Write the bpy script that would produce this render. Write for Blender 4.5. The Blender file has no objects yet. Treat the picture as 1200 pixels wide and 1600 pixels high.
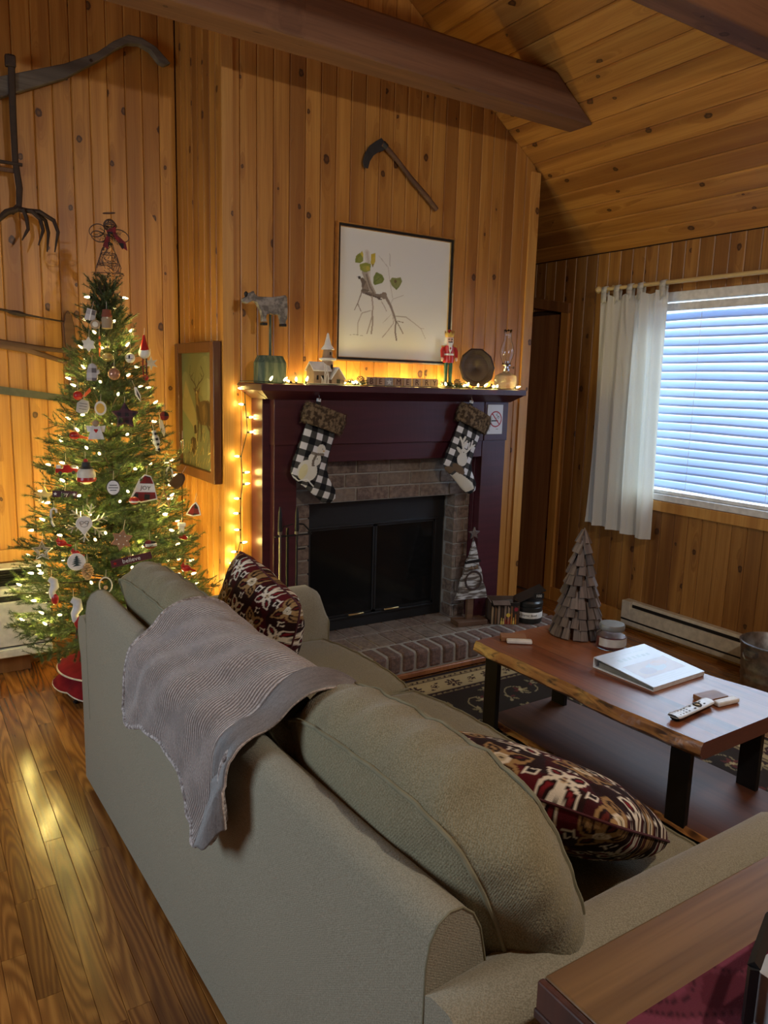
import bpy, bmesh, math, random
import numpy as np
from mathutils import Matrix, Vector
random.seed(7); np.random.seed(7)
PI = math.pi
SC = bpy.context.scene
COL = SC.collection

# ------------------------------------------------------------------ camera, world, lights, exposure
cam_d = bpy.data.cameras.new('camera'); cam = bpy.data.objects.new('camera', cam_d); COL.objects.link(cam)
cam_d.sensor_fit = 'VERTICAL'; cam_d.sensor_height = 36.0
cam_d.lens = 1183.7354 * 36.0 / 1600.0
cam_d.clip_start = 0.02; cam_d.clip_end = 100
cam.matrix_world = Matrix(((0.84220032, 0.06758012, -0.53491266, -1.35749746),
                           (-0.53842984, 0.15720209, -0.82787729, -3.57220451),
                           (0.02814134, 0.98525146, 0.1687828, 1.52079602), (0, 0, 0, 1)))
SC.camera = cam
SC.view_settings.view_transform = 'Standard'; SC.view_settings.look = 'None'
SC.view_settings.gamma = 1.0; SC.view_settings.use_curve_mapping = False
SC.view_settings.exposure = 0.0
W = bpy.data.worlds.new('world'); SC.world = W; W.use_nodes = True
bg = W.node_tree.nodes['Background']; bg.inputs[0].default_value = (0.62, 0.80, 1.0, 1); bg.inputs[1].default_value = 3.0

def area(name, loc, look, sx, sy, power, colr, spread=PI):
    d = bpy.data.lights.new(name, 'AREA'); d.shape = 'RECTANGLE'; d.size = sx; d.size_y = sy
    d.energy = power; d.color = colr; d.spread = spread
    o = bpy.data.objects.new(name, d); COL.objects.link(o); o.location = loc
    o.rotation_euler = (Vector(look) - Vector(loc)).to_track_quat('-Z', 'Y').to_euler(); return o
def point(name, loc, power, colr, r=0.03, parent=None):
    d = bpy.data.lights.new(name, 'POINT'); d.energy = power; d.color = colr; d.shadow_soft_size = r
    o = bpy.data.objects.new(name, d); COL.objects.link(o); o.location = loc; o.parent = parent; return o
point('ceiling_lamp_light', (0.12, -3.75, 2.66), 84, (1.0, 0.92, 0.80), 0.045)
area('left_window_daylight', (-3.45, -1.7, 1.6), (-0.5, -2.4, 0.6), 1.3, 1.3, 62, (0.70, 0.86, 1.0))
area('window_daylight', (3.9, -1.2, 1.9), (2.6, -1.2, 1.45), 4.0, 3.0, 300, (0.66, 0.83, 1.0))
area('rear_fill_light', (-0.4, -6.2, 2.0), (-0.6, -2.0, 1.0), 1.6, 1.0, 7, (1.0, 0.92, 0.82))  # weak fill added behind the camera, not a real lamp
WARM = (1.0, 0.76, 0.20)

# ------------------------------------------------------------------ mesh builder
class MB:
    def __init__(s): s.v = []; s.f = []; s.m = []; s.mi = 0; s.uv = None; s.col = None
    def add(s, vs, fs):
        b = len(s.v); s.v += [tuple(p) for p in vs]; s.f += [tuple(i + b for i in f) for f in fs]; s.m += [s.mi] * len(fs); return s
    def box(s, c, d, R=None):
        x, y, z = d[0] / 2, d[1] / 2, d[2] / 2
        vs = [Vector((a * x, b * y, e * z)) for e in (-1, 1) for b in (-1, 1) for a in (-1, 1)]
        if R is not None: vs = [R @ p for p in vs]
        c = Vector(c)
        return s.add([p + c for p in vs], [(0, 2, 3, 1), (4, 5, 7, 6), (0, 1, 5, 4), (2, 6, 7, 3), (0, 4, 6, 2), (1, 3, 7, 5)])
    def box2(s, a, b):
        return s.box([(a[i] + b[i]) / 2 for i in range(3)], [abs(b[i] - a[i]) for i in range(3)])
    def tube(s, pts, r, n=8, caps=True, closed=False, flat=1.0, up=None):
        P = [Vector(p) for p in pts]; N = len(P); rs = r if hasattr(r, '__len__') else [r] * N
        prev = None; vs = []
        for i, p in enumerate(P):
            if closed: t = (P[(i + 1) % N] - P[i - 1])
            else: t = (P[min(i + 1, N - 1)] - P[max(i - 1, 0)])
            t = t.normalized() if t.length > 1e-9 else Vector((0, 0, 1))
            if prev is None:
                u = Vector(up) if up else Vector((0, 0, 1))
                if abs(u.dot(t)) > .95: u = Vector((1, 0, 0))
            else: u = prev
            u = (u - t * u.dot(t)).normalized(); prev = u; w = t.cross(u)
            for k in range(n):
                a = 2 * PI * k / n; vs.append(p + (u * math.cos(a) + w * math.sin(a) * flat) * rs[i])
        fs = []
        for i in range(N if closed else N - 1):
            j = (i + 1) % N
            for k in range(n):
                l = (k + 1) % n; fs.append((i * n + k, i * n + l, j * n + l, j * n + k))
        if caps and not closed: fs += [tuple(range(n - 1, -1, -1)), tuple((N - 1) * n + k for k in range(n))]
        return s.add(vs, fs)
    def cyl(s, a, b, r0, r1=None, n=16): return s.tube([a, b], [r0, r0 if r1 is None else r1], n)
    def lathe(s, prof, n=24, c=(0, 0, 0), R=None, arc=2 * PI, sx=1.0):
        vs = []; c = Vector(c)
        for r, z in prof:
            for k in range(n):
                a = arc * k / n; p = Vector((r * math.cos(a) * sx, r * math.sin(a), z))
                vs.append((R @ p if R is not None else p) + c)
        fs = []
        for i in range(len(prof) - 1):
            for k in range(n):
                l = (k + 1) % n; fs.append((i * n + k, i * n + l, (i + 1) * n + l, (i + 1) * n + k))
        if prof[0][0] > 1e-5: fs.append(tuple(range(n - 1, -1, -1)))
        if prof[-1][0] > 1e-5: fs.append(tuple((len(prof) - 1) * n + k for k in range(n)))
        return s.add(vs, fs)
    def sph(s, c, r, n=12, m=8, R=None):
        r = r if hasattr(r, '__len__') else (r, r, r); c = Vector(c)
        vs = []
        for i in range(m + 1):
            t = PI * i / m
            for k in range(n):
                a = 2 * PI * k / n; p = Vector((r[0] * math.sin(t) * math.cos(a), r[1] * math.sin(t) * math.sin(a), -r[2] * math.cos(t)))
                vs.append((R @ p if R is not None else p) + c)
        return s.add(vs, [(i * n + k, i * n + (k + 1) % n, (i + 1) * n + (k + 1) % n, (i + 1) * n + k) for i in range(m) for k in range(n)])
    def prism(s, poly, t, R=None, c=(0, 0, 0)):
        # poly in local x,z ; thickness t along local y (front face at y=-t)
        n = len(poly); c = Vector(c)
        vs = [Vector((p[0], 0, p[1])) for p in poly] + [Vector((p[0], -t, p[1])) for p in poly]
        if R is not None: vs = [R @ p for p in vs]
        fs = [tuple(range(n - 1, -1, -1)), tuple(range(n, 2 * n))] + [(i, (i + 1) % n, n + (i + 1) % n, n + i) for i in range(n)]
        return s.add([p + c for p in vs], [f[::-1] for f in fs])
    def grid(s, fn, nu, nv, cu=False, cv=False, uvs=False):
        b = len(s.v); ku = nu if cu else nu + 1; kv = nv if cv else nv + 1
        vs = [fn(i / nu, j / nv) for i in range(ku) for j in range(kv)]
        fs = [(i * kv + j, ((i + 1) % ku) * kv + j, ((i + 1) % ku) * kv + (j + 1) % kv, i * kv + (j + 1) % kv) for i in range(nu) for j in range(nv)]
        s.add(vs, fs)
        if uvs: s.uv = [(i / nu, j / nv) for i in range(ku) for j in range(kv)]
        return s

def link_mesh(name, me, parent=None, loc=(0, 0, 0), rot=None, M=None):
    o = bpy.data.objects.new(name, me); COL.objects.link(o)
    if M is not None: o.matrix_basis = M
    else:
        o.location = loc
        if rot is not None: o.rotation_euler = rot
    o.parent = parent
    return o
def mesh_of(name, mb, mats, smooth=.6):
    me = bpy.data.meshes.new(name); me.from_pydata(mb.v, [], mb.f)
    if not isinstance(mats, (list, tuple)): mats = [mats]
    for m in mats: me.materials.append(m)
    if any(mb.m): me.polygons.foreach_set('material_index', mb.m)
    if mb.uv is not None and len(mb.uv) == len(me.vertices):
        l = me.uv_layers.new(name='UVMap'); idx = np.empty(len(me.loops), dtype=np.int32); me.loops.foreach_get('vertex_index', idx)
        l.data.foreach_set('uv', np.array(mb.uv, dtype=np.float32)[idx].ravel())
    if mb.col is not None:
        a = me.color_attributes.new('Col', 'FLOAT_COLOR', 'POINT'); c = np.ones((len(me.vertices), 4), dtype=np.float32); c[:, :3] = mb.col
        a.data.foreach_set('color', c.ravel())
    me.update()
    if smooth:
        me.shade_smooth(); me.set_sharp_from_angle(angle=smooth)
    return me
def obj(name, mb, mats, parent=None, loc=(0, 0, 0), rot=None, M=None, smooth=.6, bevel=0, seg=2, label=None, cat=None, group=None, kind=None, sub=0):
    o = link_mesh(name, mesh_of(name, mb, mats, smooth), parent, loc, rot, M)
    if bevel:
        b = o.modifiers.new('bevel', 'BEVEL'); b.width = bevel; b.segments = seg; b.limit_method = 'ANGLE'; b.angle_limit = .6
    if sub:
        b = o.modifiers.new('sub', 'SUBSURF'); b.levels = sub; b.render_levels = sub
    tag(o, label, cat, group, kind); return o
def tag(o, label=None, cat=None, group=None, kind=None):
    if label: o['label'] = label
    if cat: o['category'] = cat
    if group: o['group'] = group
    if kind: o['kind'] = kind
    return o
def thing(name, label, cat, loc=(0, 0, 0), rot=(0, 0, 0), group=None):
    o = bpy.data.objects.new(name, None); COL.objects.link(o); o.location = loc; o.rotation_euler = rot; o.empty_display_size = .05
    return tag(o, label, cat, group)
def struct(name):
    o = bpy.data.objects.new(name, None); COL.objects.link(o); o['kind'] = 'structure'; return o
def text_mesh(s, size, ext, m, name, parent, M, align='CENTER', offset=0):
    c = bpy.data.curves.new(name, 'FONT'); c.body = s; c.size = size; c.extrude = ext; c.align_x = align; c.align_y = 'CENTER'; c.offset = offset; c.resolution_u = 2
    t = bpy.data.objects.new('t', c); COL.objects.link(t)
    dg = bpy.context.evaluated_depsgraph_get(); me = bpy.data.meshes.new_from_object(t.evaluated_get(dg))
    bpy.data.objects.remove(t); bpy.data.curves.remove(c); me.materials.clear(); me.materials.append(m)
    return link_mesh(name, me, parent, M=M)
def frame(origin, X, Z):
    # matrix with local x=X, local z=Z, y=Z x X
    X = Vector(X).normalized(); Z = Vector(Z); Z = (Z - X * Z.dot(X)).normalized(); Y = Z.cross(X)
    M = Matrix((X, Y, Z)).transposed().to_4x4(); M.translation = Vector(origin); return M

# ------------------------------------------------------------------ node helpers
def S(h): # sRGB hex / tuple -> linear
    if isinstance(h, str): h = tuple(int(h[i:i + 2], 16) / 255 for i in (0, 2, 4))
    return tuple((c / 12.92 if c <= .04045 else ((c + .055) / 1.055) ** 2.4) for c in h)
class G:
    def __init__(s, m): s.t = m.node_tree; s.N = s.t.nodes; s.L = s.t.links
    def n(s, ty, ins=None, **kw):
        nd = s.N.new('ShaderNode' + ty)
        for k, v in kw.items(): setattr(nd, k, v)
        for k, v in (ins or {}).items():
            if isinstance(v, bpy.types.NodeSocket): s.L.new(v, nd.inputs[k])
            elif v is not None: nd.inputs[k].default_value = v
        return nd
    def m(s, op, a, b=0.0, c=None, clamp=False):
        nd = s.N.new('ShaderNodeMath'); nd.operation = op; nd.use_clamp = clamp
        for i, v in enumerate((a, b, c)):
            if v is None: continue
            if isinstance(v, bpy.types.NodeSocket): s.L.new(v, nd.inputs[i])
            else: nd.inputs[i].default_value = v
        return nd.outputs[0]
    def vm(s, op, a, b=(0, 0, 0)):
        nd = s.N.new('ShaderNodeVectorMath'); nd.operation = op
        for i, v in enumerate((a, b)):
            if isinstance(v, bpy.types.NodeSocket): s.L.new(v, nd.inputs[i])
            elif op == 'SCALE' and i == 1: nd.inputs[3].default_value = v
            else: nd.inputs[i].default_value = v
        return nd.outputs[0] if op not in ('LENGTH', 'DISTANCE', 'DOT_PRODUCT') else nd.outputs[1]
    def mix(s, f, a, b, bt='MIX'):
        nd = s.N.new('ShaderNodeMix'); nd.data_type = 'RGBA'; nd.blend_type = bt
        for i, v in ((0, f), (6, a), (7, b)):
            if isinstance(v, bpy.types.NodeSocket): s.L.new(v, nd.inputs[i])
            else: nd.inputs[i].default_value = v if i == 0 else (tuple(v) + (1,))[:4]
        return nd.outputs[2]
    def ss(s, x, a, b, lo=0., hi=1.):
        nd = s.n('MapRange', {0: x, 1: a, 2: b, 3: lo, 4: hi}); nd.interpolation_type = 'SMOOTHSTEP'; return nd.outputs[0]
    def noise(s, vec, scale=5., detail=3., rough=.5, dist=0.):
        return s.n('TexNoise', {'Vector': vec, 'Scale': scale, 'Detail': detail, 'Roughness': rough, 'Distortion': dist}).outputs[0]
    def objc(s): return s.n('TexCoord').outputs['Object']
    def uv(s): return s.n('TexCoord').outputs['UV']
    def rnd(s): return s.n('ObjectInfo').outputs['Random']
    def sc(s, v, k): return s.vm('MULTIPLY', v, k)
MATS = {}
def mat(name, fn=None, color=None, rough=.5, metal=0., spec=.5, **kw):
    m = bpy.data.materials.new(name); m.use_nodes = True; m.node_tree.nodes.clear(); g = G(m)
    out = g.n('OutputMaterial'); b = g.n('BsdfPrincipled'); g.L.new(b.outputs[0], out.inputs[0])
    b.inputs['Roughness'].default_value = rough; b.inputs['Metallic'].default_value = metal; b.inputs['Specular IOR Level'].default_value = spec
    for k, v in kw.items():
        b.inputs[k.replace('_', ' ')].default_value = v
    def setc(v):
        if isinstance(v, bpy.types.NodeSocket): g.L.new(v, b.inputs['Base Color'])
        else: b.inputs['Base Color'].default_value = tuple(v) + (1,)
    def setr(v): g.L.new(v, b.inputs['Roughness'])
    def bump(h, st=.3, d=.01):
        nb = g.n('Bump', {'Height': h, 'Strength': st, 'Distance': d}); g.L.new(nb.outputs[0], b.inputs['Normal'])
    if color is not None:
        # slight procedural variation so that nothing is perfectly flat
        nz = g.noise(g.objc(), 30., 3.); setc(g.mix(g.ss(nz, .3, .7), tuple(c * .88 for c in color), tuple(min(1, c * 1.1) for c in color)))
    if fn: fn(g, b, setc, setr, bump)
    MATS[name] = m; return m
def emis(name, colr, st):
    m = bpy.data.materials.new(name); m.use_nodes = True; m.node_tree.nodes.clear(); g = G(m)
    out = g.n('OutputMaterial'); e = g.n('Emission', {'Color': tuple(colr) + (1,), 'Strength': st}); g.L.new(e.outputs[0], out.inputs[0])
    m.cycles.emission_sampling = 'NONE'; return m

def wood_fn(c1, c2, c3, knots=True, gscale=1., rough=.42, tint=.35, axis='z', streak=(.045, .014, .006), bumps=.15):
    def fn(g, b, setc, setr, bump):
        p = g.objc(); r = g.rnd()
        p = g.vm('ADD', p, g.n('CombineXYZ', {0: g.m('MULTIPLY', r, 31.), 1: g.m('MULTIPLY', r, 17.), 2: g.m('MULTIPLY', r, 71.)}).outputs[0])
        ks = {'z': (1, 1, 1), 'x': (1, 1, 1), 'y': (1, 1, 1)}
        if axis != 'z':
            sx = g.n('SeparateXYZ', {0: p}).outputs
            p = g.n('CombineXYZ', {0: sx[1] if axis == 'x' else sx[0], 1: sx[2], 2: sx[0] if axis == 'x' else sx[1]}).outputs[0]
        warp = None
        if knots:
            q = g.vm('MULTIPLY', p, (9.5, 0., 2.1))
            v = g.n('TexVoronoi', {'Vector': q, 'Scale': 1., 'Randomness': .9}); v.voronoi_dimensions = '3D'
            d = g.vm('MULTIPLY', g.vm('SUBTRACT', q, v.outputs['Position']), (1 / 9.5, 0., 1 / 2.1))
            kr = g.n('SeparateColor', {0: v.outputs['Color']}).outputs
            wob = g.m('MULTIPLY', g.m('SUBTRACT', g.noise(p, 70., 2.), .5), .011)
            ln = g.m('ADD', g.vm('LENGTH', g.vm('MULTIPLY', d, (1, 0, .75))), wob)
            lel = g.vm('LENGTH', g.vm('MULTIPLY', d, (1, 0, .22)))
            on = g.m('GREATER_THAN', kr[0], .50)
            rad = g.m('MULTIPLY_ADD', kr[1], .013, .005)
            core = g.m('MULTIPLY', g.ss(g.m('DIVIDE', ln, rad), .8, 1.1, 1., 0.), on)
            ring = g.m('MULTIPLY', g.ss(g.m('DIVIDE', ln, rad), .2, .7, .72, 1.), core)
            halo = g.m('MULTIPLY', g.ss(g.m('DIVIDE', lel, rad), .6, 2.6, 1., 0.), on)
            warp = halo
        gv = g.vm('MULTIPLY', p, (26. * gscale, 26. * gscale, 1.1 * gscale))
        if warp is not None:
            gv = g.vm('ADD', gv, g.n('CombineXYZ', {0: g.m('MULTIPLY', warp, 3.0), 1: 0., 2: 0.}).outputs[0])
        n1 = g.noise(gv, 1., 4., .6, .4)
        n2 = g.noise(g.vm('MULTIPLY', p, (160. * gscale, 160. * gscale, 3.)), 1., 2.)
        band = g.noise(g.vm('MULTIPLY', p, (7., 7., .35)), 1., 1.)
        f = g.ss(n1, .36, .66)
        c = g.mix(f, c1, c2)
        c = g.mix(g.m('MULTIPLY', g.ss(n2, .45, .75), .35), c, c3)
        c = g.mix(g.m('MULTIPLY', g.ss(band, .54, .66), .62), c, c3)
        if knots:
            c = g.mix(g.m('MULTIPLY', halo, .45), c, c3)
            c = g.mix(g.m('MULTIPLY', ring, .93), c, streak)
        # board to board tint
        c = g.mix(g.m('MULTIPLY', g.ss(r, 0., 1.), tint), c, g.mix(1., c, (.62, .55, .50), 'MULTIPLY'))
        setc(c); b.inputs['Roughness'].default_value = rough
        bump(g.m('ADD', n1, g.m('MULTIPLY', n2, .4)), bumps, .002)
    return fn
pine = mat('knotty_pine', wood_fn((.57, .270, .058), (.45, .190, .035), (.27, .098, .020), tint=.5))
pine_shaded = mat('knotty_pine_shaded', wood_fn((.40, .190, .046), (.30, .128, .027), (.17, .062, .016), tint=.75))  # darker copy of the pine; the right wall's dimness is put into its colour
pine_trim = mat('pine_trim', wood_fn((.60, .31, .078), (.50, .225, .050), (.34, .14, .030), tint=.2))
pine_dark = mat('stained_pine', wood_fn((.30, .135, .045), (.24, .10, .03), (.15, .06, .02), tint=.3))
beam_m = mat('beam_wood', wood_fn((.20, .092, .045), (.15, .066, .032), (.085, .036, .019), gscale=.6, axis='x', rough=.7, tint=.1))
door_m = mat('door_plywood', wood_fn((.32, .145, .055), (.24, .10, .038), (.16, .065, .025), knots=False, gscale=.8, tint=0, rough=.5))
oak_dark = mat('red_oak_trim', wood_fn((.34, .13, .045), (.26, .09, .03), (.16, .05, .018), knots=False, tint=.2, rough=.35))
def floor_fn(g, b, setc, setr, bump):
    p = g.objc(); r = g.rnd()
    p = g.vm('ADD', p, g.n('CombineXYZ', {0: g.m('MULTIPLY', r, 53.), 1: g.m('MULTIPLY', r, 11.), 2: g.m('MULTIPLY', r, 97.)}).outputs[0])
    base = g.noise(g.vm('MULTIPLY', p, (8., 8., .75)), 1., 1.2, .4, .1)
    rings = g.m('MULTIPLY_ADD', g.m('SINE', g.m('MULTIPLY', base, 135.)), .5, .5)
    fine = g.noise(g.vm('MULTIPLY', p, (240., 240., 9.)), 1., 2.)
    c = g.mix(rings, (.44, .195, .046), (.24, .092, .022))
    c = g.mix(g.m('MULTIPLY', g.ss(fine, .5, .7), .5), c, (.16, .06, .018))
    big = g.noise(g.vm('MULTIPLY', p, (5., 5., 1.6)), 1., 2.)
    c = g.mix(g.m('MULTIPLY', g.ss(big, .6, .75), .6), c, (.10, .04, .015))
    c = g.mix(g.m('MULTIPLY', r, .8), c, g.mix(1., c, (.50, .38, .36), 'MULTIPLY'))
    setc(c); b.inputs['Roughness'].default_value = .24; b.inputs['Coat Weight'].default_value = .35; b.inputs['Coat Roughness'].default_value = .16
    bump(rings, .06, .001)
oak_floor = mat('oak_floor', floor_fn)
def brick_fn(g, b, setc, setr, bump):
    p = g.vm('ADD', g.objc(), g.vm('SCALE', (1, 1, 1), 1.)) ; r = g.rnd()
    p = g.vm('ADD', p, g.n('CombineXYZ', {0: g.m('MULTIPLY', r, 13.), 1: g.m('MULTIPLY', r, 7.), 2: g.m('MULTIPLY', r, 29.)}).outputs[0])
    n = g.noise(p, 45., 5., .65); n2 = g.noise(p, 9., 2.)
    c = g.mix(g.ss(n, .35, .65), (.215, .150, .112), (.105, .068, .052))
    c = g.mix(g.m('MULTIPLY', g.ss(r, .1, .9), .55), c, (.20, .155, .115))
    c = g.mix(g.m('MULTIPLY', g.ss(n2, .5, .7), .5), c, (.045, .028, .024))
    setc(c); b.inputs['Roughness'].default_value = .85; bump(n, .8, .004)
brick_m = mat('brown_brick', brick_fn)
def rbrick_fn(g, b, setc, setr, bump):
    p = g.objc(); r = g.rnd()
    p = g.vm('ADD', p, g.n('CombineXYZ', {0: g.m('MULTIPLY', r, 13.), 1: g.m('MULTIPLY', r, 7.), 2: g.m('MULTIPLY', r, 29.)}).outputs[0])
    n = g.noise(p, 55., 5., .65)
    c = g.mix(g.ss(n, .35, .65), (.19, .105, .078), (.085, .048, .040))
    c = g.mix(g.m('MULTIPLY', r, .55), c, (.10, .075, .062))
    setc(c); b.inputs['Roughness'].default_value = .8; bump(n, .8, .004)
hearth_brick = mat('hearth_brick', rbrick_fn)
mortar = mat('mortar', lambda g, b, setc, setr, bump: (setc(g.mix(g.noise(g.objc(), 60., 4.), (.21, .19, .16), (.34, .31, .27))), bump(g.noise(g.objc(), 120., 3.), .6, .003)), rough=.95)
maroon = mat('maroon_paint', lambda g, b, setc, setr, bump: (setc(g.mix(g.ss(g.noise(g.sc(g.objc(), (3., 3., 40.)), 1., 3.), .3, .7), (.062, .012, .018), (.046, .009, .014))), bump(g.noise(g.sc(g.objc(), (20., 20., 2.)), 3., 4.), .15, .003)), rough=.38)
sofa_m = mat('sage_chenille', lambda g, b, setc, setr, bump: (
    setc(g.mix(g.ss(g.noise(g.objc(), 420., 2.), .35, .65), g.mix(g.noise(g.objc(), 3., 2.), (.222, .202, .140), (.188, .170, .118)), (.295, .272, .20))),
    bump(g.m('ADD', g.noise(g.sc(g.objc(), (1., 1., 1.4)), 260., 2.), g.m('MULTIPLY', g.m('SINE', g.m('MULTIPLY', g.vm('DOT_PRODUCT', g.objc(), (1., 1.2, 1.6)), 900.)), .06)), .5, .003)), rough=.92, spec=.2, Sheen_Weight=.25)
cush_m = mat('olive_chenille', lambda g, b, setc, setr, bump: (
    setc(g.mix(g.ss(g.noise(g.objc(), 420., 2.), .35, .65), g.mix(g.noise(g.objc(), 3., 2.), (.185, .158, .088), (.152, .130, .074)), (.262, .232, .145))),
    bump(g.m('ADD', g.noise(g.objc(), 240., 2.), g.m('MULTIPLY', g.m('SINE', g.m('MULTIPLY', g.vm('DOT_PRODUCT', g.objc(), (1., 1.2, 1.6)), 800.)), .08)), .6, .004)), rough=.92, spec=.2, Sheen_Weight=.2)
welt_m = mat('sage_welt', color=(.20, .185, .12), rough=.9, spec=.2)
black_m = mat('black_metal', color=(.012, .012, .013), rough=.45, metal=.3)
iron_m = mat('wrought_iron', lambda g, b, setc, setr, bump: (setc(g.mix(g.noise(g.objc(), 40., 4.), (.03, .022, .018), (.075, .045, .03))), bump(g.noise(g.objc(), 80., 3.), .4, .003)), rough=.7, metal=.4)
grey_wood = mat('weathered_wood', wood_fn((.16, .135, .11), (.11, .09, .072), (.065, .05, .04), knots=False, gscale=1.2, axis='x', rough=.85, tint=.1))
tool_wood = mat('old_tool_wood', wood_fn((.16, .08, .038), (.12, .055, .026), (.07, .03, .015), knots=False, gscale=1.2, axis='x', rough=.7, tint=.2))
white_p = mat('white_paint', color=(.72, .71, .68), rough=.45)
cream_p = mat('cream_enamel', color=(.56, .51, .40), rough=.35)
chrome = mat('chrome', color=(.6, .6, .6), rough=.2, metal=1.)
brass = mat('gold_metal', color=(.75, .55, .25), rough=.3, metal=1.)
col_m = mat('printed_paint', lambda g, b, setc, setr, bump: setc(g.n('VertexColor', layer_name='Col').outputs[0]), rough=.6)
col_fab = mat('woven_print', lambda g, b, setc, setr, bump: (setc(g.n('VertexColor', layer_name='Col').outputs[0]), bump(g.noise(g.objc(), 500., 2.), .5, .003)), rough=.9, spec=.2)
glass_m = mat('clear_glass', rough=.02, Transmission_Weight=1.0, IOR=1.45, color=None); MATS['clear_glass'].node_tree.nodes['Principled BSDF'].inputs['Base Color'].default_value = (.95, .97, .96, 1)
bulb_m = emis('lit_bulb', (1.0, .80, .38), 9.0)
wire_m = mat('green_wire', color=(.012, .02, .012), rough=.5)
def linear(c): c = np.asarray(c, dtype=np.float64); return np.where(c <= .04045, c / 12.92, ((c + .055) / 1.055) ** 2.4)

# ------------------------------------------------------------------ flat colour raster (for prints and woven patterns)
class Canvas:
    def __init__(s, w, h, nx, ny, bg):
        s.w, s.h, s.nx, s.ny = w, h, nx, ny
        s.X, s.Y = np.meshgrid(np.linspace(0, w, nx + 1), np.linspace(0, h, ny + 1)); s.C = np.zeros(s.X.shape + (3,)); s.C[:] = hexc(bg)
    def put(s, mask, c, a=1.0):
        s.C[mask] = s.C[mask] * (1 - a) + np.array(hexc(c)) * a
    def disc(s, x, y, rx, ry=None, c='000000', a=1., ang=0.):
        ry = ry or rx; dx, dy = s.X - x, s.Y - y; ca, sa = math.cos(ang), math.sin(ang)
        s.put(((dx * ca + dy * sa) / rx) ** 2 + ((-dx * sa + dy * ca) / ry) ** 2 < 1, c, a)
    def line(s, pts, w, c, a=1., w1=None):
        for i in range(len(pts) - 1):
            (x0, y0), (x1, y1) = pts[i], pts[i + 1]; dx, dy = x1 - x0, y1 - y0; L2 = dx * dx + dy * dy + 1e-12
            t = np.clip(((s.X - x0) * dx + (s.Y - y0) * dy) / L2, 0, 1)
            d = np.hypot(s.X - x0 - t * dx, s.Y - y0 - t * dy)
            ww = w if w1 is None else (w + (w1 - w) * (i + t) / (len(pts) - 1))
            s.put(d < ww / 2, c, a)
    def poly(s, pts, c, a=1.):
        ins = np.zeros(s.X.shape, bool); n = len(pts)
        for i in range(n):
            (x0, y0), (x1, y1) = pts[i], pts[(i + 1) % n]
            if y0 == y1: continue
            cr = ((y0 > s.Y) != (y1 > s.Y)) & (s.X < (x1 - x0) * (s.Y - y0) / (y1 - y0) + x0); ins ^= cr
        s.put(ins, c, a)
    def rect(s, x0, y0, x1, y1, c, a=1.): s.put((s.X > x0) & (s.X < x1) & (s.Y > y0) & (s.Y < y1), c, a)
    def mesh(s, name, m=None, parent=None, M=None, z=None, **kw):
        # lies in local x,z plane facing -y
        mb = MB(); nx, ny = s.nx, s.ny
        V = np.stack([s.X, np.zeros_like(s.X), s.Y], -1).reshape(-1, 3)
        mb.v = V.tolist(); k = nx + 1
        mb.f = [(j * k + i, j * k + i + 1, (j + 1) * k + i + 1, (j + 1) * k + i) for j in range(ny) for i in range(nx)]; mb.m = [0] * len(mb.f)
        mb.col = linear(np.clip(s.C, 0, 1)).reshape(-1, 3)
        return obj(name, mb, m or col_m, parent, M=M, smooth=0, **kw)
def hexc(h): return tuple(int(h[i:i + 2], 16) / 255 for i in (0, 2, 4)) if isinstance(h, str) else h
# ================================================================== THE ROOM
XR, YB, ZC, SL = 2.571, .664, 2.381, .697           # right wall, alcove wall, eave height, ceiling slope
XN, ZN = -1.0, 2.381 + .697 * 3.571                  # ridge
def ceil_z(x): return ZC + SL * (XR - x) if x > XN else ZN - SL * (XN - x)
SMOOTH_BOARD = {}
def plank_mesh(w, zl, zr, t, c, m, z0=0.0):
    key = (round(w, 4), round(zl, 3), round(zr, 3), t, c, m.name, round(z0, 3))
    if key in SMOOTH_BOARD: return SMOOTH_BOARD[key]
    h = w / 2; pr = [(-h, 0), (-h, -t + c), (-h + c, -t), (h - c, -t), (h, -t + c), (h, 0)]
    mb = MB(); n = 6
    vs = [(x, y, z0) for x, y in pr] + [(x, y, zl + (zr - zl) * (x + h) / w) for x, y in pr]
    mb.add(vs, [(0, 1, 2, 3, 4, 5), (11, 10, 9, 8, 7, 6)] + [(i, i + 6, (i + 1) % n + 6, (i + 1) % n) for i in range(n)])
    me = mesh_of('board', mb, m, 0); SMOOTH_BOARD[key] = me; return me
def slab(name, boxes, m, parent):
    mb = MB()
    for a, b in boxes: mb.box2(a, b)
    return obj(name, mb, m, parent, smooth=0)
dark_gap = mat('board_backing', color=(.05, .022, .010), rough=.9)
RZ = lambda a: Matrix.Rotation(a, 4, 'Z')
BW = .0865; BT = .014
# chimney breast wall (faces the room, y = 0)
wc = struct('wall_chimney')
mbk = MB(); mbk.prism([(0.003, 0), (.14, 0), (.14, 1.2), (1.60, 1.2), (1.60, 0), (1.974, 0), (1.974, ceil_z(1.974)), (.003, ceil_z(0))], .02, c=(0, .034, 0))
obj('backing', mbk, dark_gap, wc, smooth=0)
x = .006
nb = 23; bw = 1.966 / nb
for i in range(nb):
    xc = .004 + bw * (i + .5); z0 = 0.
    if .16 < xc < 1.58: z0 = 1.15
    me = plank_mesh(bw - .0012, ceil_z(xc - bw / 2) - .002, ceil_z(xc + bw / 2) - .002, BT, .0045, pine, z0)
    link_mesh('board', me, wc, (xc, BT, 0))
slab('corner_board', [((1.925, -.012, 0), (1.992, .0, ceil_z(1.96) - .03))], pine_trim, wc)
slab('corner_board', [((-.004, -.010, 0), (.050, .0, 3.4))], pine_trim, wc)
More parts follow.
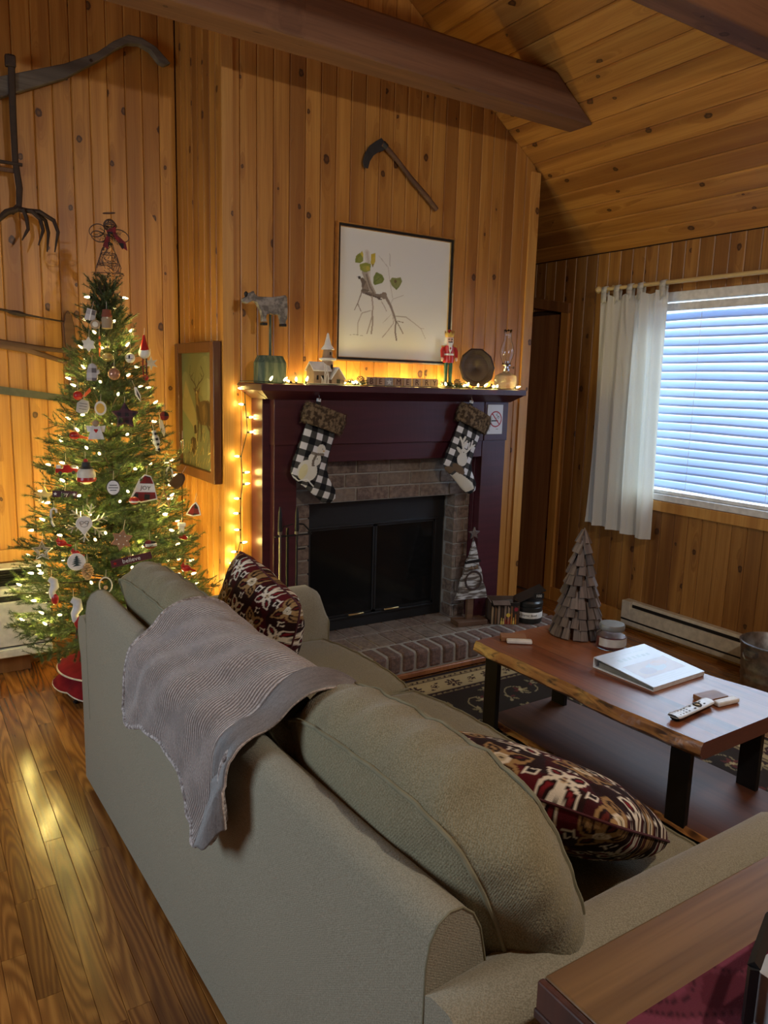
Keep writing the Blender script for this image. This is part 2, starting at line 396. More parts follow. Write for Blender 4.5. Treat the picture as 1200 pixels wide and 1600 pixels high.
# left side of the chimney breast (x = 0)
ws = struct('wall_chimney_side')
slab('backing', [((.016, .036, 0), (.03, YB, ceil_z(0) - .01))], dark_gap, ws)
for i in range(8):
    w = YB / 8
    link_mesh('board', plank_mesh(w - .0012, ceil_z(0) - .004, ceil_z(0) - .004, BT, .0045, pine), ws, M=Matrix.Translation((BT, w * (i + .5), 0)) @ RZ(-PI / 2))
# right return of the chimney breast, out of sight
slab('wall_chimney_return', [((1.955, .04, 0), (1.974, 1.16, ceil_z(1.974) - .02))], pine, None)['kind'] = 'structure'
# alcove wall on the left
wb = struct('wall_back')
mbk = MB(); mbk.prism([(-3.6, 0), (0.03, 0), (.03, ceil_z(0.03)), (XN, ZN), (-3.6, ceil_z(-3.6))], .02, c=(0, YB + .036, 0))
obj('backing', mbk, dark_gap, wb, smooth=0)
for i in range(41):
    xc = -.002 - BW * (i + .5)
    zt = min(ceil_z(xc - BW / 2), ceil_z(xc + BW / 2)) - .004
    link_mesh('board', plank_mesh(BW - .0012, zt, zt, BT, .0045, pine, 0), wb, (xc, YB + BT, 0))
mb = MB(); mb.box2((-2.2, YB - .016, .565), (-.0, YB, .625)); mb.box2((-2.2, YB - .02, .0), (0, YB, .10))
slab('rail', [((-2.2, YB - .018, .560), (-.002, YB - .001, .622))], pine_trim, wb)
slab('baseboard_back', [((-2.2, YB - .018, .001), (-.002, YB - .001, .10))], pine_dark, None)['kind'] = 'structure'
# right wall (x = XR) with window and door openings
wr = struct('wall_right')
WY0, WY1, WZ0, WZ1 = -1.95, -.37, .862, 2.06
DY0, DY1, DZ = .30, 1.12, 2.03
slab('backing', [((XR + .016, -6.5, 0), (XR + .06, WY0, ZC + .05)), ((XR + .016, WY0, 0), (XR + .06, WY1, WZ0)), ((XR + .016, WY0, WZ1), (XR + .06, WY1, ZC + .05)),
                 ((XR + .016, WY1, 0), (XR + .06, 1.2, ZC + .05))], dark_gap, wr)
rw = .094; y = 1.15
while y > -2.6:
    yc = y - rw / 2; segs = [(0., ZC)]
    if DY0 < yc < DY1: segs = [(DZ + .02, ZC)]
    elif WY0 < yc < WY1: segs = [(0., WZ0 - .01), (WZ1 + .01, ZC)]
    for a, b_ in segs:
        link_mesh('board', plank_mesh(rw - .0012, b_ - .002, b_ - .002, BT, .0045, pine_shaded, a), wr, M=Matrix.Translation((XR + BT, yc, 0)) @ RZ(-PI / 2))
    y -= rw
mbk = MB(); mbk.box2((XR, -6.5, 0), (XR + .016, y, ZC))
obj('panel', mbk, pine, wr, smooth=0)
# rest of the room, out of view; its walls coloured dark to cut bounce light
for nm, bx in (('wall_left', [((-3.66, -6.5, 0), (-3.6, YB, 3.2))]), ('wall_rear', [((-3.6, -6.56, 0), (XR, -6.5, 5.2))]), ('wall_back_right', [((-.1, 1.16, 0), (XR + .05, 1.22, 4.6))])):
    slab(nm, bx, pine_dark, None)['kind'] = 'structure'
# ceiling
ce = struct('ceiling')
L = math.hypot(XR - XN, ZN - ZC); sd = Vector((-(XR - XN), 0, ZN - ZC)).normalized(); nn = Vector((-sd.z, 0, sd.x)); nn = -nn if nn.z < 0 else nn
cy0, cy1 = -6.5, 1.2
nb = 34; cw = L / nb
for i in range(nb):
    s_ = cw * (i + .5); c0 = Vector((XR, 0, ZC)) + sd * s_ + nn * BT
    M = Matrix((sd, nn, sd.cross(nn))).transposed().to_4x4()
    zdir = sd.cross(nn)
    ylen = cy1 - cy0
    st = cy0 if zdir.y > 0 else cy1
    M.translation = (c0.x, st, c0.z)
    if c0.x < 0.2 and True: pass
    link_mesh('board', plank_mesh(cw - .0015, ylen, ylen, BT, .0065, pine, 0), ce, M=M)
mb = MB(); a = Vector((XR + .12, 0, ZC - .02)) + nn * .02
def quad_slab(p0, p1, t):
    n_ = Vector((0, 0, 1)); mbq = MB(); vs = []
    for p in (p0, p1):
        for yy in (cy0, cy1): vs.append((p[0], yy, p[1]))
    vs += [(v[0], v[1], v[2] + t) for v in vs]
    mbq.add(vs, [(0, 1, 3, 2), (4, 6, 7, 5), (0, 4, 5, 1), (2, 3, 7, 6), (0, 2, 6, 4), (1, 5, 7, 3)]); return mbq
obj('backing', quad_slab((XR + .1, ZC - .07 + .035), (XN, ZN + .02), .05), dark_gap, ce, smooth=0)
obj('left_slope', quad_slab((XN, ZN), (-3.66, ceil_z(-3.66)), .05), pine, ce, smooth=0)

# tie beams
def beam(name, y0, y1, z0, z1, label):
    mb = MB(); xe0 = XR - (z0 - ZC) / SL + .0; xe1 = XR - (z1 - ZC) / SL
    prof = [(-3.55, z0), (xe0, z0), (xe1, z1), (-3.55, z1)]
    mb.prism(prof, y1 - y0, c=(0, y1, 0))
    o = obj(name, mb, beam_m, None, bevel=.012, seg=2); tag(o, label, 'beam', None); return o
beam('ceiling_beam', -.545, -.375, 2.887, 3.085, 'brown timber tie beam running across in front of the chimney wall')
beam('ceiling_beam', -1.645, -1.515, 2.887, 3.085, 'brown timber tie beam at the top right corner, nearer the camera')

# floor
fl = struct('floor')
mb = MB(); mb.box2((-3.66, -6.56, -.06), (XR + .06, 1.22, -.013)); obj('subfloor', mb, dark_gap, fl, smooth=0)
FW = .0595; FR = Matrix.Rotation(-PI / 2, 4, 'X')
rnd = random.Random(3)
hidden = MB()
def put_plank(xc, ya, yb, vis):
    if vis:
        me = plank_mesh(FW - .0006, yb - ya - .0008, yb - ya - .0008, .012, .0012, oak_floor, 0)
        link_mesh('floorboard', me, fl, M=Matrix.Translation((xc, ya, -.012)) @ FR)
    else: hidden.box2((xc - FW / 2 + .0004, 0, ya), (xc + FW / 2 - .0004, .012, yb - .0008))
nvis = 0; row = 0
xx = -1.62
cands = []
xi = -3.6
while xi < XR:
    ya = -6.5 - rnd.uniform(0, .6)
    while ya < YB + .5:
        ln = rnd.choice((.4, .55, .7, .85, 1.05, 1.3)); yb = ya + ln
        vis = (-1.50 < xi < -.78 and yb > -2.7 and ya < YB) or (1.5 < xi < XR and yb > -2.0 and ya < 1.2 ) or (-.80 < xi < -.6 and yb > -.9 and ya < YB)
        put_plank(xi + FW / 2, ya, yb, vis); nvis += vis; ya = yb
    xi += FW
obj('floorboards', hidden, oak_floor, fl, smooth=0, kind='stuff', M=FR)
slab('baseboard_right', [((XR - .016, -6.5, .001), (XR - .001, DY0 - .06, .095))], pine_trim, None)['kind'] = 'structure'

# window on the right wall
wn = struct('window_1')
mb = MB()
for a, b_ in (((XR - .012, WY0 - .03, WZ1 - .02), (XR + .11, WY1 + .02, WZ1 + .035)), ((XR - .012, WY0 - .03, WZ0 - .01), (XR + .11, WY1 + .02, WZ0 + .03)),
              ((XR - .012, WY1 - .03, WZ0 + .03), (XR + .11, WY1 + .02, WZ1 - .02)), ((XR - .012, WY0 - .03, WZ0 + .03), (XR + .11, WY0 + .02, WZ1 - .02))): mb.box2(a, b_)
obj('window_frame', mb, white_p, wn, bevel=.004)
mb = MB(); mb.box2((XR + .085, WY0 + .03, WZ0 + .04), (XR + .089, WY1 - .03, WZ1 - .03))
pane_m = bpy.data.materials.new('window_pane'); pane_m.use_nodes = True; pane_m.node_tree.nodes.clear(); g = G(pane_m)
o_ = g.n('OutputMaterial'); mx = g.n('MixShader', {0: .06, 1: g.n('BsdfTransparent').outputs[0], 2: g.n('BsdfGlossy', {'Roughness': .02}).outputs[0]}); g.L.new(mx.outputs[0], o_.inputs[0])
obj('pane', mb, pane_m, wn)
mb = MB(); mb.box2((XR - .020, WY0 - .03, WZ0 - .075), (XR - .001, WY1 + .06, WZ0 - .012)); obj('apron', mb, pine_trim, wn, bevel=.003)
# venetian blind
def slat_fn(g, b, setc, setr, bump):
    setc((.78, .80, .84))
m = bpy.data.materials.new('blind_slat'); m.use_nodes = True; m.node_tree.nodes.clear(); g = G(m)
o_ = g.n('OutputMaterial'); d_ = g.n('BsdfPrincipled', {'Base Color': (.68, .75, .84, 1), 'Roughness': .4}); t_ = g.n('BsdfTranslucent', {'Color': (.42, .62, .90, 1)})
mx = g.n('MixShader', {0: .30, 1: d_.outputs[0], 2: t_.outputs[0]}); g.L.new(mx.outputs[0], o_.inputs[0]); slat_m = m
bl = thing('venetian_blind', 'white horizontal slatted blind covering the window on the right wall', 'blind', (XR + .035, (WY0 + WY1) / 2, WZ0 + .03))
yl = (WY1 - WY0) - .07
mb = MB(); mb.box((0, 0, WZ1 - .05 - WZ0 - .03), (.05, yl, .045)); obj('headrail', mb, white_p, bl, bevel=.004)
mb = MB(); mb.box((0, 0, .012), (.045, yl, .022)); obj('bottom_rail', mb, white_p, bl, bevel=.004)
NS = 21; sp = (WZ1 - WZ0 - .03 - .115) / NS
for i in range(NS):
    mb = MB(); z = .042 + sp * (i + .35); tilt = math.radians(52 + random.uniform(-2.5, 2.5)); wv = .058
    def fs(u, v):
        a = (v - .5) * wv; bow = .004 * (1 - (2 * v - 1) ** 2); yy = (u - .5) * yl
        sag = .0018 * math.sin(u * PI * 3 + i)
        return (-math.cos(tilt) * a + bow * math.sin(tilt), yy, z + sag - math.sin(tilt) * a * -1 * -1 + bow * .4)
    mb.grid(fs, 12, 4)
    o = obj('slat', mb, slat_m, bl, smooth=1.2)
    sm = o.modifiers.new('s', 'SOLIDIFY'); sm.thickness = .0018
mb = MB()
for yy in (-.62, -.12, .38, .68): mb.cyl((-.03, yy, .02), (-.03, yy, WZ1 - WZ0 - .09), .0012, n=5); mb.cyl((.026, yy, .02), (.026, yy, WZ1 - WZ0 - .09), .0012, n=5)
obj('ladder_cord', mb, white_p, bl)

# door on the right wall
dr = struct('door_1')
mb = MB(); mb.box2((XR + .0, DY0 + .012, .012), (XR + .035, DY1 - .01, DZ - .012)); obj('door_leaf', mb, door_m, dr, bevel=.003)
mb = MB(); mb.box2((XR - .02, DY0 - .065, .0), (XR + .002, DY0 + .004, DZ + .005)); obj('casing', mb, pine_trim, dr, bevel=.003)
mb = MB(); mb.prism([(-1.12, 2.165), (-.235, 2.018), (-.235, 2.087), (-1.12, 2.238)], .024, R=Matrix.Rotation(-PI / 2, 3, 'Z'), c=(XR + .001, 0, 0)); obj('head_casing', mb, pine_dark, dr, bevel=.003)
mb = MB(); mb.box2((XR + .02, DY0 - .01, DZ - .02), (XR + .055, 1.16, 2.26)); obj('door_head_panel', mb, door_m, dr)
for z in (1.80, 1.08, .42):
    mb = MB(); mb.cyl((XR - .008, DY0 + .008, z), (XR - .008, DY0 + .008, z + .09), .007, n=10); mb.box2((XR - .003, DY0 + .008, z), (XR - .0005, DY0 + .03, z + .09)); obj('hinge', mb, chrome if z > 1.5 else iron_m, dr)

# curtain rod and curtain
cr = thing('curtain_rod', 'pale wooden curtain rod with a round end above the window', 'curtain rod', (2.497, -.1, 2.142))
mb = MB(); mb.cyl((0, .0, 0), (0, -2.0, 0), .0125, n=14); rodw = mat('rod_wood', wood_fn((.62, .45, .20), (.55, .38, .16), (.45, .30, .12), knots=False, axis='y', tint=0, rough=.4)); obj('pole', mb, rodw, cr)
mb = MB(); mb.lathe([(0.0, -.0), (.012, .002), (.011, .008), (.018, .014), (.0235, .028), (.020, .042), (.010, .052), (0, .054)], 16, R=Matrix.Rotation(-PI / 2, 3, 'X')); obj('finial', mb, rodw, cr)
for yy in (-.03, -1.6):
    mb = MB(); mb.prism([(-.006, -.022), (.060, -.022), (.060, -.05), (.072, -.05), (.072, .03), (.060, .03), (.060, -.0125), (-.006, -.0125)], .016, c=(0, yy + .008, 0)); obj('bracket', mb, rodw, cr)
m = bpy.data.materials.new('curtain_cotton'); m.use_nodes = True; m.node_tree.nodes.clear(); g = G(m)
o_ = g.n('OutputMaterial'); wv_ = g.noise(g.sc(g.objc(), (1., 1., .3)), 400., 2.); cc = g.mix(wv_, (.70, .68, .62), (.82, .80, .74))
d_ = g.n('BsdfDiffuse', {'Color': cc}); t_ = g.n('BsdfTranslucent', {'Color': (.80, .76, .62, 1)})
mx = g.n('MixShader', {0: .34, 1: d_.outputs[0], 2: t_.outputs[0]}); g.L.new(mx.outputs[0], o_.inputs[0]); curt_m = m
ct = thing('curtain', 'cream cotton tab top curtain drawn aside at the left of the window', 'curtain', (2.497, -.33, .64))
def cur(u, v):
    # u along width (0 = far/left edge), v up
    z = v * (2.095 - .64)
    top = 1 - v
    w0 = -.085 + .255 ; y0 = .232 - .012 * top; y1 = -.265 - .02 * top
    yy = y0 + (y1 - y0) * u
    amp = .010 + .022 * (v ** 1.5) * .3 + .018 * top
    x = -.004 + amp * math.sin(u * 2 * PI * 4.2 + .8 * math.sin(v * 3)) + .008 * math.sin(u * 2 * PI * 9.3 + v * 4) - .012 * top
    x += .018 * math.exp(-((u - (.35 + .45 * top * (1 if top < .3 else .3))) / .03) ** 2) * (v > .6)
    z += -.008 * math.cos(u * 2 * PI * 4) * v - .03 * (1 - v) * u
    return (x, yy, z)
mb = MB(); mb.grid(cur, 110, 50, uvs=True); obj('panel', mb, curt_m, ct, smooth=2)
mb = MB(); mb.grid(lambda u, v: tuple(Vector(cur(u, v * .022)) + Vector((-.0022, 0, 0))), 110, 1); obj('hem', mb, curt_m, ct, smooth=2)
for k, yy in enumerate((.205, .105, .005, -.075, -.235)):
    mb = MB(); hw = .021
    pts = [(.012, 1.43), (.0165, 1.48), (.012, 1.512), (0, 1.521), (-.012, 1.512), (-.0165, 1.48), (-.013, 1.42)]
    for i in range(len(pts) - 1):
        (a, b_), (c, d) = pts[i], pts[i + 1]; mb.add([(a, yy - hw, b_), (a, yy + hw, b_), (c, yy + hw, d), (c, yy - hw, d)], [(0, 1, 2, 3)])
    mb.add([(-.016, yy - hw, 1.46), (-.02, yy + hw * .1, 1.46), (-.016, yy + .008, 1.40)], [(0, 1, 2)])
    o = obj('tab', mb, curt_m, ct, smooth=1.5); sm = o.modifiers.new('s', 'SOLIDIFY'); sm.thickness = .002

# baseboard heater, right wall
bh = thing('baseboard_heater', 'long low cream electric baseboard heater under the window', 'heater', (XR - .002, -.45, .03))
mb = MB(); mb.prism([(0, 0), (-.018, 0), (-.062, .018), (-.066, .045), (-.060, .108), (0, .108)], 1.6, R=Matrix.Rotation(0, 3, 'Z')); 
mb2 = MB()
prof = [(0, 0), (-.06, 0), (-.064, .012), (-.064, .030), (-.052, .036), (-.066, .042), (-.066, .112), (-.048, .118), (-.050, .138), (-.040, .155), (0, .155)]
n = len(prof); mb2.add([(p[0], 0, p[1]) for p in prof] + [(p[0], -1.65, p[1]) for p in prof], [tuple(range(n)), tuple(range(2 * n - 1, n - 1, -1))] + [(i, n + i, n + (i + 1) % n, (i + 1) % n) for i in range(n)])
obj('body', mb2, cream_p, bh, smooth=.4)
mb = MB(); mb.box2((-.0515, -1.63, .119), (-.046, -.07, .139)); obj('vent_slot', mb, black_m, bh)
mb = MB(); mb.box2((-.0665, -1.65, .032), (-.055, 0, .040)); obj('lower_slot', mb, black_m, bh)
mb = MB(); mb.box2((-.068, -.066, .042), (-.0, -.0005, .157)); obj('end_cap', mb, cream_p, bh, bevel=.003)

# wall heater, left
wh = thing('wall_heater', 'white gas wall heater with a black louvred top left of the tree', 'heater', (-1.35, YB - .012, .10))
mb = MB(); hw = .60
mb.box2((-hw, -.16, .055), (hw, 0, .285)); obj('front_panel', mb, white_p, wh, bevel=.006)
mb = MB(); mb.box2((-hw, -.150, .315), (hw, 0, .352)); obj('upper_panel', mb, white_p, wh, bevel=.004)
mb = MB(); mb.prism([(0, .352), (-.15, .352), (-.105, .455), (0, .455)], 2 * hw, R=Matrix.Rotation(PI / 2, 3, 'Z') @ Matrix.Rotation(0, 3, 'Z'), c=(-hw, 0, 0)) if False else mb.box2((-hw, -.12, .352), (hw, 0, .452)); obj('upper_case', mb, white_p, wh, bevel=.004)
mb = MB(); mb.box2((-hw + .02, -.128, .362), (hw - .03, -.118, .444)); obj('grille_back', mb, black_m, wh)
for i in range(7):
    mb = MB(); mb.box((-.005, -.131, .368 + i * .0115), (2 * hw - .06, .010, .0035), Matrix.Rotation(.5, 3, 'X')); obj('louvre', mb, black_m, wh)
mb = MB(); mb.box2((-hw, -.145, .285), (hw, 0, .315)); obj('shadow_gap', mb, black_m, wh)
mb = MB(); mb.box2((-hw, -.168, .0), (hw, 0, .046)); obj('bottom_rail', mb, white_p, wh, bevel=.006)
mb = MB(); mb.box2((-hw, -.14, .046), (hw, 0, .055)); obj('lower_gap', mb, black_m, wh)
mb = MB(); mb.box2((-.5, -.10, -.098), (.5, -.0, -.001)); obj('foot', mb, pine_dark, wh)
# ================================================================== FIREPLACE
HZ = .145
fs_ = thing('fireplace_surround', 'dark maroon painted wooden fireplace surround with a broad mantel shelf', 'fireplace surround', (.85, -.14, HZ))
OX, OY, OZ = .85, -.14, HZ
def P2(a, b): return (a[0] - OX, a[1] - OY, a[2] - OZ), (b[0] - OX, b[1] - OY, b[2] - OZ)
def part(nm, boxes, m=maroon, par=fs_, **kw):
    mb = MB()
    for a, b in boxes: mb.box2(*P2(a, b))
    return obj(nm, mb, m, par, **kw)
part('mantel_shelf', [((.072, -.292, 1.466), (1.715, -.002, 1.499))], bevel=.003)
part('left_pilaster', [((.178, -.200, HZ + .001), (.300, -.150, 1.44))], bevel=.002)
part('right_pilaster', [((1.483, -.200, HZ + .001), (1.656, -.150, 1.44))], bevel=.002)
part('left_backboard', [((.138, -.150, HZ + .001), (.31, -.015, 1.44))], bevel=.002)
part('right_backboard', [((1.475, -.150, HZ + .001), (1.662, -.015, 1.44))], bevel=.002)
part('upper_panel', [((.174, -.209, 1.205), (1.477, -.150, 1.44))], bevel=.002)
part('upper_block', [((1.486, -.209, 1.205), (1.658, -.200, 1.44))], bevel=.002)
part('lower_panel', [((.300, -.196, 1.113), (1.483, -.15, 1.205))], bevel=.002)
x0, x1 = .078 - OX, 1.708 - OX; yf = -.209 - OY; z0 = 1.466 - OZ
mbx = MB(); mbx.add([(x0, yf - .075, z0), (x1, yf - .075, z0), (x1, yf + .002, z0), (x0, yf + .002, z0), (x0 + .060, yf - .008, z0 - .040), (x1 - .045, yf - .008, z0 - .040), (x1 - .045, yf + .002, z0 - .040), (x0 + .060, yf + .002, z0 - .040)],
        [(0, 1, 2, 3), (7, 6, 5, 4), (0, 4, 5, 1), (1, 5, 6, 2), (3, 2, 6, 7), (0, 3, 7, 4)])
obj('bed_moulding', mbx, maroon, fs_, smooth=0)
mbx = MB(); xa = .138 - OX; mbx.add([(x0, yf, z0), (x0, -.016 - OY, z0), (xa, -.016 - OY, z0), (xa, yf, z0), (xa - .004, yf, z0 - .04), (xa - .004, -.016 - OY, z0 - .04), (xa, -.016 - OY, z0 - .04), (xa, yf, z0 - .04)],
        [(0, 1, 2, 3), (7, 6, 5, 4), (0, 4, 5, 1), (1, 5, 6, 2), (3, 2, 6, 7), (0, 3, 7, 4)])
obj('side_moulding', mbx, maroon, fs_, smooth=0)
# brickwork round the opening
bk = thing('fireplace_brickwork', 'brown brick courses framing the dark firebox under the maroon boards', 'brickwork', (.85, -.1, HZ))
OX, OY, OZ = .85, -.1, HZ
rb = random.Random(5)
def brick(a, b, par=bk, m=brick_m, bev=.004):
    mb = MB(); c = [(a[i] + b[i]) / 2 - (OX, OY, OZ)[i] for i in range(3)]; d = [abs(b[i] - a[i]) for i in range(3)]
    mb.box((0, 0, 0), d); me = mesh_of('brick', mb, m, 0)
    o = link_mesh('brick', me, par, loc=(c[0] + rb.uniform(-.0006, .0006), c[1] + rb.uniform(-.0015, .0015), c[2]))
    bv = o.modifiers.new('bevel', 'BEVEL'); bv.width = bev; bv.segments = 2; return o
zb = [.892, .9665, 1.041]
part('mortar_bed', [((.312, -.113, .888), (1.473, -.012, 1.19))], mortar, bk, smooth=0)
part('mortar_bed', [((1.369, -.113, HZ), (1.473, .0, .888))], mortar, bk, smooth=0)
part('mortar_bed', [((.312, -.113, HZ), (.408, .0, .888))], mortar, bk, smooth=0)
for r in range(3):
    x = .312 - (.10 if r % 2 else .03); z = zb[r]
    while x < 1.473:
        x1 = min(x + .198, 1.473); xa = max(x, .3125)
        if x1 - xa > .02: brick((xa, -.120, z), (x1, -.06, z + .0655))
        x += .2085
for r in range(10):
    z = HZ + .004 + r * .0745; h = .0655
    if z + h > .888: h = .888 - z - .002
    if h < .02: continue
    brick((1.363, -.120, z), (1.44 if r % 2 else 1.385, -.045 if r % 2 else -.03, z + h)); 
    brick(((1.449 if r % 2 else 1.393), -.120, z), (1.473, -.06, z + h))
    brick((.315, -.120, z), (.4145, -.02, z + h))
# firebox
fb = thing('firebox', 'black metal firebox with glass doors and a log inside', 'firebox', (.889, -.022, HZ))
OX, OY, OZ = .96, .05, HZ
soot = mat('soot_black', color=(.008, .008, .008), rough=.9); panel_b = mat('black_enamel', color=(.006, .006, .007), rough=.5)
dk_glass = mat('smoked_glass', rough=.08, Transmission_Weight=.35, IOR=1.3); MATS['smoked_glass'].node_tree.nodes['Principled BSDF'].inputs['Base Color'].default_value = (.012, .012, .012, 1)
part('top_hood', [((.487, .048, .735), (1.432, .075, .888))], panel_b, fb, bevel=.003)
part('left_frame', [((.487, .052, HZ + .001), (.530, .075, .735))], panel_b, fb, bevel=.002)
part('right_frame', [((1.375, .052, HZ + .001), (1.432, .075, .735))], panel_b, fb, bevel=.002)
part('bottom_louvre', [((.530, .052, HZ + .001), (1.375, .075, .205))], panel_b, fb, bevel=.002)
part('trim_bar', [((.530, .044, .205), (1.375, .056, .218))], panel_b, fb, bevel=.002)
part('hood_lip', [((.515, .040, .733), (1.405, .055, .744))], panel_b, fb, bevel=.002)
part('liner', [((.51, .60, HZ), (1.41, .62, .86)), ((.50, .08, HZ), (.515, .62, .86)), ((1.405, .08, HZ), (1.42, .62, .86)), ((.5, .08, .85), (1.42, .62, .87)), ((.5, .08, HZ + .001), (1.42, .62, .15))], soot, fb, smooth=0)
for xa, xb in ((.532, .951), (.955, 1.373)):
    o = part('glass_door', [((xa, .058, .220), (xb, .064, .732))], dk_glass, fb)
    part('door_edge', [((xa, .052, .220), (xa + .012, .066, .732)), ((xb - .012, .052, .220), (xb, .066, .732)), ((xa, .052, .720), (xb, .066, .732)), ((xa, .052, .22), (xb, .066, .232))], panel_b, o)
for xa in (.78, 1.02):
    part('door_handle', [((xa, .032, .222), (xa + .10, .044, .231))], brass, fb, bevel=.002)
mb = MB()
for i in range(9): mb.box2((.66 + i * .065 - OX, .20 - OY, .03), (.668 + i * .065 - OX, .46 - OY, .038))
mb.box2((.64 - OX, .20 - OY, .04), (1.2 - OX, .21 - OY, .052)); mb.box2((.64 - OX, .45 - OY, .04), (1.2 - OX, .46 - OY, .052)); obj('grate', mb, black_m, fb)
log_m = mat('charred_log', color=(.06, .045, .035), rough=.95)
for a, b, r in (((.68, .30, .20), (1.18, .26, .21), .045), ((.72, .40, .215), (1.12, .43, .20), .05), ((.80, .27, .30), (1.15, .38, .29), .035)):
    mb = MB(); a_ = [a[i] - (OX, OY, OZ)[i] for i in range(3)]; b_ = [b[i] - (OX, OY, OZ)[i] for i in range(3)]; mb.cyl(a_, b_, r, r * .9, 10); obj('log', mb, log_m, fb)
# hearth
he = thing('hearth', 'low raised hearth of brown bricks set on edge in pale mortar', 'hearth', (1.0, -.22, 0))
OX, OY, OZ = 1.0, -.22, 0
part('mortar_bed', [((-.02, -.510, .014), (1.93, -.002, HZ - .0045))], mortar, he, bevel=.018, seg=3)
x = -.018; k = 0
while x < 1.925:
    brick((x, -.518, .043), (x + .0755, -.367, HZ), he, hearth_brick, .014); x += .0865
for yr in ((-.357, -.168), (-.158, -.012)):
    x = -.018 + (.02 if yr[0] < -.2 else .045)
    while x < 1.90:
        brick((x, yr[0], HZ - .03), (x + .092, yr[1], HZ), he, brick_m, .004); x += .1025
part('edge_trim', [((-.03, -.532, .013), (1.945, -.5125, .040))], oak_dark, he, bevel=.004)
part('edge_trim', [((1.931, -.512, .002), (1.95, -.02, .040))], oak_dark, he, bevel=.004)

# ================================================================== THINGS ON THE MANTEL
MZ = 1.4995
# cow
cow = thing('cow_figurine', 'grey carved cow on a pole above a green faceted block, left end of mantel', 'figurine', (.187, -.13, MZ))
gpaint = mat('green_chipped', lambda g, b, setc, setr, bump: setc(g.mix(g.ss(g.noise(g.sc(g.objc(), (60., 60., 9.)), 1., 4.), .42, .62), (.035, .060, .045), (.10, .12, .085))), rough=.7)
mb = MB(); a = .075; c = .024
oc = [(-a + c, -.05), (a - c, -.05), (a, -.05 + c), (a, .05 - c), (a - c, .05), (-a + c, .05), (-a, .05 - c), (-a, -.05 + c)]
sc_ = .78
vs = [(x, y, 0) for x, y in oc] + [(x, y, .098) for x, y in oc] + [(x * sc_, y * sc_, .132) for x, y in oc]
mb.add(vs, [tuple(range(7, -1, -1)), tuple(range(16, 24))] + [(r * 8 + i, r * 8 + (i + 1) % 8, (r + 1) * 8 + (i + 1) % 8, (r + 1) * 8 + i) for r in range(2) for i in range(8)])
obj('block', mb, gpaint, cow, smooth=0, bevel=.002)
mb = MB(); mb.cyl((0, 0, .13), (0, 0, .325), .0075, .0065, 8); obj('pole', mb, gpaint, cow)
cpaint = mat('cow_paint', lambda g, b, setc, setr, bump: setc(g.mix(g.ss(g.noise(g.sc(g.objc(), (40., 40., 40.)), 1., 5.), .4, .65), (.12, .105, .095), (.30, .27, .24))), rough=.85)
pl = [(.082, .412), (.086, .36), (.084, .31), (.075, .297), (.078, .275), (.055, .274), (.052, .298), (.045, .325), (.0, .328), (-.022, .325), (-.026, .305), (-.022, .290), (-.045, .289), (-.046, .318), (-.056, .345), (-.075, .375),
      (-.095, .381), (-.122, .366), (-.143, .372), (-.144, .384), (-.125, .398), (-.118, .415), (-.100, .418), (-.09, .427), (-.083, .412), (-.07, .402), (.0, .405), (.05, .414), (.072, .420)]
mb = MB(); mb.prism([(p[0] , p[1]) for p in pl[::-1]], .030, c=(0, .015, 0)); obj('cow_body', mb, cpaint, cow, smooth=0, bevel=.003)
mb = MB(); mb.sph((-.128, -.012, .412 - .004), (.010, .004, .013)); mb.mi = 0; obj('ear', mb, black_m, cow)
mb = MB(); mb.sph((-.098, -.016, .412), (.012, .004, .009)); obj('ear', mb, cpaint, cow)
for x in (-.034, .066):
    mb = MB(); mb.box((x, 0, .279), (.026, .033, .013)); obj('hoof', mb, black_m, cow, bevel=.002)

# snowy village church
snow = mat('glitter_snow', color=(.74, .73, .72), rough=.8); card = mat('kraft_wall', color=(.28, .19, .13), rough=.9)
ch = thing('village_church', 'miniature snow covered church with a pointed spire on the mantel', 'ornament', (.472, -.155, MZ))
mb = MB(); mb.lathe([(0, 0), (.105, 0), (.105, .003), (.09, .007), (0, .009)], 20, sx=1.0); obj('snow_base', mb, snow, ch)
def house(x0, x1, y0, y1, zb_, zw, zr, axis, ov=.008):
    mb = MB(); mb.box2((x0, y0, zb_), (x1, y1, zw)); 
    if axis == 'x': mb.prism([(y0, zw), (y1, zw), ((y0 + y1) / 2, zr)], x1 - x0, R=Matrix.Rotation(PI / 2, 3, 'Z'), c=(x0, 0, 0)) 
    else: mb.prism([(x0, zw), (x1, zw), ((x0 + x1) / 2, zr)], y1 - y0, c=(0, y1, 0))
    obj('wall', mb, card, ch, smooth=0)
    mb = MB(); t = .006
    def sl(p, q, r, s_): mb.add([p, q, r, s_] + [(v[0], v[1], v[2] + t) for v in (p, q, r, s_)], [(3, 2, 1, 0), (4, 5, 6, 7), (0, 1, 5, 4), (1, 2, 6, 5), (2, 3, 7, 6), (3, 0, 4, 7)])
    k = (zr - zw)
    if axis == 'x':
        ym = (y0 + y1) / 2; d = ov * k / (ym - y0)
        sl((x0 - ov, y0 - ov, zw - d), (x1 + ov, y0 - ov, zw - d), (x1 + ov, ym, zr), (x0 - ov, ym, zr)); sl((x1 + ov, y1 + ov, zw - d), (x0 - ov, y1 + ov, zw - d), (x0 - ov, ym, zr), (x1 + ov, ym, zr))
    else:
        xm = (x0 + x1) / 2; d = ov * k / (xm - x0)
        sl((x0 - ov, y0 - ov, zw - d), (xm, y0 - ov, zr), (xm, y1 + ov, zr), (x0 - ov, y1 + ov, zw - d)); sl((xm, y0 - ov, zr), (x1 + ov, y0 - ov, zw - d), (x1 + ov, y1 + ov, zw - d), (xm, y1 + ov, zr))
    obj('snow_roof', mb, snow, ch, smooth=0, bevel=.002)
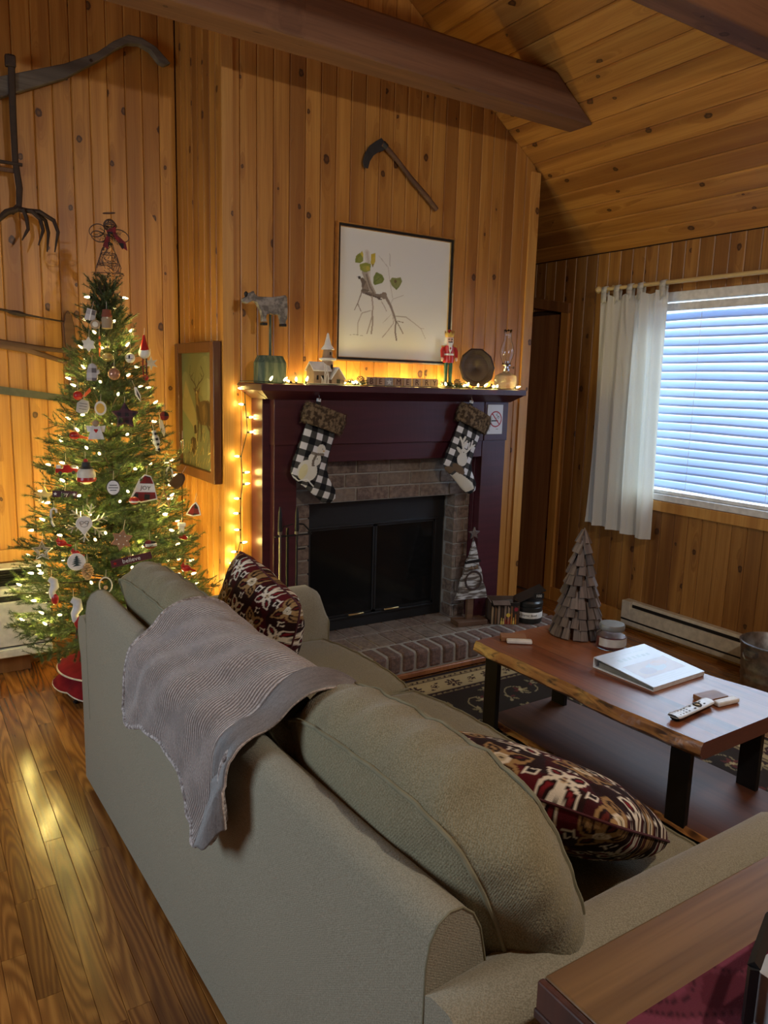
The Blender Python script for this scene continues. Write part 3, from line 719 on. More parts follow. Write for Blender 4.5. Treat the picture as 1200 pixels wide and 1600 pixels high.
house(-.078, .012, -.035, .045, .007, .072, .108, 'x')
house(.012, .082, -.058, .03, .007, .035, .084, 'y', .007)
mb = MB(); mb.lathe([(.030, .007), (.029, .12), (.0, .12)], 12, c=(.022, .012, 0)); obj('tower', mb, card, ch, smooth=.3)
mb = MB(); mb.lathe([(.027, .132), (.0215, .178), (0, .178)], 12, c=(.022, .012, 0)); obj('tower_top', mb, card, ch, smooth=.3)
mb = MB(); mb.lathe([(.030, .118), (.044, .124), (.043, .131), (.028, .135)], 12, c=(.022, .012, 0)); obj('ledge', mb, snow, ch)
mb = MB(); mb.lathe([(.0, .174), (.034, .174), (.032, .180), (.018, .198), (.008, .236), (.0055, .250), (0, .258)], 12, c=(.022, .012, 0)); obj('spire', mb, snow, ch)
for c_, d_ in (((.030, -.0195, .09), (.010, .003, .022)), ((.024, -.014, .155), (.007, .003, .014)), ((.047, -.0595, .018), (.018, .003, .022)), ((-.03, -.0355, .035), (.014, .003, .022)), ((-.058, -.0355, .035), (.010, .003, .022))):
    mb = MB(); mb.box(c_, d_); obj('window_opening', mb, black_m, ch)
twigm = mat('snowy_twig', color=(.62, .58, .55), rough=.9)
mb = MB(); rr = random.Random(2)
for i in range(9):
    x0 = -.025 + rr.uniform(-.02, .02); h = rr.uniform(.04, .10); mb.tube([(x0, -.055, .006), (x0 + rr.uniform(-.008, .008), -.057, h * .6), (x0 + rr.uniform(-.018, .018), -.056, h)], [.0022, .0018, .001], 5)
obj('snowy_twigs', mb, twigm, ch, kind='stuff')

# pine sprig helper
needle_g = mat('spruce_needle', lambda g, b, setc, setr, bump: setc(g.mix(g.ss(g.noise(g.objc(), 38., 2.), .35, .65), (.030, .075, .022), (.105, .150, .045))), rough=.6)
needle_d = mat('fir_needle', color=(.015, .034, .016), rough=.6)
bark = mat('twig_bark', color=(.055, .035, .02), rough=.9)
def needles(mb, p0, p1, n, ln, w, rr, fwd=.6):
    p0, p1 = Vector(p0), Vector(p1); t = (p1 - p0).normalized(); u = t.orthogonal().normalized(); v = t.cross(u)
    for i in range(n):
        f = rr.random(); p = p0.lerp(p1, f); a = rr.uniform(0, 2 * PI); d = (u * math.cos(a) + v * math.sin(a)); l = ln * rr.uniform(.75, 1.15) * (1 - .25 * f)
        q = p + (d + t * fwd).normalized() * l; sv = (q - p).cross(t + Vector((.01, .02, .03))).normalized() * w
        b = len(mb.v); mb.v += [tuple(p + sv), tuple(p - sv), tuple(q)]; mb.f.append((b, b + 1, b + 2)); mb.m.append(0)
cone_m = mat('pine_cone', color=(.10, .06, .035), rough=.9)
def sprig(loc, rotz, label, seed, L_=.16, cone=True):
    rr = random.Random(seed); t = thing('pine_sprig', label, 'greenery', loc, (0, 0, rotz), None)
    mb = MB()
    for k in range(6):
        a = rr.uniform(-.5, .5) + (PI if k % 2 else 0); l = L_ * rr.uniform(.35, .6); e = Vector((math.cos(a) * l, math.sin(a) * l * .5, rr.uniform(.01, .035)))
        needles(mb, (0, 0, .014), e, 80, .026, .0009, rr); mb.tube([(0, 0, .01), e], [.002, .001], 4)
    o = obj('needles', mb, needle_d, t, smooth=0, kind='stuff')
    if cone:
        mb = MB(); 
        for r in range(5):
            for j in range(7):
                a = j * 2 * PI / 7 + r * .45; rad = .017 * math.sin((r + 1) / 6 * PI); mb.sph((math.cos(a) * rad + .012, math.sin(a) * rad, .016 + r * .006), (.005, .005, .003), 5, 3)
        obj('pine_cone', mb, cone_m, t, loc=(0.01, -.01, .006), kind='stuff')
    return t
sprig((.607, -.235, MZ), 0, 'small fir sprig with a dark cone beside the snowy church', 1, .12)
sprig((1.225, -.235, MZ), .1, 'dark fir sprig at the foot of the nutcracker', 2, .20)

# letter blocks BE MERRY
blockw = mat('maple_block', wood_fn((.55, .36, .22), (.46, .29, .17), (.34, .20, .11), knots=False, tint=.5, rough=.6)); greyblk = mat('grey_block', color=(.34, .30, .27), rough=.7)
ink = mat('brown_ink', color=(.07, .02, .014), rough=.7)
xs = [.672, .728, .783, .840, .898, .960, 1.020, 1.074]
for i, (ch_, nm_) in enumerate(zip('BE MERRY', ('letter B, leftmost', 'first letter E, after the B', 'no letter, a pale grey star face', 'letter M', 'second letter E, after the M', 'first letter R', 'second letter R, beside the Y', 'letter Y, rightmost'))):
    t = thing('letter_block', 'small wooden block on the mantel with ' + nm_, 'block', (xs[i] + .037, -.21 + (i % 3) * .002, MZ), (0, 0, random.uniform(-.05, .05)), 'wooden letter blocks on the mantel')
    mb = MB(); mb.box((0, 0, .023), (.052, .022, .046)); obj('block', mb, greyblk if ch_ == ' ' else blockw, t, bevel=.0025)
    if ch_ != ' ': text_mesh(ch_, .042, .0006, ink, 'letter', t, frame((0, -.0116, .0235), (1, 0, 0), (0, 0, 1)) @ Matrix.Rotation(PI / 2, 4, 'X'))
    else:
        st = [(.017 * math.cos(PI / 2 + k * PI / 5) * (1 if k % 2 == 0 else .42), .023 + .017 * math.sin(PI / 2 + k * PI / 5) * (1 if k % 2 == 0 else .42)) for k in range(10)]
        mb = MB(); mb.prism(st, .001, c=(0, -.0111, 0)); obj('star', mb, white_p, t, smooth=0)

# nutcracker
nc = thing('nutcracker', 'red coated wooden nutcracker with crown and white beard on the mantel', 'nutcracker', (1.232, -.175, MZ), (0, 0, -.35))
redp = mat('red_gloss', color=(.42, .02, .02), rough=.3); skin = mat('toy_skin', color=(.70, .45, .36), rough=.4); wht = mat('white_gloss', color=(.75, .73, .70), rough=.35); grn = mat('green_gloss', color=(.01, .08, .04), rough=.3); yel = mat('gold_paint', color=(.65, .42, .10), rough=.3)
mb = MB(); mb.lathe([(0, 0), (.034, 0), (.034, .012), (.030, .016), (0, .016)], 20); obj('base', mb, yel, nc)
for sx in (-.013, .013):
    mb = MB(); mb.lathe([(0, .016), (.013, .016), (.013, .03), (.010, .034), (.010, .075), (.0115, .08), (.011, .14), (0, .14)], 12, c=(sx, 0, 0)); obj('leg', mb, grn, nc)
    mb = MB(); mb.sph((sx, -.008, .022), (.011, .016, .008)); obj('boot', mb, black_m, nc)
mb = MB(); mb.lathe([(0, .135), (.030, .137), (.031, .165), (.026, .185), (.029, .215), (.027, .228), (0, .23)], 20); obj('coat', mb, redp, nc)
mb = MB(); mb.lathe([(.0285, .176), (.030, .178), (.030, .184), (.0285, .186)], 20); obj('belt', mb, wht, nc)
for sx in (-1, 1):
    mb = MB(); mb.tube([(sx * .029, 0, .222), (sx * .040, -.004, .20), (sx * .040, -.014, .165)], [.010, .010, .009], 10); obj('arm', mb, redp, nc)
    mb = MB(); mb.sph((sx * .040, -.015, .155), (.008, .008, .011)); obj('hand', mb, skin, nc)
    mb = MB(); mb.lathe([(0, .222), (.013, .222), (.011, .229), (0, .230)], 12, c=(sx * .033, 0, 0)); obj('epaulette', mb, yel, nc)
    mb = MB(); mb.sph((sx * .009, -.0225, .262), (.004, .002, .003)); obj('eye', mb, black_m, nc)
mb = MB(); mb.lathe([(0, .228), (.021, .229), (.0225, .25), (.0215, .276), (0, .278)], 16); obj('head', mb, skin, nc)
mb = MB(); mb.prism([(-.011, .245), (.011, .245), (.009, .205), (0, .185), (-.009, .205)], .006, c=(0, -.022, 0)); obj('beard', mb, wht, nc, bevel=.002)
mb = MB(); mb.sph((0, -.0245, .254), (.004, .005, .005)); obj('nose', mb, skin, nc)
mb = MB(); mb.box((0, -.0235, .2475), (.024, .004, .004)); obj('moustache', mb, black_m, nc)
mb = MB(); mb.lathe([(.0228, .230), (.026, .245), (.025, .270), (.0215, .276), (.0215, .25)], 16, c=(0, .0045, 0)); obj('hair', mb, wht, nc)
mb = MB(); n = 16; vs = []
for k in range(n): 
    a = 2 * PI * k / n; vs += [(.0225 * math.cos(a), .0225 * math.sin(a), .274), (.0265 * math.cos(a), .0265 * math.sin(a), .308 if k % 2 == 0 else .290)]
mb.add(vs, [(2 * k, 2 * ((k + 1) % n), 2 * ((k + 1) % n) + 1, 2 * k + 1) for k in range(n)]); o = obj('crown', mb, yel, nc); sm = o.modifiers.new('s', 'SOLIDIFY'); sm.thickness = .002
mb = MB(); mb.sph((0, 0, .292), (.0185, .0185, .024)); obj('cap', mb, redp, nc)

# dark polygonal plate on a stand
pt = thing('decorative_plate', 'dark brown scalloped wooden plate propped upright on the mantel', 'plate', (1.458, -.145, MZ), (0, 0, -.30))
platem = mat('dark_plate', wood_fn((.05, .028, .02), (.035, .02, .015), (.02, .012, .01), knots=False, axis='x', tint=0, rough=.6))
Rt = Matrix.Rotation(math.radians(80), 3, 'X')
mb = MB(); n = 10; NA = 60
prof = [(0, .010), (.078, .010), (.084, .004), (.100, -.004), (.108, -.002)]
vs = []
for r, z in prof:
    for k in range(NA):
        a = 2 * PI * k / NA; seg = (a * n / (2 * PI)) % 1; rr_ = r * (1 if r < .09 else (1 + .045 * abs(2 * seg - 1) ** 2 - .015)); rr_ = max(rr_, 1e-4)
        vs.append(Rt @ Vector((rr_ * math.cos(a) * .97, rr_ * math.sin(a), -z)) + Vector((0, 0, .118)))
mb.add(vs, [(i * NA + k, i * NA + (k + 1) % NA, (i + 1) * NA + (k + 1) % NA, (i + 1) * NA + k) for i in range(len(prof) - 1) for k in range(NA)])
o = obj('plate', mb, platem, pt, smooth=.5); sm = o.modifiers.new('s', 'SOLIDIFY'); sm.thickness = .005
mb = MB()
for sx in (-1, 1): mb.tube([(sx * .02, .035, .0035), (sx * .055, -.028, .0035), (sx * .075, -.042, .012), (sx * .082, -.040, .030)], .0045, 8)
obj('easel', mb, iron_m, pt, kind='stuff')

# oil lamp
ol = thing('oil_lamp', 'clear glass oil lamp with a tall chimney at the right end of the mantel', 'lamp', (1.632, -.20, MZ))
glassy = mat('pressed_glass', lambda g, b, setc, setr, bump: bump(g.n('TexVoronoi', {'Vector': g.objc(), 'Scale': 130.}).outputs[0], .8, .004), rough=.05, Transmission_Weight=.92, IOR=1.45); glassy.node_tree.nodes['Principled BSDF'].inputs['Base Color'].default_value = (.98, .95, .85, 1)
mb = MB(); mb.lathe([(0, .0), (.063, .0), (.066, .008), (.066, .060), (.060, .078), (.035, .092), (.020, .098), (.018, .108), (0, .108)], 24, sx=1); obj('font', mb, glassy, ol)
mb = MB(); mb.lathe([(0, .106), (.020, .106), (.021, .116), (.014, .120), (.014, .130), (.026, .134), (.027, .140), (.013, .150), (.012, .16), (0, .16)], 20); obj('burner', mb, chrome, ol)
mb = MB(); mb.cyl((.014, -.004, .125), (.045, -.012, .125), .002, n=6); mb.cyl((.043, -.012, .125), (.047, -.013, .125), .008, n=10); obj('wick_key', mb, chrome, ol)
mb = MB()
pr = [(.024, .137), (.024, .155), (.038, .190), (.041, .215), (.035, .245), (.024, .275), (.0205, .310), (.024, .335)]
n = 28; vs = []
for i, (r, z) in enumerate(pr):
    for k in range(n):
        a = 2 * PI * k / n; zz = z + (.004 * math.sin(8 * a) if i == len(pr) - 1 else 0); vs.append((r * math.cos(a), r * math.sin(a), zz))
mb.add(vs, [(i * n + k, i * n + (k + 1) % n, (i + 1) * n + (k + 1) % n, (i + 1) * n + k) for i in range(len(pr) - 1) for k in range(n)])
o = obj('lamp_chimney', mb, glass_m, ol, smooth=1); sm = o.modifiers.new('s', 'SOLIDIFY'); sm.thickness = .0016

# string of lights along the mantel and down its left side
sl_ = thing('string_lights', 'string of warm white bulbs along the mantel and hanging down its left side', 'string lights', (.10, -.02, 1.50))
SO = Vector((.10, -.02, 1.50))
bulb_me = None
def bulb_mesh():
    mb = MB(); mb.mi = 0; mb.lathe([(0, .004), (.0045, .006), (.0060, .014), (.0045, .024), (.0015, .031), (0, .032)], 10)
    mb.mi = 1; mb.lathe([(0, -.008), (.0045, -.008), (.0048, .006), (0, .007)], 8); return mesh_of('bulb', mb, [bulb_m, wire_m], 1)
bulb_me = bulb_mesh()
def bulb(par, pos, d, power, name='bulb', scale=1., O=None, light=True):
    q = Vector(d).normalized().to_track_quat('Z', 'Y'); p = Vector(pos) - O
    o = link_mesh(name, bulb_me, par, M=Matrix.LocRotScale(p, q, (scale,) * 3))
    if light:
        lp = p + Vector(d).normalized() * .018; point('bulb_light', lp, power, WARM, .012, par)
    return o
down = [(.127, 1.500), (.066, 1.470), (.069, 1.393), (.137, 1.330), (.119, 1.257), (.048, 1.138), (.098, 1.056), (.085, .999), (.030, .927), (.036, .852), (.070, .768), (.085, .700), (.022, .656), (.011, .598)]
wx = [.100, .095, .098, .105, .108, .075, .082, .083, .072, .068, .072, .068, .055, .045]
for i, (x, z) in enumerate(down[1:], 1):
    s_ = 1 if x > wx[i] else -1
    bulb(sl_, (wx[i] + s_ * .006, -.034, z), (s_, -.15, .1), 0.50, O=SO)
wp = [Vector((.14, -.27, 1.506)), Vector((.09, -.16, 1.508)), Vector((.060, -.06, 1.506)), Vector((.058, -.03, 1.49))] + [Vector((wx[i], -.034, down[i][1])) for i in range(1, 14)] + [Vector((.04, -.034, .50)), Vector((.05, -.034, .3))]
mb = MB(); mb.tube([p - SO for p in wp], .0022, 6); obj('wire', mb, wire_m, sl_)
along = [(-.02 + .10, -.342, -.6), (.15, -.34, -.5), (.215, -.345, .6), (.275, -.33, 1), (.545, -.33, -.3), (.58, -.30, .5), (1.105, -.345, -.6), (1.218, -.34, -.2), (1.25, -.345, .5), (1.33, -.34, -.4), (1.372, -.34, .4), (1.43, -.345, .1), (1.478, -.33, .3), (1.60, -.345, -.2)]
for i, (x, y, dz) in enumerate(along): bulb(sl_, (x + .040, y + .068, 1.511), (random.uniform(-.6, .6), -.3, abs(dz) * .6), 0.26, O=SO)
for x in (.33, .42, .54, .62, .68, .75, .82, .89, .96, 1.03, 1.10, 1.17, 1.30, 1.38, 1.53, 1.66): bulb(sl_, (x, -.07 + random.uniform(-.02, .02), 1.508), (random.uniform(-1, 1), .3, .25), 0.95, O=SO)
pts = [Vector((.14, -.27, 1.506))]
for i in range(28): pts.append(Vector((.16 + i * .0555, -.268 + .012 * math.sin(i * 1.7), 1.5025)))
mb = MB(); mb.tube([p - SO for p in pts], .0020, 5); obj('wire', mb, wire_m, sl_)
pts = [Vector((1.66, -.26, 1.5025)), Vector((1.70, -.15, 1.5025))] + [Vector((1.68 - i * .05, -.07 + .015 * math.sin(i * 1.3), 1.5025)) for i in range(27)]
mb = MB(); mb.tube([p - SO for p in pts], .0020, 5); obj('wire', mb, wire_m, sl_)

# ================================================================== STOCKINGS
def stocking(loc, pts_, cuff, label, motif, w0, rot=0.):
    # cloth printed in buffalo check: a thick padded outline painted by a raster on a fine front sheet
    t = thing('christmas_stocking', label, 'stocking', loc, (0, 0, 0), None)
    h = .50; w = .36; nx, ny = 130, 180
    cv = Canvas(w, h, nx, ny, '17171a')
    return t, cv
def padded(cv, outline, thick, name, par, m=col_fab, ang=0., origin=(0, 0)):
    # builds a puffed shape from the part of the canvas inside the outline; both sides
    n = len(outline); X, Y = cv.X, cv.Y
    ins = np.zeros(X.shape, bool); dist = np.full(X.shape, 1e9)
    for i in range(n):
        (x0, y0), (x1, y1) = outline[i], outline[(i + 1) % n]
        if y0 != y1: ins ^= ((y0 > Y) != (y1 > Y)) & (X < (x1 - x0) * (Y - y0) / (y1 - y0) + x0)
        dx, dy = x1 - x0, y1 - y0; tt = np.clip(((X - x0) * dx + (Y - y0) * dy) / (dx * dx + dy * dy + 1e-12), 0, 1)
        dist = np.minimum(dist, np.hypot(X - x0 - tt * dx, Y - y0 - tt * dy))
    cell = X[0, 1] - X[0, 0]; keep = ins | (dist < cell * .75)
    hgt = np.where(ins, np.sqrt(np.clip(dist / (thick * 1.6), 0, 1)) * thick / 2, 0)
    idx = -np.ones(X.shape, int); k = int(keep.sum()); idx[keep] = np.arange(k)
    # snap border vertices onto the outline for a clean edge
    V = np.stack([X[keep], -hgt[keep], Y[keep]], -1); Vb = np.stack([X[keep], hgt[keep], Y[keep]], -1)
    ca, sa = math.cos(ang), math.sin(ang); ox, oz = origin
    def rot(V): a, c = V[:, 0] - ox, V[:, 2] - oz; return np.stack([a * ca - c * sa, V[:, 1], a * sa + c * ca], -1)
    mb = MB(); mb.v = [tuple(p) for p in np.concatenate([rot(V), rot(Vb)])]
    q = keep[:-1, :-1] & keep[1:, :-1] & keep[:-1, 1:] & keep[1:, 1:]
    A, B_, C, D = idx[:-1, :-1][q], idx[:-1, 1:][q], idx[1:, 1:][q], idx[1:, :-1][q]
    mb.f = [tuple(r) for r in np.stack([A, B_, C, D], -1).tolist()] + [tuple(r) for r in (np.stack([A, D, C, B_], -1) + k).tolist()]
    mb.m = [0] * len(mb.f); cc = linear(np.clip(cv.C, 0, 1))[keep]; mb.col = np.concatenate([cc, cc])
    return obj(name, mb, m, par, smooth=1.5)
def fur_cuff(par, w, h, d, name='fur_cuff', M=None, colr=None, seed=0, ln=.012):
    rr = random.Random(seed); mb = MB(); n = 26; mm = 12; vs = []
    for j in range(mm + 1):
        v = j / mm
        for k in range(n):
            a = 2 * PI * k / n; e = 1.0 + .10 * math.sin(v * PI) + rr.uniform(-.03, .03)
            x = math.copysign(abs(math.cos(a)) ** .6, math.cos(a)) * w / 2 * e; y = math.sin(a) * d / 2 * e; vs.append((x, y, v * h))
    mb.add(vs, [(j * n + k, j * n + (k + 1) % n, (j + 1) * n + (k + 1) % n, (j + 1) * n + k) for j in range(mm) for k in range(n)] + [tuple(range(n - 1, -1, -1)), tuple(mm * n + k for k in range(n))])
    body = list(vs)
    for i in range(2600):
        p = Vector(body[rr.randrange(len(body))]) + Vector((rr.uniform(-.004, .004), rr.uniform(-.004, .004), rr.uniform(-.006, .006)))
        o = Vector((p.x / w * 2, p.y / d * 2, rr.uniform(-.9, .5))).normalized() + Vector((rr.uniform(-.5, .5), rr.uniform(-.5, .5), rr.uniform(-.5, .5))); q = p + o.normalized() * ln * rr.uniform(.6, 1.2); s_ = Vector((rr.uniform(-1, 1), rr.uniform(-1, 1), 0)).normalized() * .0008
        mb.add([p + s_, p - s_, q], [(0, 1, 2)])
    return obj(name, mb, fur_m, par, M=M, smooth=1.2)
fur_m = mat('brown_fur', lambda g, b, setc, setr, bump: setc(g.mix(g.ss(g.noise(g.objc(), 55., 3.), .4, .62), (.055, .035, .02), (.20, .14, .08))), rough=.9, spec=.15)
strap_m = mat('check_strap', lambda g, b, setc, setr, bump: setc(g.mix(g.m('GREATER_THAN', g.m('SINE', g.m('MULTIPLY', g.n('SeparateXYZ', {0: g.objc()}).outputs[2], 130.)), 0.), (.012, .012, .014), (.62, .62, .62))), rough=.9)
def checks(cv, s_=.033, ca=0.):
    u = (cv.X / s_).astype(int) % 2; v = (cv.Y / s_).astype(int) % 2
    cv.C[:] = hexc('141417'); cv.C[(u ^ v) == 1] = hexc('43423f'); cv.C[(u == 1) & (v == 1)] = hexc('d5d3d0')
out1 = [(.035, .36), (.205, .36), (.205, .25), (.215, .175), (.245, .13), (.30, .085), (.312, .045), (.290, .015), (.245, .008), (.20, .025), (.13, .055), (.06, .075), (.028, .105), (.022, .16), (.03, .26)]
def mk_stocking(xtop, ztop, label, which, ang, seed):
    t = thing('christmas_stocking', label, 'stocking', (xtop, -.250, ztop), (0, 0, 0))
    cv = Canvas(.34, .38, 124, 138, '141417'); checks(cv)
    if which == 0:
        for (x, y, r, ry) in ((.105, .135, .052, .055), (.125, .20, .036, .034), (.145, .255, .026, .026)): cv.disc(x, y, r, ry, c='d8d4c4')
        cv.disc(.085, .125, .02, .04, c='d8cfa0'); cv.line([(.10, .225), (.135, .228), (.165, .235)], .013, '7a7266'); cv.line([(.125, .225), (.118, .19), (.122, .17)], .013, '6e6456')
        cv.disc(.151, .26, .003, c='20201e'); cv.disc(.162, .253, .007, .003, c='c09040'); cv.disc(.135, .205, .003, c='20201e'); cv.disc(.13, .17, .003, c='20201e')
        cv.line([(.03, .095), (.08, .075), (.12, .095), (.165, .07)], .005, 'e8e6e0')
    else:
        cv.disc(.13, .165, .038, .035, c='cfcabb'); cv.disc(.12, .20, .026, .026, c='cfcabb'); cv.disc(.088, .205, .024, .010, c='c8c2b2', ang=-.5)
        for s_ in (-1, 1):
            cv.line([(.125 + s_ * .012, .215), (.125 + s_ * .035, .25), (.125 + s_ * .03, .285)], .013, 'd6d1c3'); cv.line([(.125 + s_ * .035, .25), (.125 + s_ * .058, .272)], .011, 'd6d1c3'); cv.line([(.125 + s_ * .02, .235), (.125 + s_ * .012, .27)], .01, 'd6d1c3')
        cv.disc(.12, .205, .003, c='20201e'); cv.disc(.14, .205, .003, c='20201e')
        cv.poly([(.02, .06), (.06, .10), (.12, .11), (.10, .07), (.06, .055)], '6b5844'); cv.poly([(.10, .035), (.13, .095), (.20, .085), (.26, .075), (.29, .05), (.25, .012)], 'c9c1ae'); cv.disc(.13, .11, .05, .02, c='6b5844', ang=-.2)
    o = padded(cv, out1, .05, 'stocking_body', t, ang=ang, origin=(.068, .475))
    M = Matrix.Rotation(-ang, 4, 'Y') @ Matrix.Translation((.052, 0, .355 - .475))
    fur_cuff(t, .222, .102, .062, M=M, seed=seed)
    mb = MB(); mb.box((0, -.004, .02 - .06), (.018, .012, .11)); obj('hanging_loop', mb, strap_m, t, M=Matrix.Rotation(-ang * .4, 4, 'Y') @ Matrix.Translation((-.005, 0, 0)))
    mb = MB(); mb.tube([(0, .010, .03), (0, -.006, .03), (0, -.012, .016), (0, -.006, .006)], .003, 6); obj('hook', mb, chrome, t, loc=(-.005, 0, -.0))
    return t
mk_stocking(.393, 1.418, 'black and white checked stocking with a white snowman, left one on the mantel', 0, math.radians(-18), 1)
mk_stocking(1.347, 1.418, 'checked stocking with a cream reindeer and cream foot, right one on the mantel', 1, math.radians(-23), 2)
# no smoking sign
ns = thing('no_smoking_sign', 'small white sign with a red crossed out cigarette symbol by the right stocking', 'sign', (1.556, -.2125, 1.327))
cv = Canvas(.114, .166, 76, 110, 'd4d6da')
cv.disc(.062, .085, .046, c='a01828'); cv.disc(.062, .085, .039, c='d4d6da')
cv.rect(.030, .072, .072, .079, '1a1a1a'); cv.rect(.074, .072, .080, .079, '1a1a1a'); cv.line([(.070, .09), (.080, .10), (.066, .108), (.074, .118)], .003, '1a1a1a'); cv.line([(.080, .086), (.088, .096), (.082, .104)], .003, '1a1a1a')
cv.line([(.034, .117), (.092, .054)], .007, 'a01828'); cv.rect(.066, .026, .084, .029, '555555')
cv.mesh('printed_face', None, ns, M=Matrix.Translation((-.057, -.0022, -.083)))
mb = MB(); mb.box((0, 0, 0), (.116, .004, .168)); obj('plate', mb, white_p, ns, bevel=.001)

# fireplace tools
ft = thing('fireplace_tools', 'black wrought iron fireplace tool set left of the firebox', 'fireplace tools', (.18, -.37, HZ))
silver = mat('brushed_steel', color=(.35, .34, .33), rough=.3, metal=1.)
mb = MB(); mb.lathe([(0, 0), (.10, 0), (.10, .008), (.03, .018), (0, .02)], 24); obj('base', mb, black_m, ft)
mb = MB(); mb.cyl((0, .02, .01), (0, .02, .68), .007, n=8); obj('post', mb, black_m, ft)
for nm, x, ht, tp in (('poker', -.048, .66, 0), ('brush', .040, .655, 1)):
    mb = MB(); mb.cyl((x, 0, .10), (x, 0, ht), .006, n=8); o = obj(nm, mb, silver if tp == 0 else black_m, ft)
    mb = MB(); mb.lathe([(0, 0), (.008, 0), (.010, .02), (.008, .10), (.004, .125), (0, .128)], 10, c=(x, 0, ht)); obj('handle', mb, black_m, o)
    mb = MB(); mb.lathe([(0, -.005), (.011, -.005), (.011, .008), (0, .008)], 10, c=(x, 0, ht)); obj('collar', mb, silver, o)
    if tp:
        mb = MB(); mb.box((x, 0, .07), (.05, .02, .08)); obj('bristles', mb, black_m, o)
mb = MB(); mb.tube([(-.075, 0, .645), (.12, 0, .645)], .004, 6); mb.tube([(.04, 0, .70), (.075, 0, .695), (.10, 0, .67), (.115, 0, .645)], .004, 6); mb.tube([(-.048, 0, .66), (-.03, 0, .69), (.02, 0, .70)], .003, 6); mb.tube([(.04, 0, .575), (.085, 0, .575)], .004, 6); obj('hook_bar', mb, black_m, ft, kind='stuff')

# standing wooden tree decoration on the hearth
wt = thing('wooden_tree_decoration', 'whitewashed plank tree with a metal star standing on the hearth', 'decoration', (1.385, -.275, HZ), (0, 0, -.18)); wt.scale = (1.13, 1.0, 1.13)
whitew = mat('whitewashed_plank', lambda g, b, setc, setr, bump: setc(g.mix(g.ss(g.noise(g.sc(g.objc(), (12., 12., 70.)), 1., 5.), .44, .56), (.10, .08, .065), (.46, .45, .44))), rough=.9)
brownw = mat('brown_stained', wood_fn((.14, .075, .04), (.10, .05, .028), (.06, .03, .018), knots=False, axis='x', tint=0, rough=.6))
mb = MB(); mb.box((0, 0, .0135), (.17, .10, .025)); obj('foot_board', mb, brownw, wt, bevel=.002)
mb = MB(); mb.box((0, .004, .085), (.034, .026, .12)); obj('post', mb, brownw, wt, bevel=.002)
H0, H1, HW = .135, .445, .092
yy = [.135, .185, .232, .278, .325, .372, .410, .445]
sk = [0, .012, -.010, .014, -.012, .010, .006, 0]
for i in range(len(yy) - 1):
    za, zb_ = yy[i] + .0012, yy[i + 1] - .0012
    wa, wb_ = HW * (H1 - za) / (H1 - H0), HW * (H1 - zb_) / (H1 - H0)
    mb = MB(); mb.prism([(-wa, za - (sk[i] if i else 0)), (wa, za + sk[i]), (max(wb_, .001), zb_ + sk[i + 1]), (-max(wb_, .001), zb_ - sk[i + 1])], .018, c=(0, .0, 0)); obj('plank', mb, whitew, wt, smooth=0, bevel=.001)
mb = MB(); mb.tube([(.003 + .045 * math.cos(a), -.024, .235 + .047 * math.sin(a)) for a in np.linspace(0, 2 * PI, 33)[:-1]], .0055, 6, closed=True); vine = mat('vine_wreath', color=(.045, .025, .02), rough=.95); obj('wreath_ring', mb, vine, wt)
mb = MB(); mb.tube([(-.03, -.026, .295), (-.015, -.034, .305), (0, -.028, .298), (.015, -.034, .308), (.03, -.026, .297)], [.002, .010, .005, .010, .002], 8); burl = mat('burlap', color=(.15, .10, .065), rough=.95); obj('bow', mb, burl, wt)
mb = MB(); mb.prism([(-.042, .322), (.045, .330), (.036, .345), (-.034, .338)], .022, c=(0, .002, 0)); obj('dark_stripe', mb, black_m, wt)
mb = MB(); st = [((.034 if k % 2 == 0 else .015) * math.cos(PI / 2 + k * PI / 5), .478 + (.034 if k % 2 == 0 else .015) * math.sin(PI / 2 + k * PI / 5)) for k in range(10)]
mb.prism(st[::-1], .014, c=(0, -.003, 0)); galv = mat('galvanised', lambda g, b, setc, setr, bump: setc(g.mix(g.ss(g.noise(g.objc(), 30., 4.), .3, .7), (.20, .20, .20), (.36, .36, .36))), rough=.38, metal=.9); obj('star', mb, galv, wt, smooth=0, bevel=.001)
mb = MB(); mb.cyl((0, -.004, .44), (0, -.004, .455), .003, n=6); obj('star_pin', mb, galv, wt)

# box of fire logs and black canister
fx = thing('firelog_box', 'open cardboard box printed with flames standing on the hearth', 'box', (1.600, -.318, HZ), (0, 0, -.50))
cv = Canvas(.17, .13, 85, 65, '1a120e'); rr = random.Random(9)
for i in range(9): x = .005 + i * .019; cv.poly([(x, 0), (x + .012, 0), (x + .013, .10 + rr.uniform(-.015, .015)), (x + .001, .11)], rr.choice(('8a7460', '6b4c30', 'a08868', '40291a')))
for i in range(8): x = .06 + i * .012; cv.poly([(x, 0), (x + .01, 0), (x + .005, rr.uniform(.04, .09))], rr.choice(('d8c060', 'b07020', '903018')))
cv.disc(.105, .055, .012, c='d0b040'); cv.rect(.0, .112, .17, .13, '15100e'); cv.disc(.15, .09, .012, c='8a2030')
cv.mesh('printed_front', None, fx, M=Matrix.Translation((-.085, -.0755, .0)))
cv2 = Canvas(.15, .13, 60, 52, '120e0c')
for i in range(7): x = .01 + i * .02; cv2.poly([(x, 0), (x + .009, 0), (x + .006, rr.uniform(.05, .09))], rr.choice(('a89068', '705030', '503020')))
cv2.disc(.03, .095, .014, c='902838'); cv2.rect(.07, .10, .12, .12, '201818')
cv2.mesh('printed_side', None, fx, M=Matrix.Translation((.0855, -.075, 0)) @ Matrix.Rotation(PI / 2, 4, 'Z'))
carton = mat('carton', color=(.10, .06, .04), rough=.8)
mb = MB(); mb.box((0, 0, .003), (.168, .148, .004))
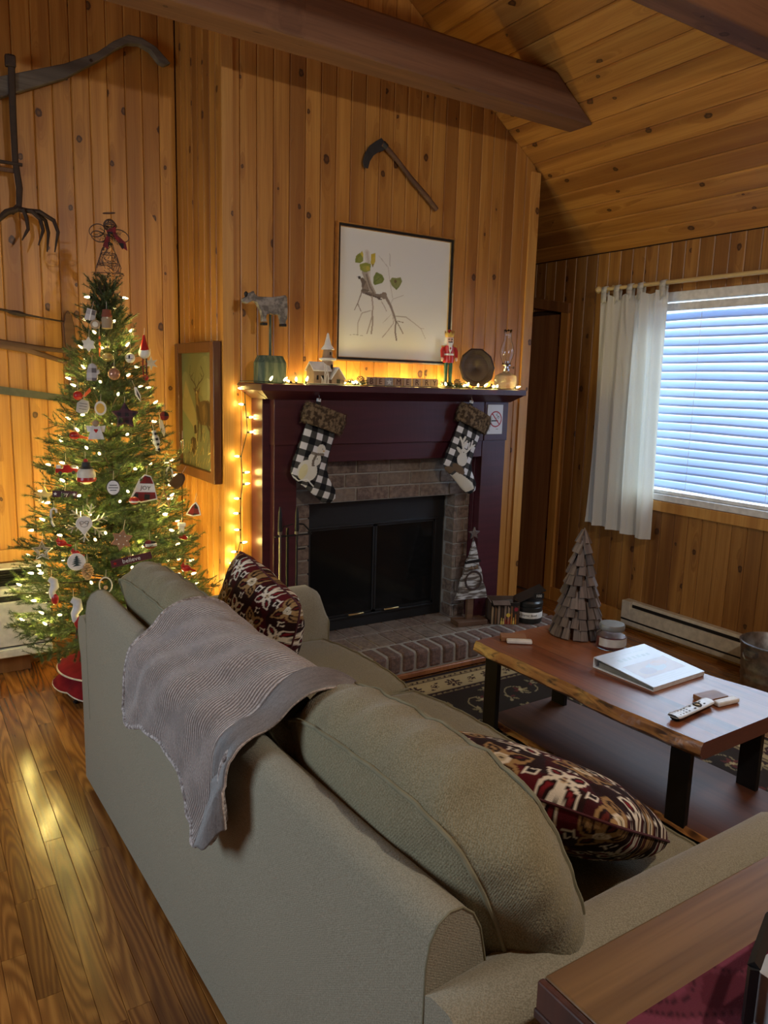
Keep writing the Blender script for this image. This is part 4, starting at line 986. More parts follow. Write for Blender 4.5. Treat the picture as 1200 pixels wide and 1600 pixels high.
for a, b_ in (((-.085, -.075, 0), (.085, -.071, .13)), ((-.085, .071, 0), (.085, .075, .13)), ((-.085, -.075, 0), (-.081, .075, .13)), ((.081, -.075, 0), (.085, .075, .13))): mb.box2(a, b_)
obj('carton', mb, carton, fx, smooth=0)
mb = MB(); mb.box((-.03, -.10, .136), (.10, .05, .003), Matrix.Rotation(.25, 3, 'X')); obj('front_flap', mb, carton, fx)
mb = MB(); mb.box((.160, .0, .168), (.17, .146, .003), Matrix.Rotation(-.45, 3, 'Y')); obj('lid_flap', mb, panel_b, fx)
mb = MB(); mb.box((.195, -.0745, .172), (.06, .003, .034)); obj('flap_tab', mb, panel_b, fx)
text_mesh('100', .024, .0004, white_p, 'lettering', fx, Matrix.Translation((.195, -.0765, .172)) @ Matrix.Rotation(PI / 2, 4, 'X'))
mb = MB(); mb.cyl((-.06, 0, .09), (.06, .01, .10), .028, n=10); obj('firelog', mb, log_m, fx)
cn = thing('canister', 'round black tub with a white printed band on the hearth', 'canister', (1.742, -.392, HZ), (0, 0, -.3)); cn.scale = (1.14, 1.14, 1.1)
blk2 = mat('black_plastic', color=(.020, .021, .021), rough=.32)
mb = MB(); mb.lathe([(0, 0), (.066, 0), (.070, .006), (.070, .086), (.066, .090), (.066, .094), (.073, .096), (.073, .112), (.066, .122), (.03, .126), (0, .127)], 36); obj('tub', mb, blk2, cn)
mb = MB(); mb.lathe([(.0706, .030), (.0708, .0305), (.0708, .062), (.0706, .0625)], 36); obj('paper_band', mb, white_p, cn)
def curved_text(s_, size, R_, zc, a0, par, m):
    o = text_mesh(s_, size, .0003, m, 'lettering', par, Matrix.Identity(4))
    for v in o.data.vertices: a = a0 + v.co.x / R_; zz = v.co.y; r = R_ + v.co.z; v.co = (r * math.sin(a), -r * math.cos(a), zc + zz)
    return o
inkb = mat('black_ink', color=(.012, .012, .012), rough=.6)
curved_text('Fire Starter Bowl', .0165, .0712, .0475, -.62, cn, inkb)
# ================================================================== WALL PIECES
# botanical print
W_, H_ = .735, .680
pf = thing('framed_print', 'large framed watercolour of a gnarled branch with green leaves above the mantel', 'picture', (.978, -.002, 1.975))
def frame_ring(w, h, t, d, y, m, nm, par, split=True):
    # four mitred bars
    for sx, sz in ((-1, 0), (1, 0), (0, -1), (0, 1)):
        mb = MB()
        if sx: poly = [(sx * w / 2, -h / 2), (sx * w / 2, h / 2), (sx * (w / 2 - t), h / 2 - t), (sx * (w / 2 - t), -h / 2 + t)]
        else: poly = [(-w / 2, sz * h / 2), (w / 2, sz * h / 2), (w / 2 - t, sz * (h / 2 - t)), (-w / 2 + t, sz * (h / 2 - t))]
        if (sx or -sz) > 0: poly = poly[::-1]
        if sx: poly = poly[::-1]
        mb.prism(poly, d, c=(0, y, 0)); 
        bm = None
        o = obj(nm, mb, m, par, smooth=0)
frame_ring(.752, .696, .007, .030, -.001, brass, 'gilt_edge', pf)
frame_ring(.738, .682, .012, .024, -.001, black_m, 'black_frame', pf)
frame_ring(.716, .660, .004, .020, -.001, brass, 'gilt_fillet', pf)
cv = Canvas(.708, .652, 236, 218, 'dfe1dd'); CW, CH = .708, .652
def q(x, y):
    u = (x - 110) / 945.; top = 108 + 155 * u; bot = 1228 + 52 * u; v = 1 - (y - top) / (bot - top); return (u * CW, v * CH)
def Q(*p): return [q(*a) for a in p]
cv.line(Q((330, 330), (345, 440), (345, 560), (370, 660)), .030, 'c4bdb4', .55); cv.line(Q((330, 330), (350, 440), (340, 530)), .012, 'b3aaa0', .5)
cv.line(Q((315, 500), (350, 600), (390, 680)), .034, 'a69d92'); cv.line(Q((330, 520), (360, 620), (400, 690)), .010, '7d746a')
cv.line(Q((300, 660), (370, 690), (440, 705), (490, 690)), .020, '7a7068'); cv.disc(*q(480, 700), .018, c='857b72'); cv.disc(*q(440, 722), .010, c='6a6058')
cv.line(Q((330, 680), (420, 715), (460, 735)), .007, '544b45')
cv.line(Q((490, 700), (540, 790), (575, 880), (590, 930)), .018, '8a8078', w1=.010); cv.line(Q((590, 930), (585, 1010), (600, 1090)), .009, '7d746c'); cv.line(Q((595, 925), (620, 965), (655, 1030)), .006, '857c73'); cv.line(Q((590, 920), (655, 935)), .004, '857c73')
cv.line(Q((590, 880), (680, 890), (750, 940), (815, 990), (860, 1080)), .006, 'a39c94', .8, w1=.003); cv.line(Q((815, 990), (855, 990)), .002, 'a39c94', .7)
cv.line(Q((560, 860), (570, 940), (520, 1010), (475, 1065)), .005, 'a8a19a', .8); cv.line(Q((560, 850), (480, 935)), .003, 'a8a19a', .6)
cv.line(Q((460, 750), (490, 800), (505, 835)), .005, 'a39a92', .8)
cv.line(Q((380, 710), (390, 800), (385, 880), (345, 1030)), .010, 'aaa29a', w1=.006); cv.line(Q((385, 830), (392, 930), (382, 1030)), .009, '9c938a'); cv.line(Q((370, 830), (300, 850), (270, 930), (268, 1045)), .006, 'aca69e', .8)
cv.line(Q((295, 670), (265, 760), (238, 825)), .007, '8d837a', w1=.004); cv.line(Q((262, 765), (292, 835)), .005, '8d837a')
cv.line(Q((430, 360), (510, 460), (525, 560), (555, 720)), .003, 'a9a49c', .8); cv.line(Q((520, 340), (525, 450)), .003, '8f8a80', .8); cv.line(Q((650, 700), (560, 730), (540, 770)), .003, 'a9a49c', .8)
cv.poly(Q((298, 660), (290, 590), (275, 550), (300, 545), (330, 580), (355, 660)), '6d635a'); cv.disc(*q(272, 543), .008, c='3c3833'); cv.poly(Q((252, 536), (268, 540), (268, 548)), '3c3833'); cv.poly(Q((300, 640), (330, 580), (345, 650)), '8d8276')
def leaf(pts, c, c2, vein=None):
    cv.poly(Q(*pts), c); cx = sum(p[0] for p in pts) / len(pts); cy = sum(p[1] for p in pts) / len(pts)
    cv.poly(Q(*[(cx + (p[0] - cx) * .6 + 4, cy + (p[1] - cy) * .6 + 8) for p in pts]), c2, .5)
leaf([(235, 415), (240, 360), (270, 335), (300, 345), (302, 400), (280, 420)], '7c8a3c', '98a050'); leaf([(275, 340), (290, 315), (300, 345), (298, 375)], 'c0b040', 'd0c050')
leaf([(270, 430), (320, 415), (365, 430), (360, 485), (320, 500), (280, 480)], '8a9440', 'b0a850'); cv.disc(*q(340, 465), .012, c='c0b048', a=.7)
leaf([(365, 345), (400, 335), (402, 400), (380, 460), (362, 415)], 'c4ae3e', 'd8c04c'); cv.poly(Q((375, 430), (390, 430), (380, 465)), '7a6a2c')
leaf([(388, 540), (410, 497), (460, 520), (480, 560), (465, 590), (400, 610), (388, 590)], '6f8040', '8a9448'); cv.line(Q((390, 590), (450, 540)), .003, '5c6c38')
leaf([(528, 575), (545, 545), (580, 552), (620, 545), (634, 580), (615, 620), (587, 655), (545, 615)], '7f8850', '96985c'); cv.disc(*q(575, 580), .009, c='6b5a3c'); cv.line(Q((587, 655), (580, 570)), .002, '5c6c38')
cv.line(Q((205, 1040), (250, 1036), (315, 1050)), .002, '8c8c86', .8)
glz = mat('glazed_print', lambda g, b, setc, setr, bump: setc(g.n('VertexColor', layer_name='Col').outputs[0]), rough=.5, Coat_Weight=.5, Coat_Roughness=.05)
cv.mesh('watercolour', glz, pf, M=Matrix.Translation((-CW / 2, -.012, -CH / 2)))

# stag painting on the side of the chimney breast
dp = thing('stag_painting', 'tall oil painting of a stag in a plain dark wooden frame beside the tree', 'picture', (-.002, .32, 1.345), (0, 0, -PI / 2))
fw_m = mat('painting_frame_wood', wood_fn((.13, .050, .020), (.10, .036, .014), (.06, .02, .009), knots=False, tint=.1, rough=.35))
FW_, FH_ = .60, .700; t = .052
for sx, sz in ((-1, 0), (1, 0), (0, -1), (0, 1)):
    mb = MB()
    if sx: mb.box((sx * (FW_ / 2 - t / 2), -.022, 0), (t, .042, FH_))
    else: mb.box((0, -.022, sz * (FH_ / 2 - t / 2)), (FW_ - 2 * t, .040, t))
    obj('frame_bar', mb, fw_m, dp, bevel=.004)
pw, ph = FW_ - 2 * t + .004, FH_ - 2 * t + .004
cv = Canvas(pw, ph, 150, 180, '5a5e4c')
rr = random.Random(4)
cv.rect(0, ph * .5, pw, ph, '62654f', .6)
for (x, y, rx, ry, c) in ((.15, .86, .2, .1, '54604f'), (.7, .8, .25, .16, '807c60'), (.78, .68, .15, .1, '959075'), (.12, .72, .13, .12, '807e66'), (.5, .75, .3, .3, '63654e'), (.9, .9, .2, .1, '6c6b50')): cv.disc(x * pw, y * ph, rx * pw, ry * ph, c=c, a=.55, ang=.4)
cv.poly([(0, .55 * ph), (.12 * pw, .76 * ph), (.45 * pw, .48 * ph), (.5 * pw, .2 * ph), (0, .2 * ph)], 'a08a60', .55); cv.poly([(0, .5 * ph), (.35 * pw, .36 * ph), (.5 * pw, .15 * ph), (0, .1 * ph)], '5e6a52', .8)
def qd(x, y):
    u = (x - (95 + 25 * (y - 200) / 1200)) / 300.; top = 205 - 30 * u; bot = 1375 + 85 * u; return (u * pw, (1 - (y - top) / (bot - top)) * ph)
def QD(*p): return [qd(*a) for a in p]
dk, md, lt = '2c2014', '4b3822', '8a7448'
cv.poly(QD((238, 700), (232, 610), (210, 560), (235, 575), (250, 590), (262, 575), (280, 545), (270, 600), (265, 650), (280, 705), (310, 690), (350, 685), (378, 720), (385, 800), (385, 900), (372, 960), (345, 950), (320, 955), (280, 945), (255, 900), (240, 800)), md)
cv.poly(QD((245, 760), (258, 720), (270, 800), (290, 930), (262, 900)), dk); cv.poly(QD((330, 700), (372, 725), (380, 860), (365, 950), (345, 930), (350, 800)), dk); cv.poly(QD((240, 620), (250, 600), (262, 620), (256, 680), (270, 760), (246, 730)), lt, .6)
cv.poly(QD((300, 760), (320, 720), (330, 820), (315, 920)), '6a5434', .8)
for a in (((265, 930), (262, 1040), (258, 1120)), ((290, 930), (296, 1040), (290, 1120)), ((345, 940), (372, 1010), (380, 1110)), ((368, 930), (392, 1000), (398, 1080))): cv.line(QD(*a), .020, dk, w1=.012)
cv.poly(QD((228, 560), (238, 560), (245, 610), (240, 640), (232, 605)), dk); cv.disc(*qd(243, 607), .006, .008, c='b0a080')
for s in (-1, 1):
    c0 = 245
    cv.line(QD((c0 + s * 4, 560), (c0 + s * 16, 520), (c0 + s * 50, 470), (c0 + s * 66, 420), (c0 + s * (62 if s < 0 else 36), 330)), .010, dk, w1=.005)
    for a in (((c0 + s * 45, 475), (c0 + s * 42, 430)), ((c0 + s * 22, 510), (c0 + s * 18, 450)), ((c0 + s * 50, 440), (c0 + s * 30, 400))): cv.line(QD(*a), .006, dk, w1=.003)
cv.poly(QD((195, 1110), (215, 1080), (245, 1100), (250, 1200), (235, 1290), (205, 1230)), dk); cv.poly(QD((225, 960), (245, 950), (255, 1040), (230, 1050)), dk)
for i in range(90):
    x = rr.uniform(120, 425); y = rr.uniform(1180, 1430) if x < 300 else rr.uniform(1000, 1430); dx = rr.uniform(-12, 22); c = rr.choice((lt, 'b0985c', '6a5a34', dk, '4a4526', '8f8450'))
    cv.line(QD((x, y), (x + dx * .5, y - rr.uniform(20, 60)), (x + dx, y - rr.uniform(50, 110))), .007, c, .8, w1=.002)
cv.line(QD((380, 1430), (420, 1360)), .008, 'd8ccb0'); cv.line(QD((360, 1260), (400, 1230)), .006, 'c0b080')
cv.mesh('painted_board', None, dp, M=Matrix.Translation((-pw / 2, -.020, -ph / 2)))
mb = MB(); mb.box((0, -.009, 0), (pw, .016, ph)); obj('back_board', mb, fw_m, dp)

# sickle
sk_ = thing('sickle', 'old hand sickle with a wooden handle hung above the print', 'sickle', (1.0, -.004, 2.60))
o0 = (1.0, 2.60)
hp = [(.858, 2.735), (.90, 2.712), (.96, 2.668), (1.05, 2.592), (1.15, 2.520), (1.222, 2.462)]
mb = MB(); mb.tube([(x - o0[0], -.020, z - o0[1]) for x, z in hp], [.014, .013, .012, .014, .015, .0135], 12); obj('handle', mb, tool_wood, sk_)
mb = MB(); bp_ = [(.852, 2.762), (.872, 2.745), (.876, 2.715), (.862, 2.700), (.835, 2.690), (.806, 2.668), (.785, 2.636), (.775, 2.600), (.752, 2.602), (.744, 2.630), (.756, 2.672), (.782, 2.712), (.818, 2.740)]
mb.prism([(x - o0[0], z - o0[1]) for x, z in bp_[::-1]], .005, c=(0, -.020, 0)); steel_d = mat('dark_steel', color=(.05, .05, .052), rough=.5, metal=.6); obj('blade', mb, steel_d, sk_, smooth=0, bevel=.001)
mb = MB(); mb.cyl((.862 - 1.0, -.020, 2.738 - 2.60), (.885 - 1, -.020, 2.722 - 2.6), .017, n=12); obj('ferrule', mb, steel_d, sk_)

# curved grey plough beam
pb = thing('plough_beam', 'weathered grey wooden plough beam with a curved tip, high on the left wall', 'farm tool', (-.6, YB - .004, 2.9))
top = [(-1.35, 2.655), (-.843, 2.862), (-.56, 2.981), (-.41, 3.065), (-.33, 3.135), (-.255, 3.183), (-.19, 3.185), (-.12, 3.16), (-.045, 3.099)]
bot = [(-.078, 3.082), (-.105, 3.09), (-.15, 3.135), (-.20, 3.150), (-.26, 3.140), (-.32, 3.098), (-.40, 3.03), (-.56, 2.915), (-.848, 2.770), (-1.35, 2.555)]
mb = MB(); mb.prism([(x + .6, z - 2.9) for x, z in (top + bot)[::-1]], .045, c=(0, -.03, 0)); obj('beam', mb, grey_wood, pb, smooth=0, bevel=.006)
for x, z in ((-.25, 3.165), (-1.1, 2.70)):
    mb = MB(); mb.cyl((x + .6, 0, z - 2.9), (x + .6, -.035, z - 2.9), .008, n=8); obj('mounting_pin', mb, iron_m, pb)
mb = MB(); mb.cyl((-.44 + .6, -.073, 3.02 - 2.9), (-.44 + .6, -.078, 3.02 - 2.9), .008, n=8); obj('bolt', mb, iron_m, pb)
# iron cultivator fork
cf = thing('hay_fork', 'dark iron claw fork hanging in front of the grey plough beam', 'farm tool', (-.80, YB - .09, 2.30))
mb = MB(); mb.tube([(.005, 0, .66), (.0, 0, .40), (.0, 0, .20), (.012, 0, .08), (.006, -.003, .0), (-.03, -.005, -.04)], [.016, .015, .014, .015, .013, .012], 8, flat=.5); obj('shank', mb, iron_m, cf)
mb = MB(); mb.box((.0, 0, .63), (.045, .03, .05)); obj('clamp', mb, iron_m, cf, bevel=.004)
for z in (.185,):
    mb = MB(); mb.box((-.12, .0, z), (.30, .016, .014)); obj('crossbar', mb, iron_m, cf, bevel=.002)
mb = MB(); mb.box((-.12, .015, z - .03), (.24, .014, .02)); obj('wooden_bar', mb, tool_wood, cf, bevel=.002)
mb = MB(); mb.tube([(-.10, -.01, -.09), (-.05, -.01, -.04), (.0, -.01, -.018), (.06, -.01, -.022)], [.012, .015, .014, .010], 8); obj('claw_hub', mb, iron_m, cf)
for k, (ex, ey, ez, w) in enumerate(((.145, -.06, -.205, .165), (.075, -.05, -.18, .10), (.005, -.045, -.165, .035), (.12, -.01, -.20, .13))):
    mb = MB(); mb.tube([(.0 + .03 * (k != 2), -.01, -.02), (w * .55, -.015 + ey * .3, -.022), (w * .92, ey * .6, -.055), (w, ey, -.11), (ex, ey * 1.1, ez)], [.010, .0105, .010, .0085, .003], 8); obj('tine', mb, iron_m, cf)

# wooden frame saw
bs = thing('bow_saw', 'antique wooden frame saw with a twisted tension rod, left of the tree', 'saw', (-.58, YB - .006, 1.60))
def sw(x, z): return (x + .58, -.03, z - 1.60)
mb = MB(); mb.prism([(x + .58, z - 1.6) for x, z in [(-.588, 1.60), (-.604, 1.68), (-.608, 1.76), (-.597, 1.815), (-.585, 1.835), (-.568, 1.81), (-.556, 1.75), (-.553, 1.66), (-.545, 1.56), (-.560, 1.38), (-.59, 1.38), (-.592, 1.5)]], .030, c=(0, -.012, 0)); obj('end_arm', mb, tool_wood, bs, smooth=0, bevel=.004)
mb = MB(); mb.tube([sw(-1.3, 1.85), sw(-.95, 1.825), sw(-.88, 1.815), sw(-.79, 1.80), sw(-.70, 1.788), sw(-.59, 1.775)], [.004, .004, .006, .006, .0045, .004], 8); obj('tension_rod', mb, iron_m, bs)
mb = MB(); mb.sph(sw(-.818, 1.803), (.045, .010, .013), R=Matrix.Rotation(.14, 3, 'Y')); obj('turnbuckle', mb, iron_m, bs)
mb = MB(); mb.tube([sw(-1.3, 1.70), sw(-.92, 1.662), sw(-.75, 1.642), sw(-.58, 1.630)], [.017, .016, .014, .010], 8, flat=.7); obj('stretcher', mb, tool_wood, bs)
mb = MB(); mb.tube([sw(-1.3, 1.675), sw(-.92, 1.648), sw(-.78, 1.628), sw(-.60, 1.575)], [.016, .015, .014, .011], 8, flat=.7); obj('stretcher', mb, tool_wood, bs)
mb = MB(); mb.prism([(x + .58, z - 1.6) for x, z in [(-1.3, 1.455), (-.56, 1.368), (-.56, 1.402), (-1.3, 1.500)]], .004, c=(0, -.024, 0)); obj('saw_blade', mb, mat('saw_steel', color=(.085, .085, .07), rough=.6, metal=.5), bs, smooth=0)

# ================================================================== RUG
rg = Canvas(1.45, 2.25, 190, 300, '2a1e14'); rr = random.Random(8)
Wd, Hd = 1.45, 2.25; bz = .17
cr_, br_ = 'a08a62', '2c1512'
ed = np.minimum.reduce([rg.X, Wd - rg.X, rg.Y, Hd - rg.Y])
rg.put(ed < .245, '2a1a14'); rg.put(ed < .22, '7d6a48'); rg.put(ed < .205, br_); rg.put(ed < .195, cr_); rg.put(ed < .065, br_); rg.put(ed < .055, '8d7852'); rg.put(ed < .03, '241612')
def motif(x, y, s):
    for k in range(8):
        a = k * PI / 4 + .2; rg.disc(x + math.cos(a) * s * .62, y + math.sin(a) * s * .62, s * .30, s * .17, c=br_, ang=a)
    rg.disc(x, y, s * .34, c='3c1a18'); rg.disc(x, y, s * .16, c=cr_)
def border(x, y, i):
    if i % 2 == 0: motif(x, y, .052)
    else:
        motif(x, y, .026)
        for s in (-1, 1): rg.disc(x + s * .032, y + s * .03, .014, .007, c=br_, ang=.6 * s)
n = 11
for i in range(n): border(.13 + i * (Wd - .26) / (n - 1), .13, i); border(.13 + i * (Wd - .26) / (n - 1), Hd - .13, i)
n = 17
for i in range(1, n - 1): border(.13, .13 + i * (Hd - .26) / (n - 1), i); border(Wd - .13, .13 + i * (Hd - .26) / (n - 1), i)
for i in range(int(Wd / .035)):
    x = .02 + i * .035
    for y in (.045, .21, Hd - .045, Hd - .21): rg.disc(x, y, .010, .007, c='8d7852' if y in (.045,) else br_, ang=.5)
for i in range(int(Hd / .035)):
    y = .02 + i * .035
    for x in (.045, .21, Wd - .045, Wd - .21): rg.disc(x, y, .007, .010, c='8d7852', ang=.5)
for gx in range(4):
    for gy in range(7):
        x = .36 + gx * .245 + (.06 if gy % 2 else 0); y = .38 + gy * .25
        a0 = rr.uniform(0, 6.28)
        for k in range(2):
            pts = [(x + math.cos(a0 + t * 2.6 + k * PI) * (.02 + .10 * t), y + math.sin(a0 + t * 2.6 + k * PI) * (.02 + .10 * t)) for t in np.linspace(0, 1, 9)]
            rg.line(pts, .007, '8e7c58'); ex, ey = pts[-1]
            for m_ in range(4): a = a0 + m_ * 1.3; rg.disc(ex + math.cos(a) * .022, ey + math.sin(a) * .022, .017, .008, c=rr.choice(('93805a', '5e2a22', '7a6a48')), ang=a)
        if rr.random() < .6:
            for k in range(6): a = k * PI / 3; rg.disc(x + math.cos(a) * .026, y + math.sin(a) * .026, .018, .008, c=rr.choice(('5c2620', '8a7750')), ang=a)
            rg.disc(x, y, .012, c='a89468')
rug = thing('area_rug', 'floral rug with a beige border and dark centre under the coffee table', 'rug', (.36, -.548, 0))
rg.mesh('pile', col_fab, rug, M=Matrix.Translation((0, -Hd, .0115)) @ Matrix.Rotation(-PI / 2, 4, 'X') @ Matrix.Rotation(0, 4, 'Z') )
mb = MB(); mb.box2((0.001, -Hd + .001, .001), (Wd - .001, -.001, .011)); obj('backing', mb, mat('rug_backing', color=(.10, .07, .045), rough=.95), rug)

# ================================================================== COFFEE TABLE
TH = .46
tb = thing('coffee_table', 'live edge slab coffee table with black metal legs and a lower shelf', 'table', (.62, -1.225, .0125), (0, 0, .022))
def red_fn(g, b, setc, setr, bump):
    p = g.objc(); sx = g.n('SeparateXYZ', {0: p}).outputs
    strip = g.m('FLOOR', g.m('MULTIPLY', g.m('ADD', sx[0], g.m('MULTIPLY', g.noise(g.sc(p, (0, 1.2, 0)), 1., 1.), .05)), 8.5))
    wn_ = g.n('TexWhiteNoise', {'W': strip}, noise_dimensions='1D').outputs[0]
    n1 = g.noise(g.vm('ADD', g.vm('MULTIPLY', p, (20., 1.3, 20.)), g.n('CombineXYZ', {0: g.m('MULTIPLY', wn_, 9.)}).outputs[0]), 1., 4., .6, .5)
    n2 = g.noise(g.vm('MULTIPLY', p, (120., 3., 120.)), 1., 2.)
    c = g.mix(g.ss(n1, .36, .66), (.25, .075, .030), (.085, .022, .010)); c = g.mix(g.m('MULTIPLY', wn_, .7), c, (.33, .125, .052)); c = g.mix(g.m('MULTIPLY', g.ss(n2, .5, .8), .4), c, (.06, .02, .01))
    line = g.ss(g.m('ABSOLUTE', g.m('SUBTRACT', g.m('FRACT', g.m('MULTIPLY', g.m('ADD', sx[0], g.m('MULTIPLY', g.noise(g.sc(p, (0, 1.2, 0)), 1., 1.), .05)), 8.5)), .5)), .485, .498)
    c = g.mix(g.m('MULTIPLY', line, .55), c, (.40, .19, .09))
    setc(c); b.inputs['Roughness'].default_value = .36; b.inputs['Coat Weight'].default_value = .25; b.inputs['Coat Roughness'].default_value = .22
slab_m = mat('redwood_slab', red_fn)
edge_m = mat('live_edge', lambda g, b, setc, setr, bump: (setc(g.mix(g.ss(g.noise(g.vm('MULTIPLY', g.objc(), (30., 7., 40.)), 1., 3., .6, 1.2), .40, .64), (.42, .20, .065), g.mix(g.ss(g.noise(g.objc(), 9., 2.), .45, .6), (.26, .11, .035), (.05, .022, .012)))), bump(g.noise(g.objc(), 30., 3.), .4, .006)), rough=.3)
end_m = mat('end_grain', lambda g, b, setc, setr, bump: setc(g.mix(g.noise(g.vm('MULTIPLY', g.objc(), (30., 30., 90.)), 1., 3.), (.15, .055, .045), (.085, .03, .028))), rough=.3)
shelf_shaded_m = mat('shelf_wood_shaded', wood_fn((.13, .045, .022), (.085, .028, .014), (.045, .015, .008), knots=False, axis='y', gscale=.6, tint=0, rough=.6))  # wood colour darkened to stand in for the shade under the tabletop
def live_slab(L_, w0, w1, z0, z1, seed, wob, par, nm, tm=None):
    rr = random.Random(seed); ph = [rr.uniform(0, 6) for _ in range(8)]
    def e(v, k): return wob * (.5 * math.sin(v * 5 + ph[k]) + .35 * math.sin(v * 11 + ph[k + 1]) + .2 * math.sin(v * 23 + ph[k + 2]))
    mb = MB(); N = 60
    secs = []
    for i in range(N + 1):
        v = i / N; y = -v * L_; l = -0 + e(v, 0); r = w0 + (w1 - w0) * v + e(v, 3)
        secs.append([(l + .022, y, z0), (l - .004 + .004 * math.sin(v * 40), y, z0 + (z1 - z0) * .35), (l + .002, y, z0 + (z1 - z0) * .75), (l + .012, y, z1), (r - .012, y, z1), (r, y, z0 + (z1 - z0) * .7), (r - .02, y, z0)])
    k = 7
    vs = [p for s_ in secs for p in s_]; mb.mi = 0
    mb.add(vs, [])
    for i in range(N):
        for j in range(k):
            mb.f.append((i * k + j, i * k + (j + 1) % k, (i + 1) * k + (j + 1) % k, (i + 1) * k + j)); mb.m.append(0 if j in (3, 6) else 1)
    mb.f.append(tuple(range(k - 1, -1, -1))); mb.m.append(2); mb.f.append(tuple(N * k + j for j in range(k))); mb.m.append(2)
    return obj(nm, mb, [tm or slab_m, edge_m, end_m], par, smooth=.9)
live_slab(1.065, .49, .585, TH - .058 - .0125, TH - .0125, 3, .014, tb, 'tabletop')
live_slab(1.10, .46, .48, .070, .098, 9, .008, tb, 'lower_shelf', shelf_shaded_m).location = (.085, -.01, 0)
for nm, x, y in (('leg', .055, -.075), ('leg', .10, -.945), ('leg', .47, -.075), ('leg', .52, -.945)):
    mb = MB(); mb.box((0, 0, (TH - .072) / 2), (.022, .075, TH - .072 - .002)); obj(nm, mb, black_m, tb, loc=(x, y, .001), bevel=.002)
for y in (-.075, -.945):
    mb = MB(); mb.box((.29, y, .062), (.44, .060, .010)); obj('crossbar', mb, black_m, tb, bevel=.002)
    mb = MB(); mb.box((.29, y, TH - .078), (.46, .060, .010)); obj('top_plate', mb, black_m, tb)

# shingle tree on the table
st_ = thing('wooden_tree_figure', 'cone shaped tree of grey brown wood shingles on the coffee table', 'decoration', (1.090, -1.365, TH + .001))
shw = mat('shingle_wood', wood_fn((.20, .155, .13), (.11, .082, .07), (.045, .034, .03), knots=False, tint=.6, rough=.85))
mb = MB(); mb.lathe([(0, 0), (.088, 0), (.008, .40), (0, .42)], 20); obj('core', mb, tool_wood, st_)
rr = random.Random(12)
rows = 9; shm = {}
for r in range(rows + 1):
    z = .002 + r * .0445; rad = .097 * (1 - z / .46) + .004
    n = max(4, int(round(2 * PI * rad / .036))) if r < rows else 5
    ln = .078 if r < rows else .066
    for k in range(n):
        a = 2 * PI * (k + (.5 if r % 2 else 0)) / n + rr.uniform(-.10, .10); w = 2 * PI * rad / n * .93
        key = (r, k % 3)
        if key not in shm:
            mbs = MB(); tp = .62 if r < rows else .15; hh = ln * rr.uniform(.92, 1.08); tk = .012
            mbs.add([(-w / 2, 0, 0), (w / 2, 0, rr.uniform(-.003, .003)), (w / 2 * tp, 0, hh), (-w / 2 * tp, 0, hh), (-w / 2, -tk, 0), (w / 2, -tk, 0), (w / 2 * tp, -tk * .5, hh), (-w / 2 * tp, -tk * .5, hh)],
                    [(0, 1, 2, 3), (7, 6, 5, 4), (0, 4, 5, 1), (1, 5, 6, 2), (2, 6, 7, 3), (3, 7, 4, 0)]); shm[key] = mesh_of('shingle', mbs, shw, 0)
        M = Matrix.Rotation(a + PI / 2, 4, 'Z') @ Matrix.Translation((0, -rad - .006 - rr.uniform(0, .004), z + rr.uniform(-.006, .006) * (r > 0))) @ Matrix.Rotation(rr.uniform(-.08, .08), 4, 'Y') @ Matrix.Rotation(-math.atan(.097 / .46) - rr.uniform(.10, .24), 4, 'X')
        link_mesh('shingle', shm[key], st_, M=M)

# candle jar
cj = thing('candle_jar', 'glass jar candle with red wax and a lid beside the wooden tree figure', 'candle', (1.088, -1.555, TH + .001))
wax = mat('red_wax', color=(.16, .008, .012), rough=.4, Subsurface_Weight=0.0)
mb = MB(); mb.lathe([(0, .004), (.057, .004), (.0575, .052), (0, .052)], 32); obj('wax', mb, wax, cj)
mb = MB(); pr = [(0, 0), (.058, 0), (.061, .004), (.061, .055), (.058, .064), (.050, .070), (.049, .078), (.046, .078), (.047, .068), (.055, .062), (.0582, .054), (.0582, .004), (0, .0035)]; mb.lathe(pr, 36); obj('jar', mb, glass_m, cj, smooth=1)
mb = MB(); mb.grid(lambda u, v: (.0618 * math.cos(-3.3 + 2.7 * u), .0618 * math.sin(-3.3 + 2.7 * u), .016 + .034 * v), 30, 1); lab = mat('silver_label', color=(.55, .54, .52), rough=.35, metal=.3); obj('label', mb, lab, cj)
frost = mat('frosted_glass_lid', rough=.3, Transmission_Weight=.35, IOR=1.4); frost.node_tree.nodes['Principled BSDF'].inputs['Base Color'].default_value = (.22, .215, .20, 1)
mb = MB(); mb.lathe([(0, .079), (.050, .079), (.0515, .083), (.0515, .098), (.049, .102), (.030, .1025), (0, .102)], 36); obj('lid', mb, frost, cj)

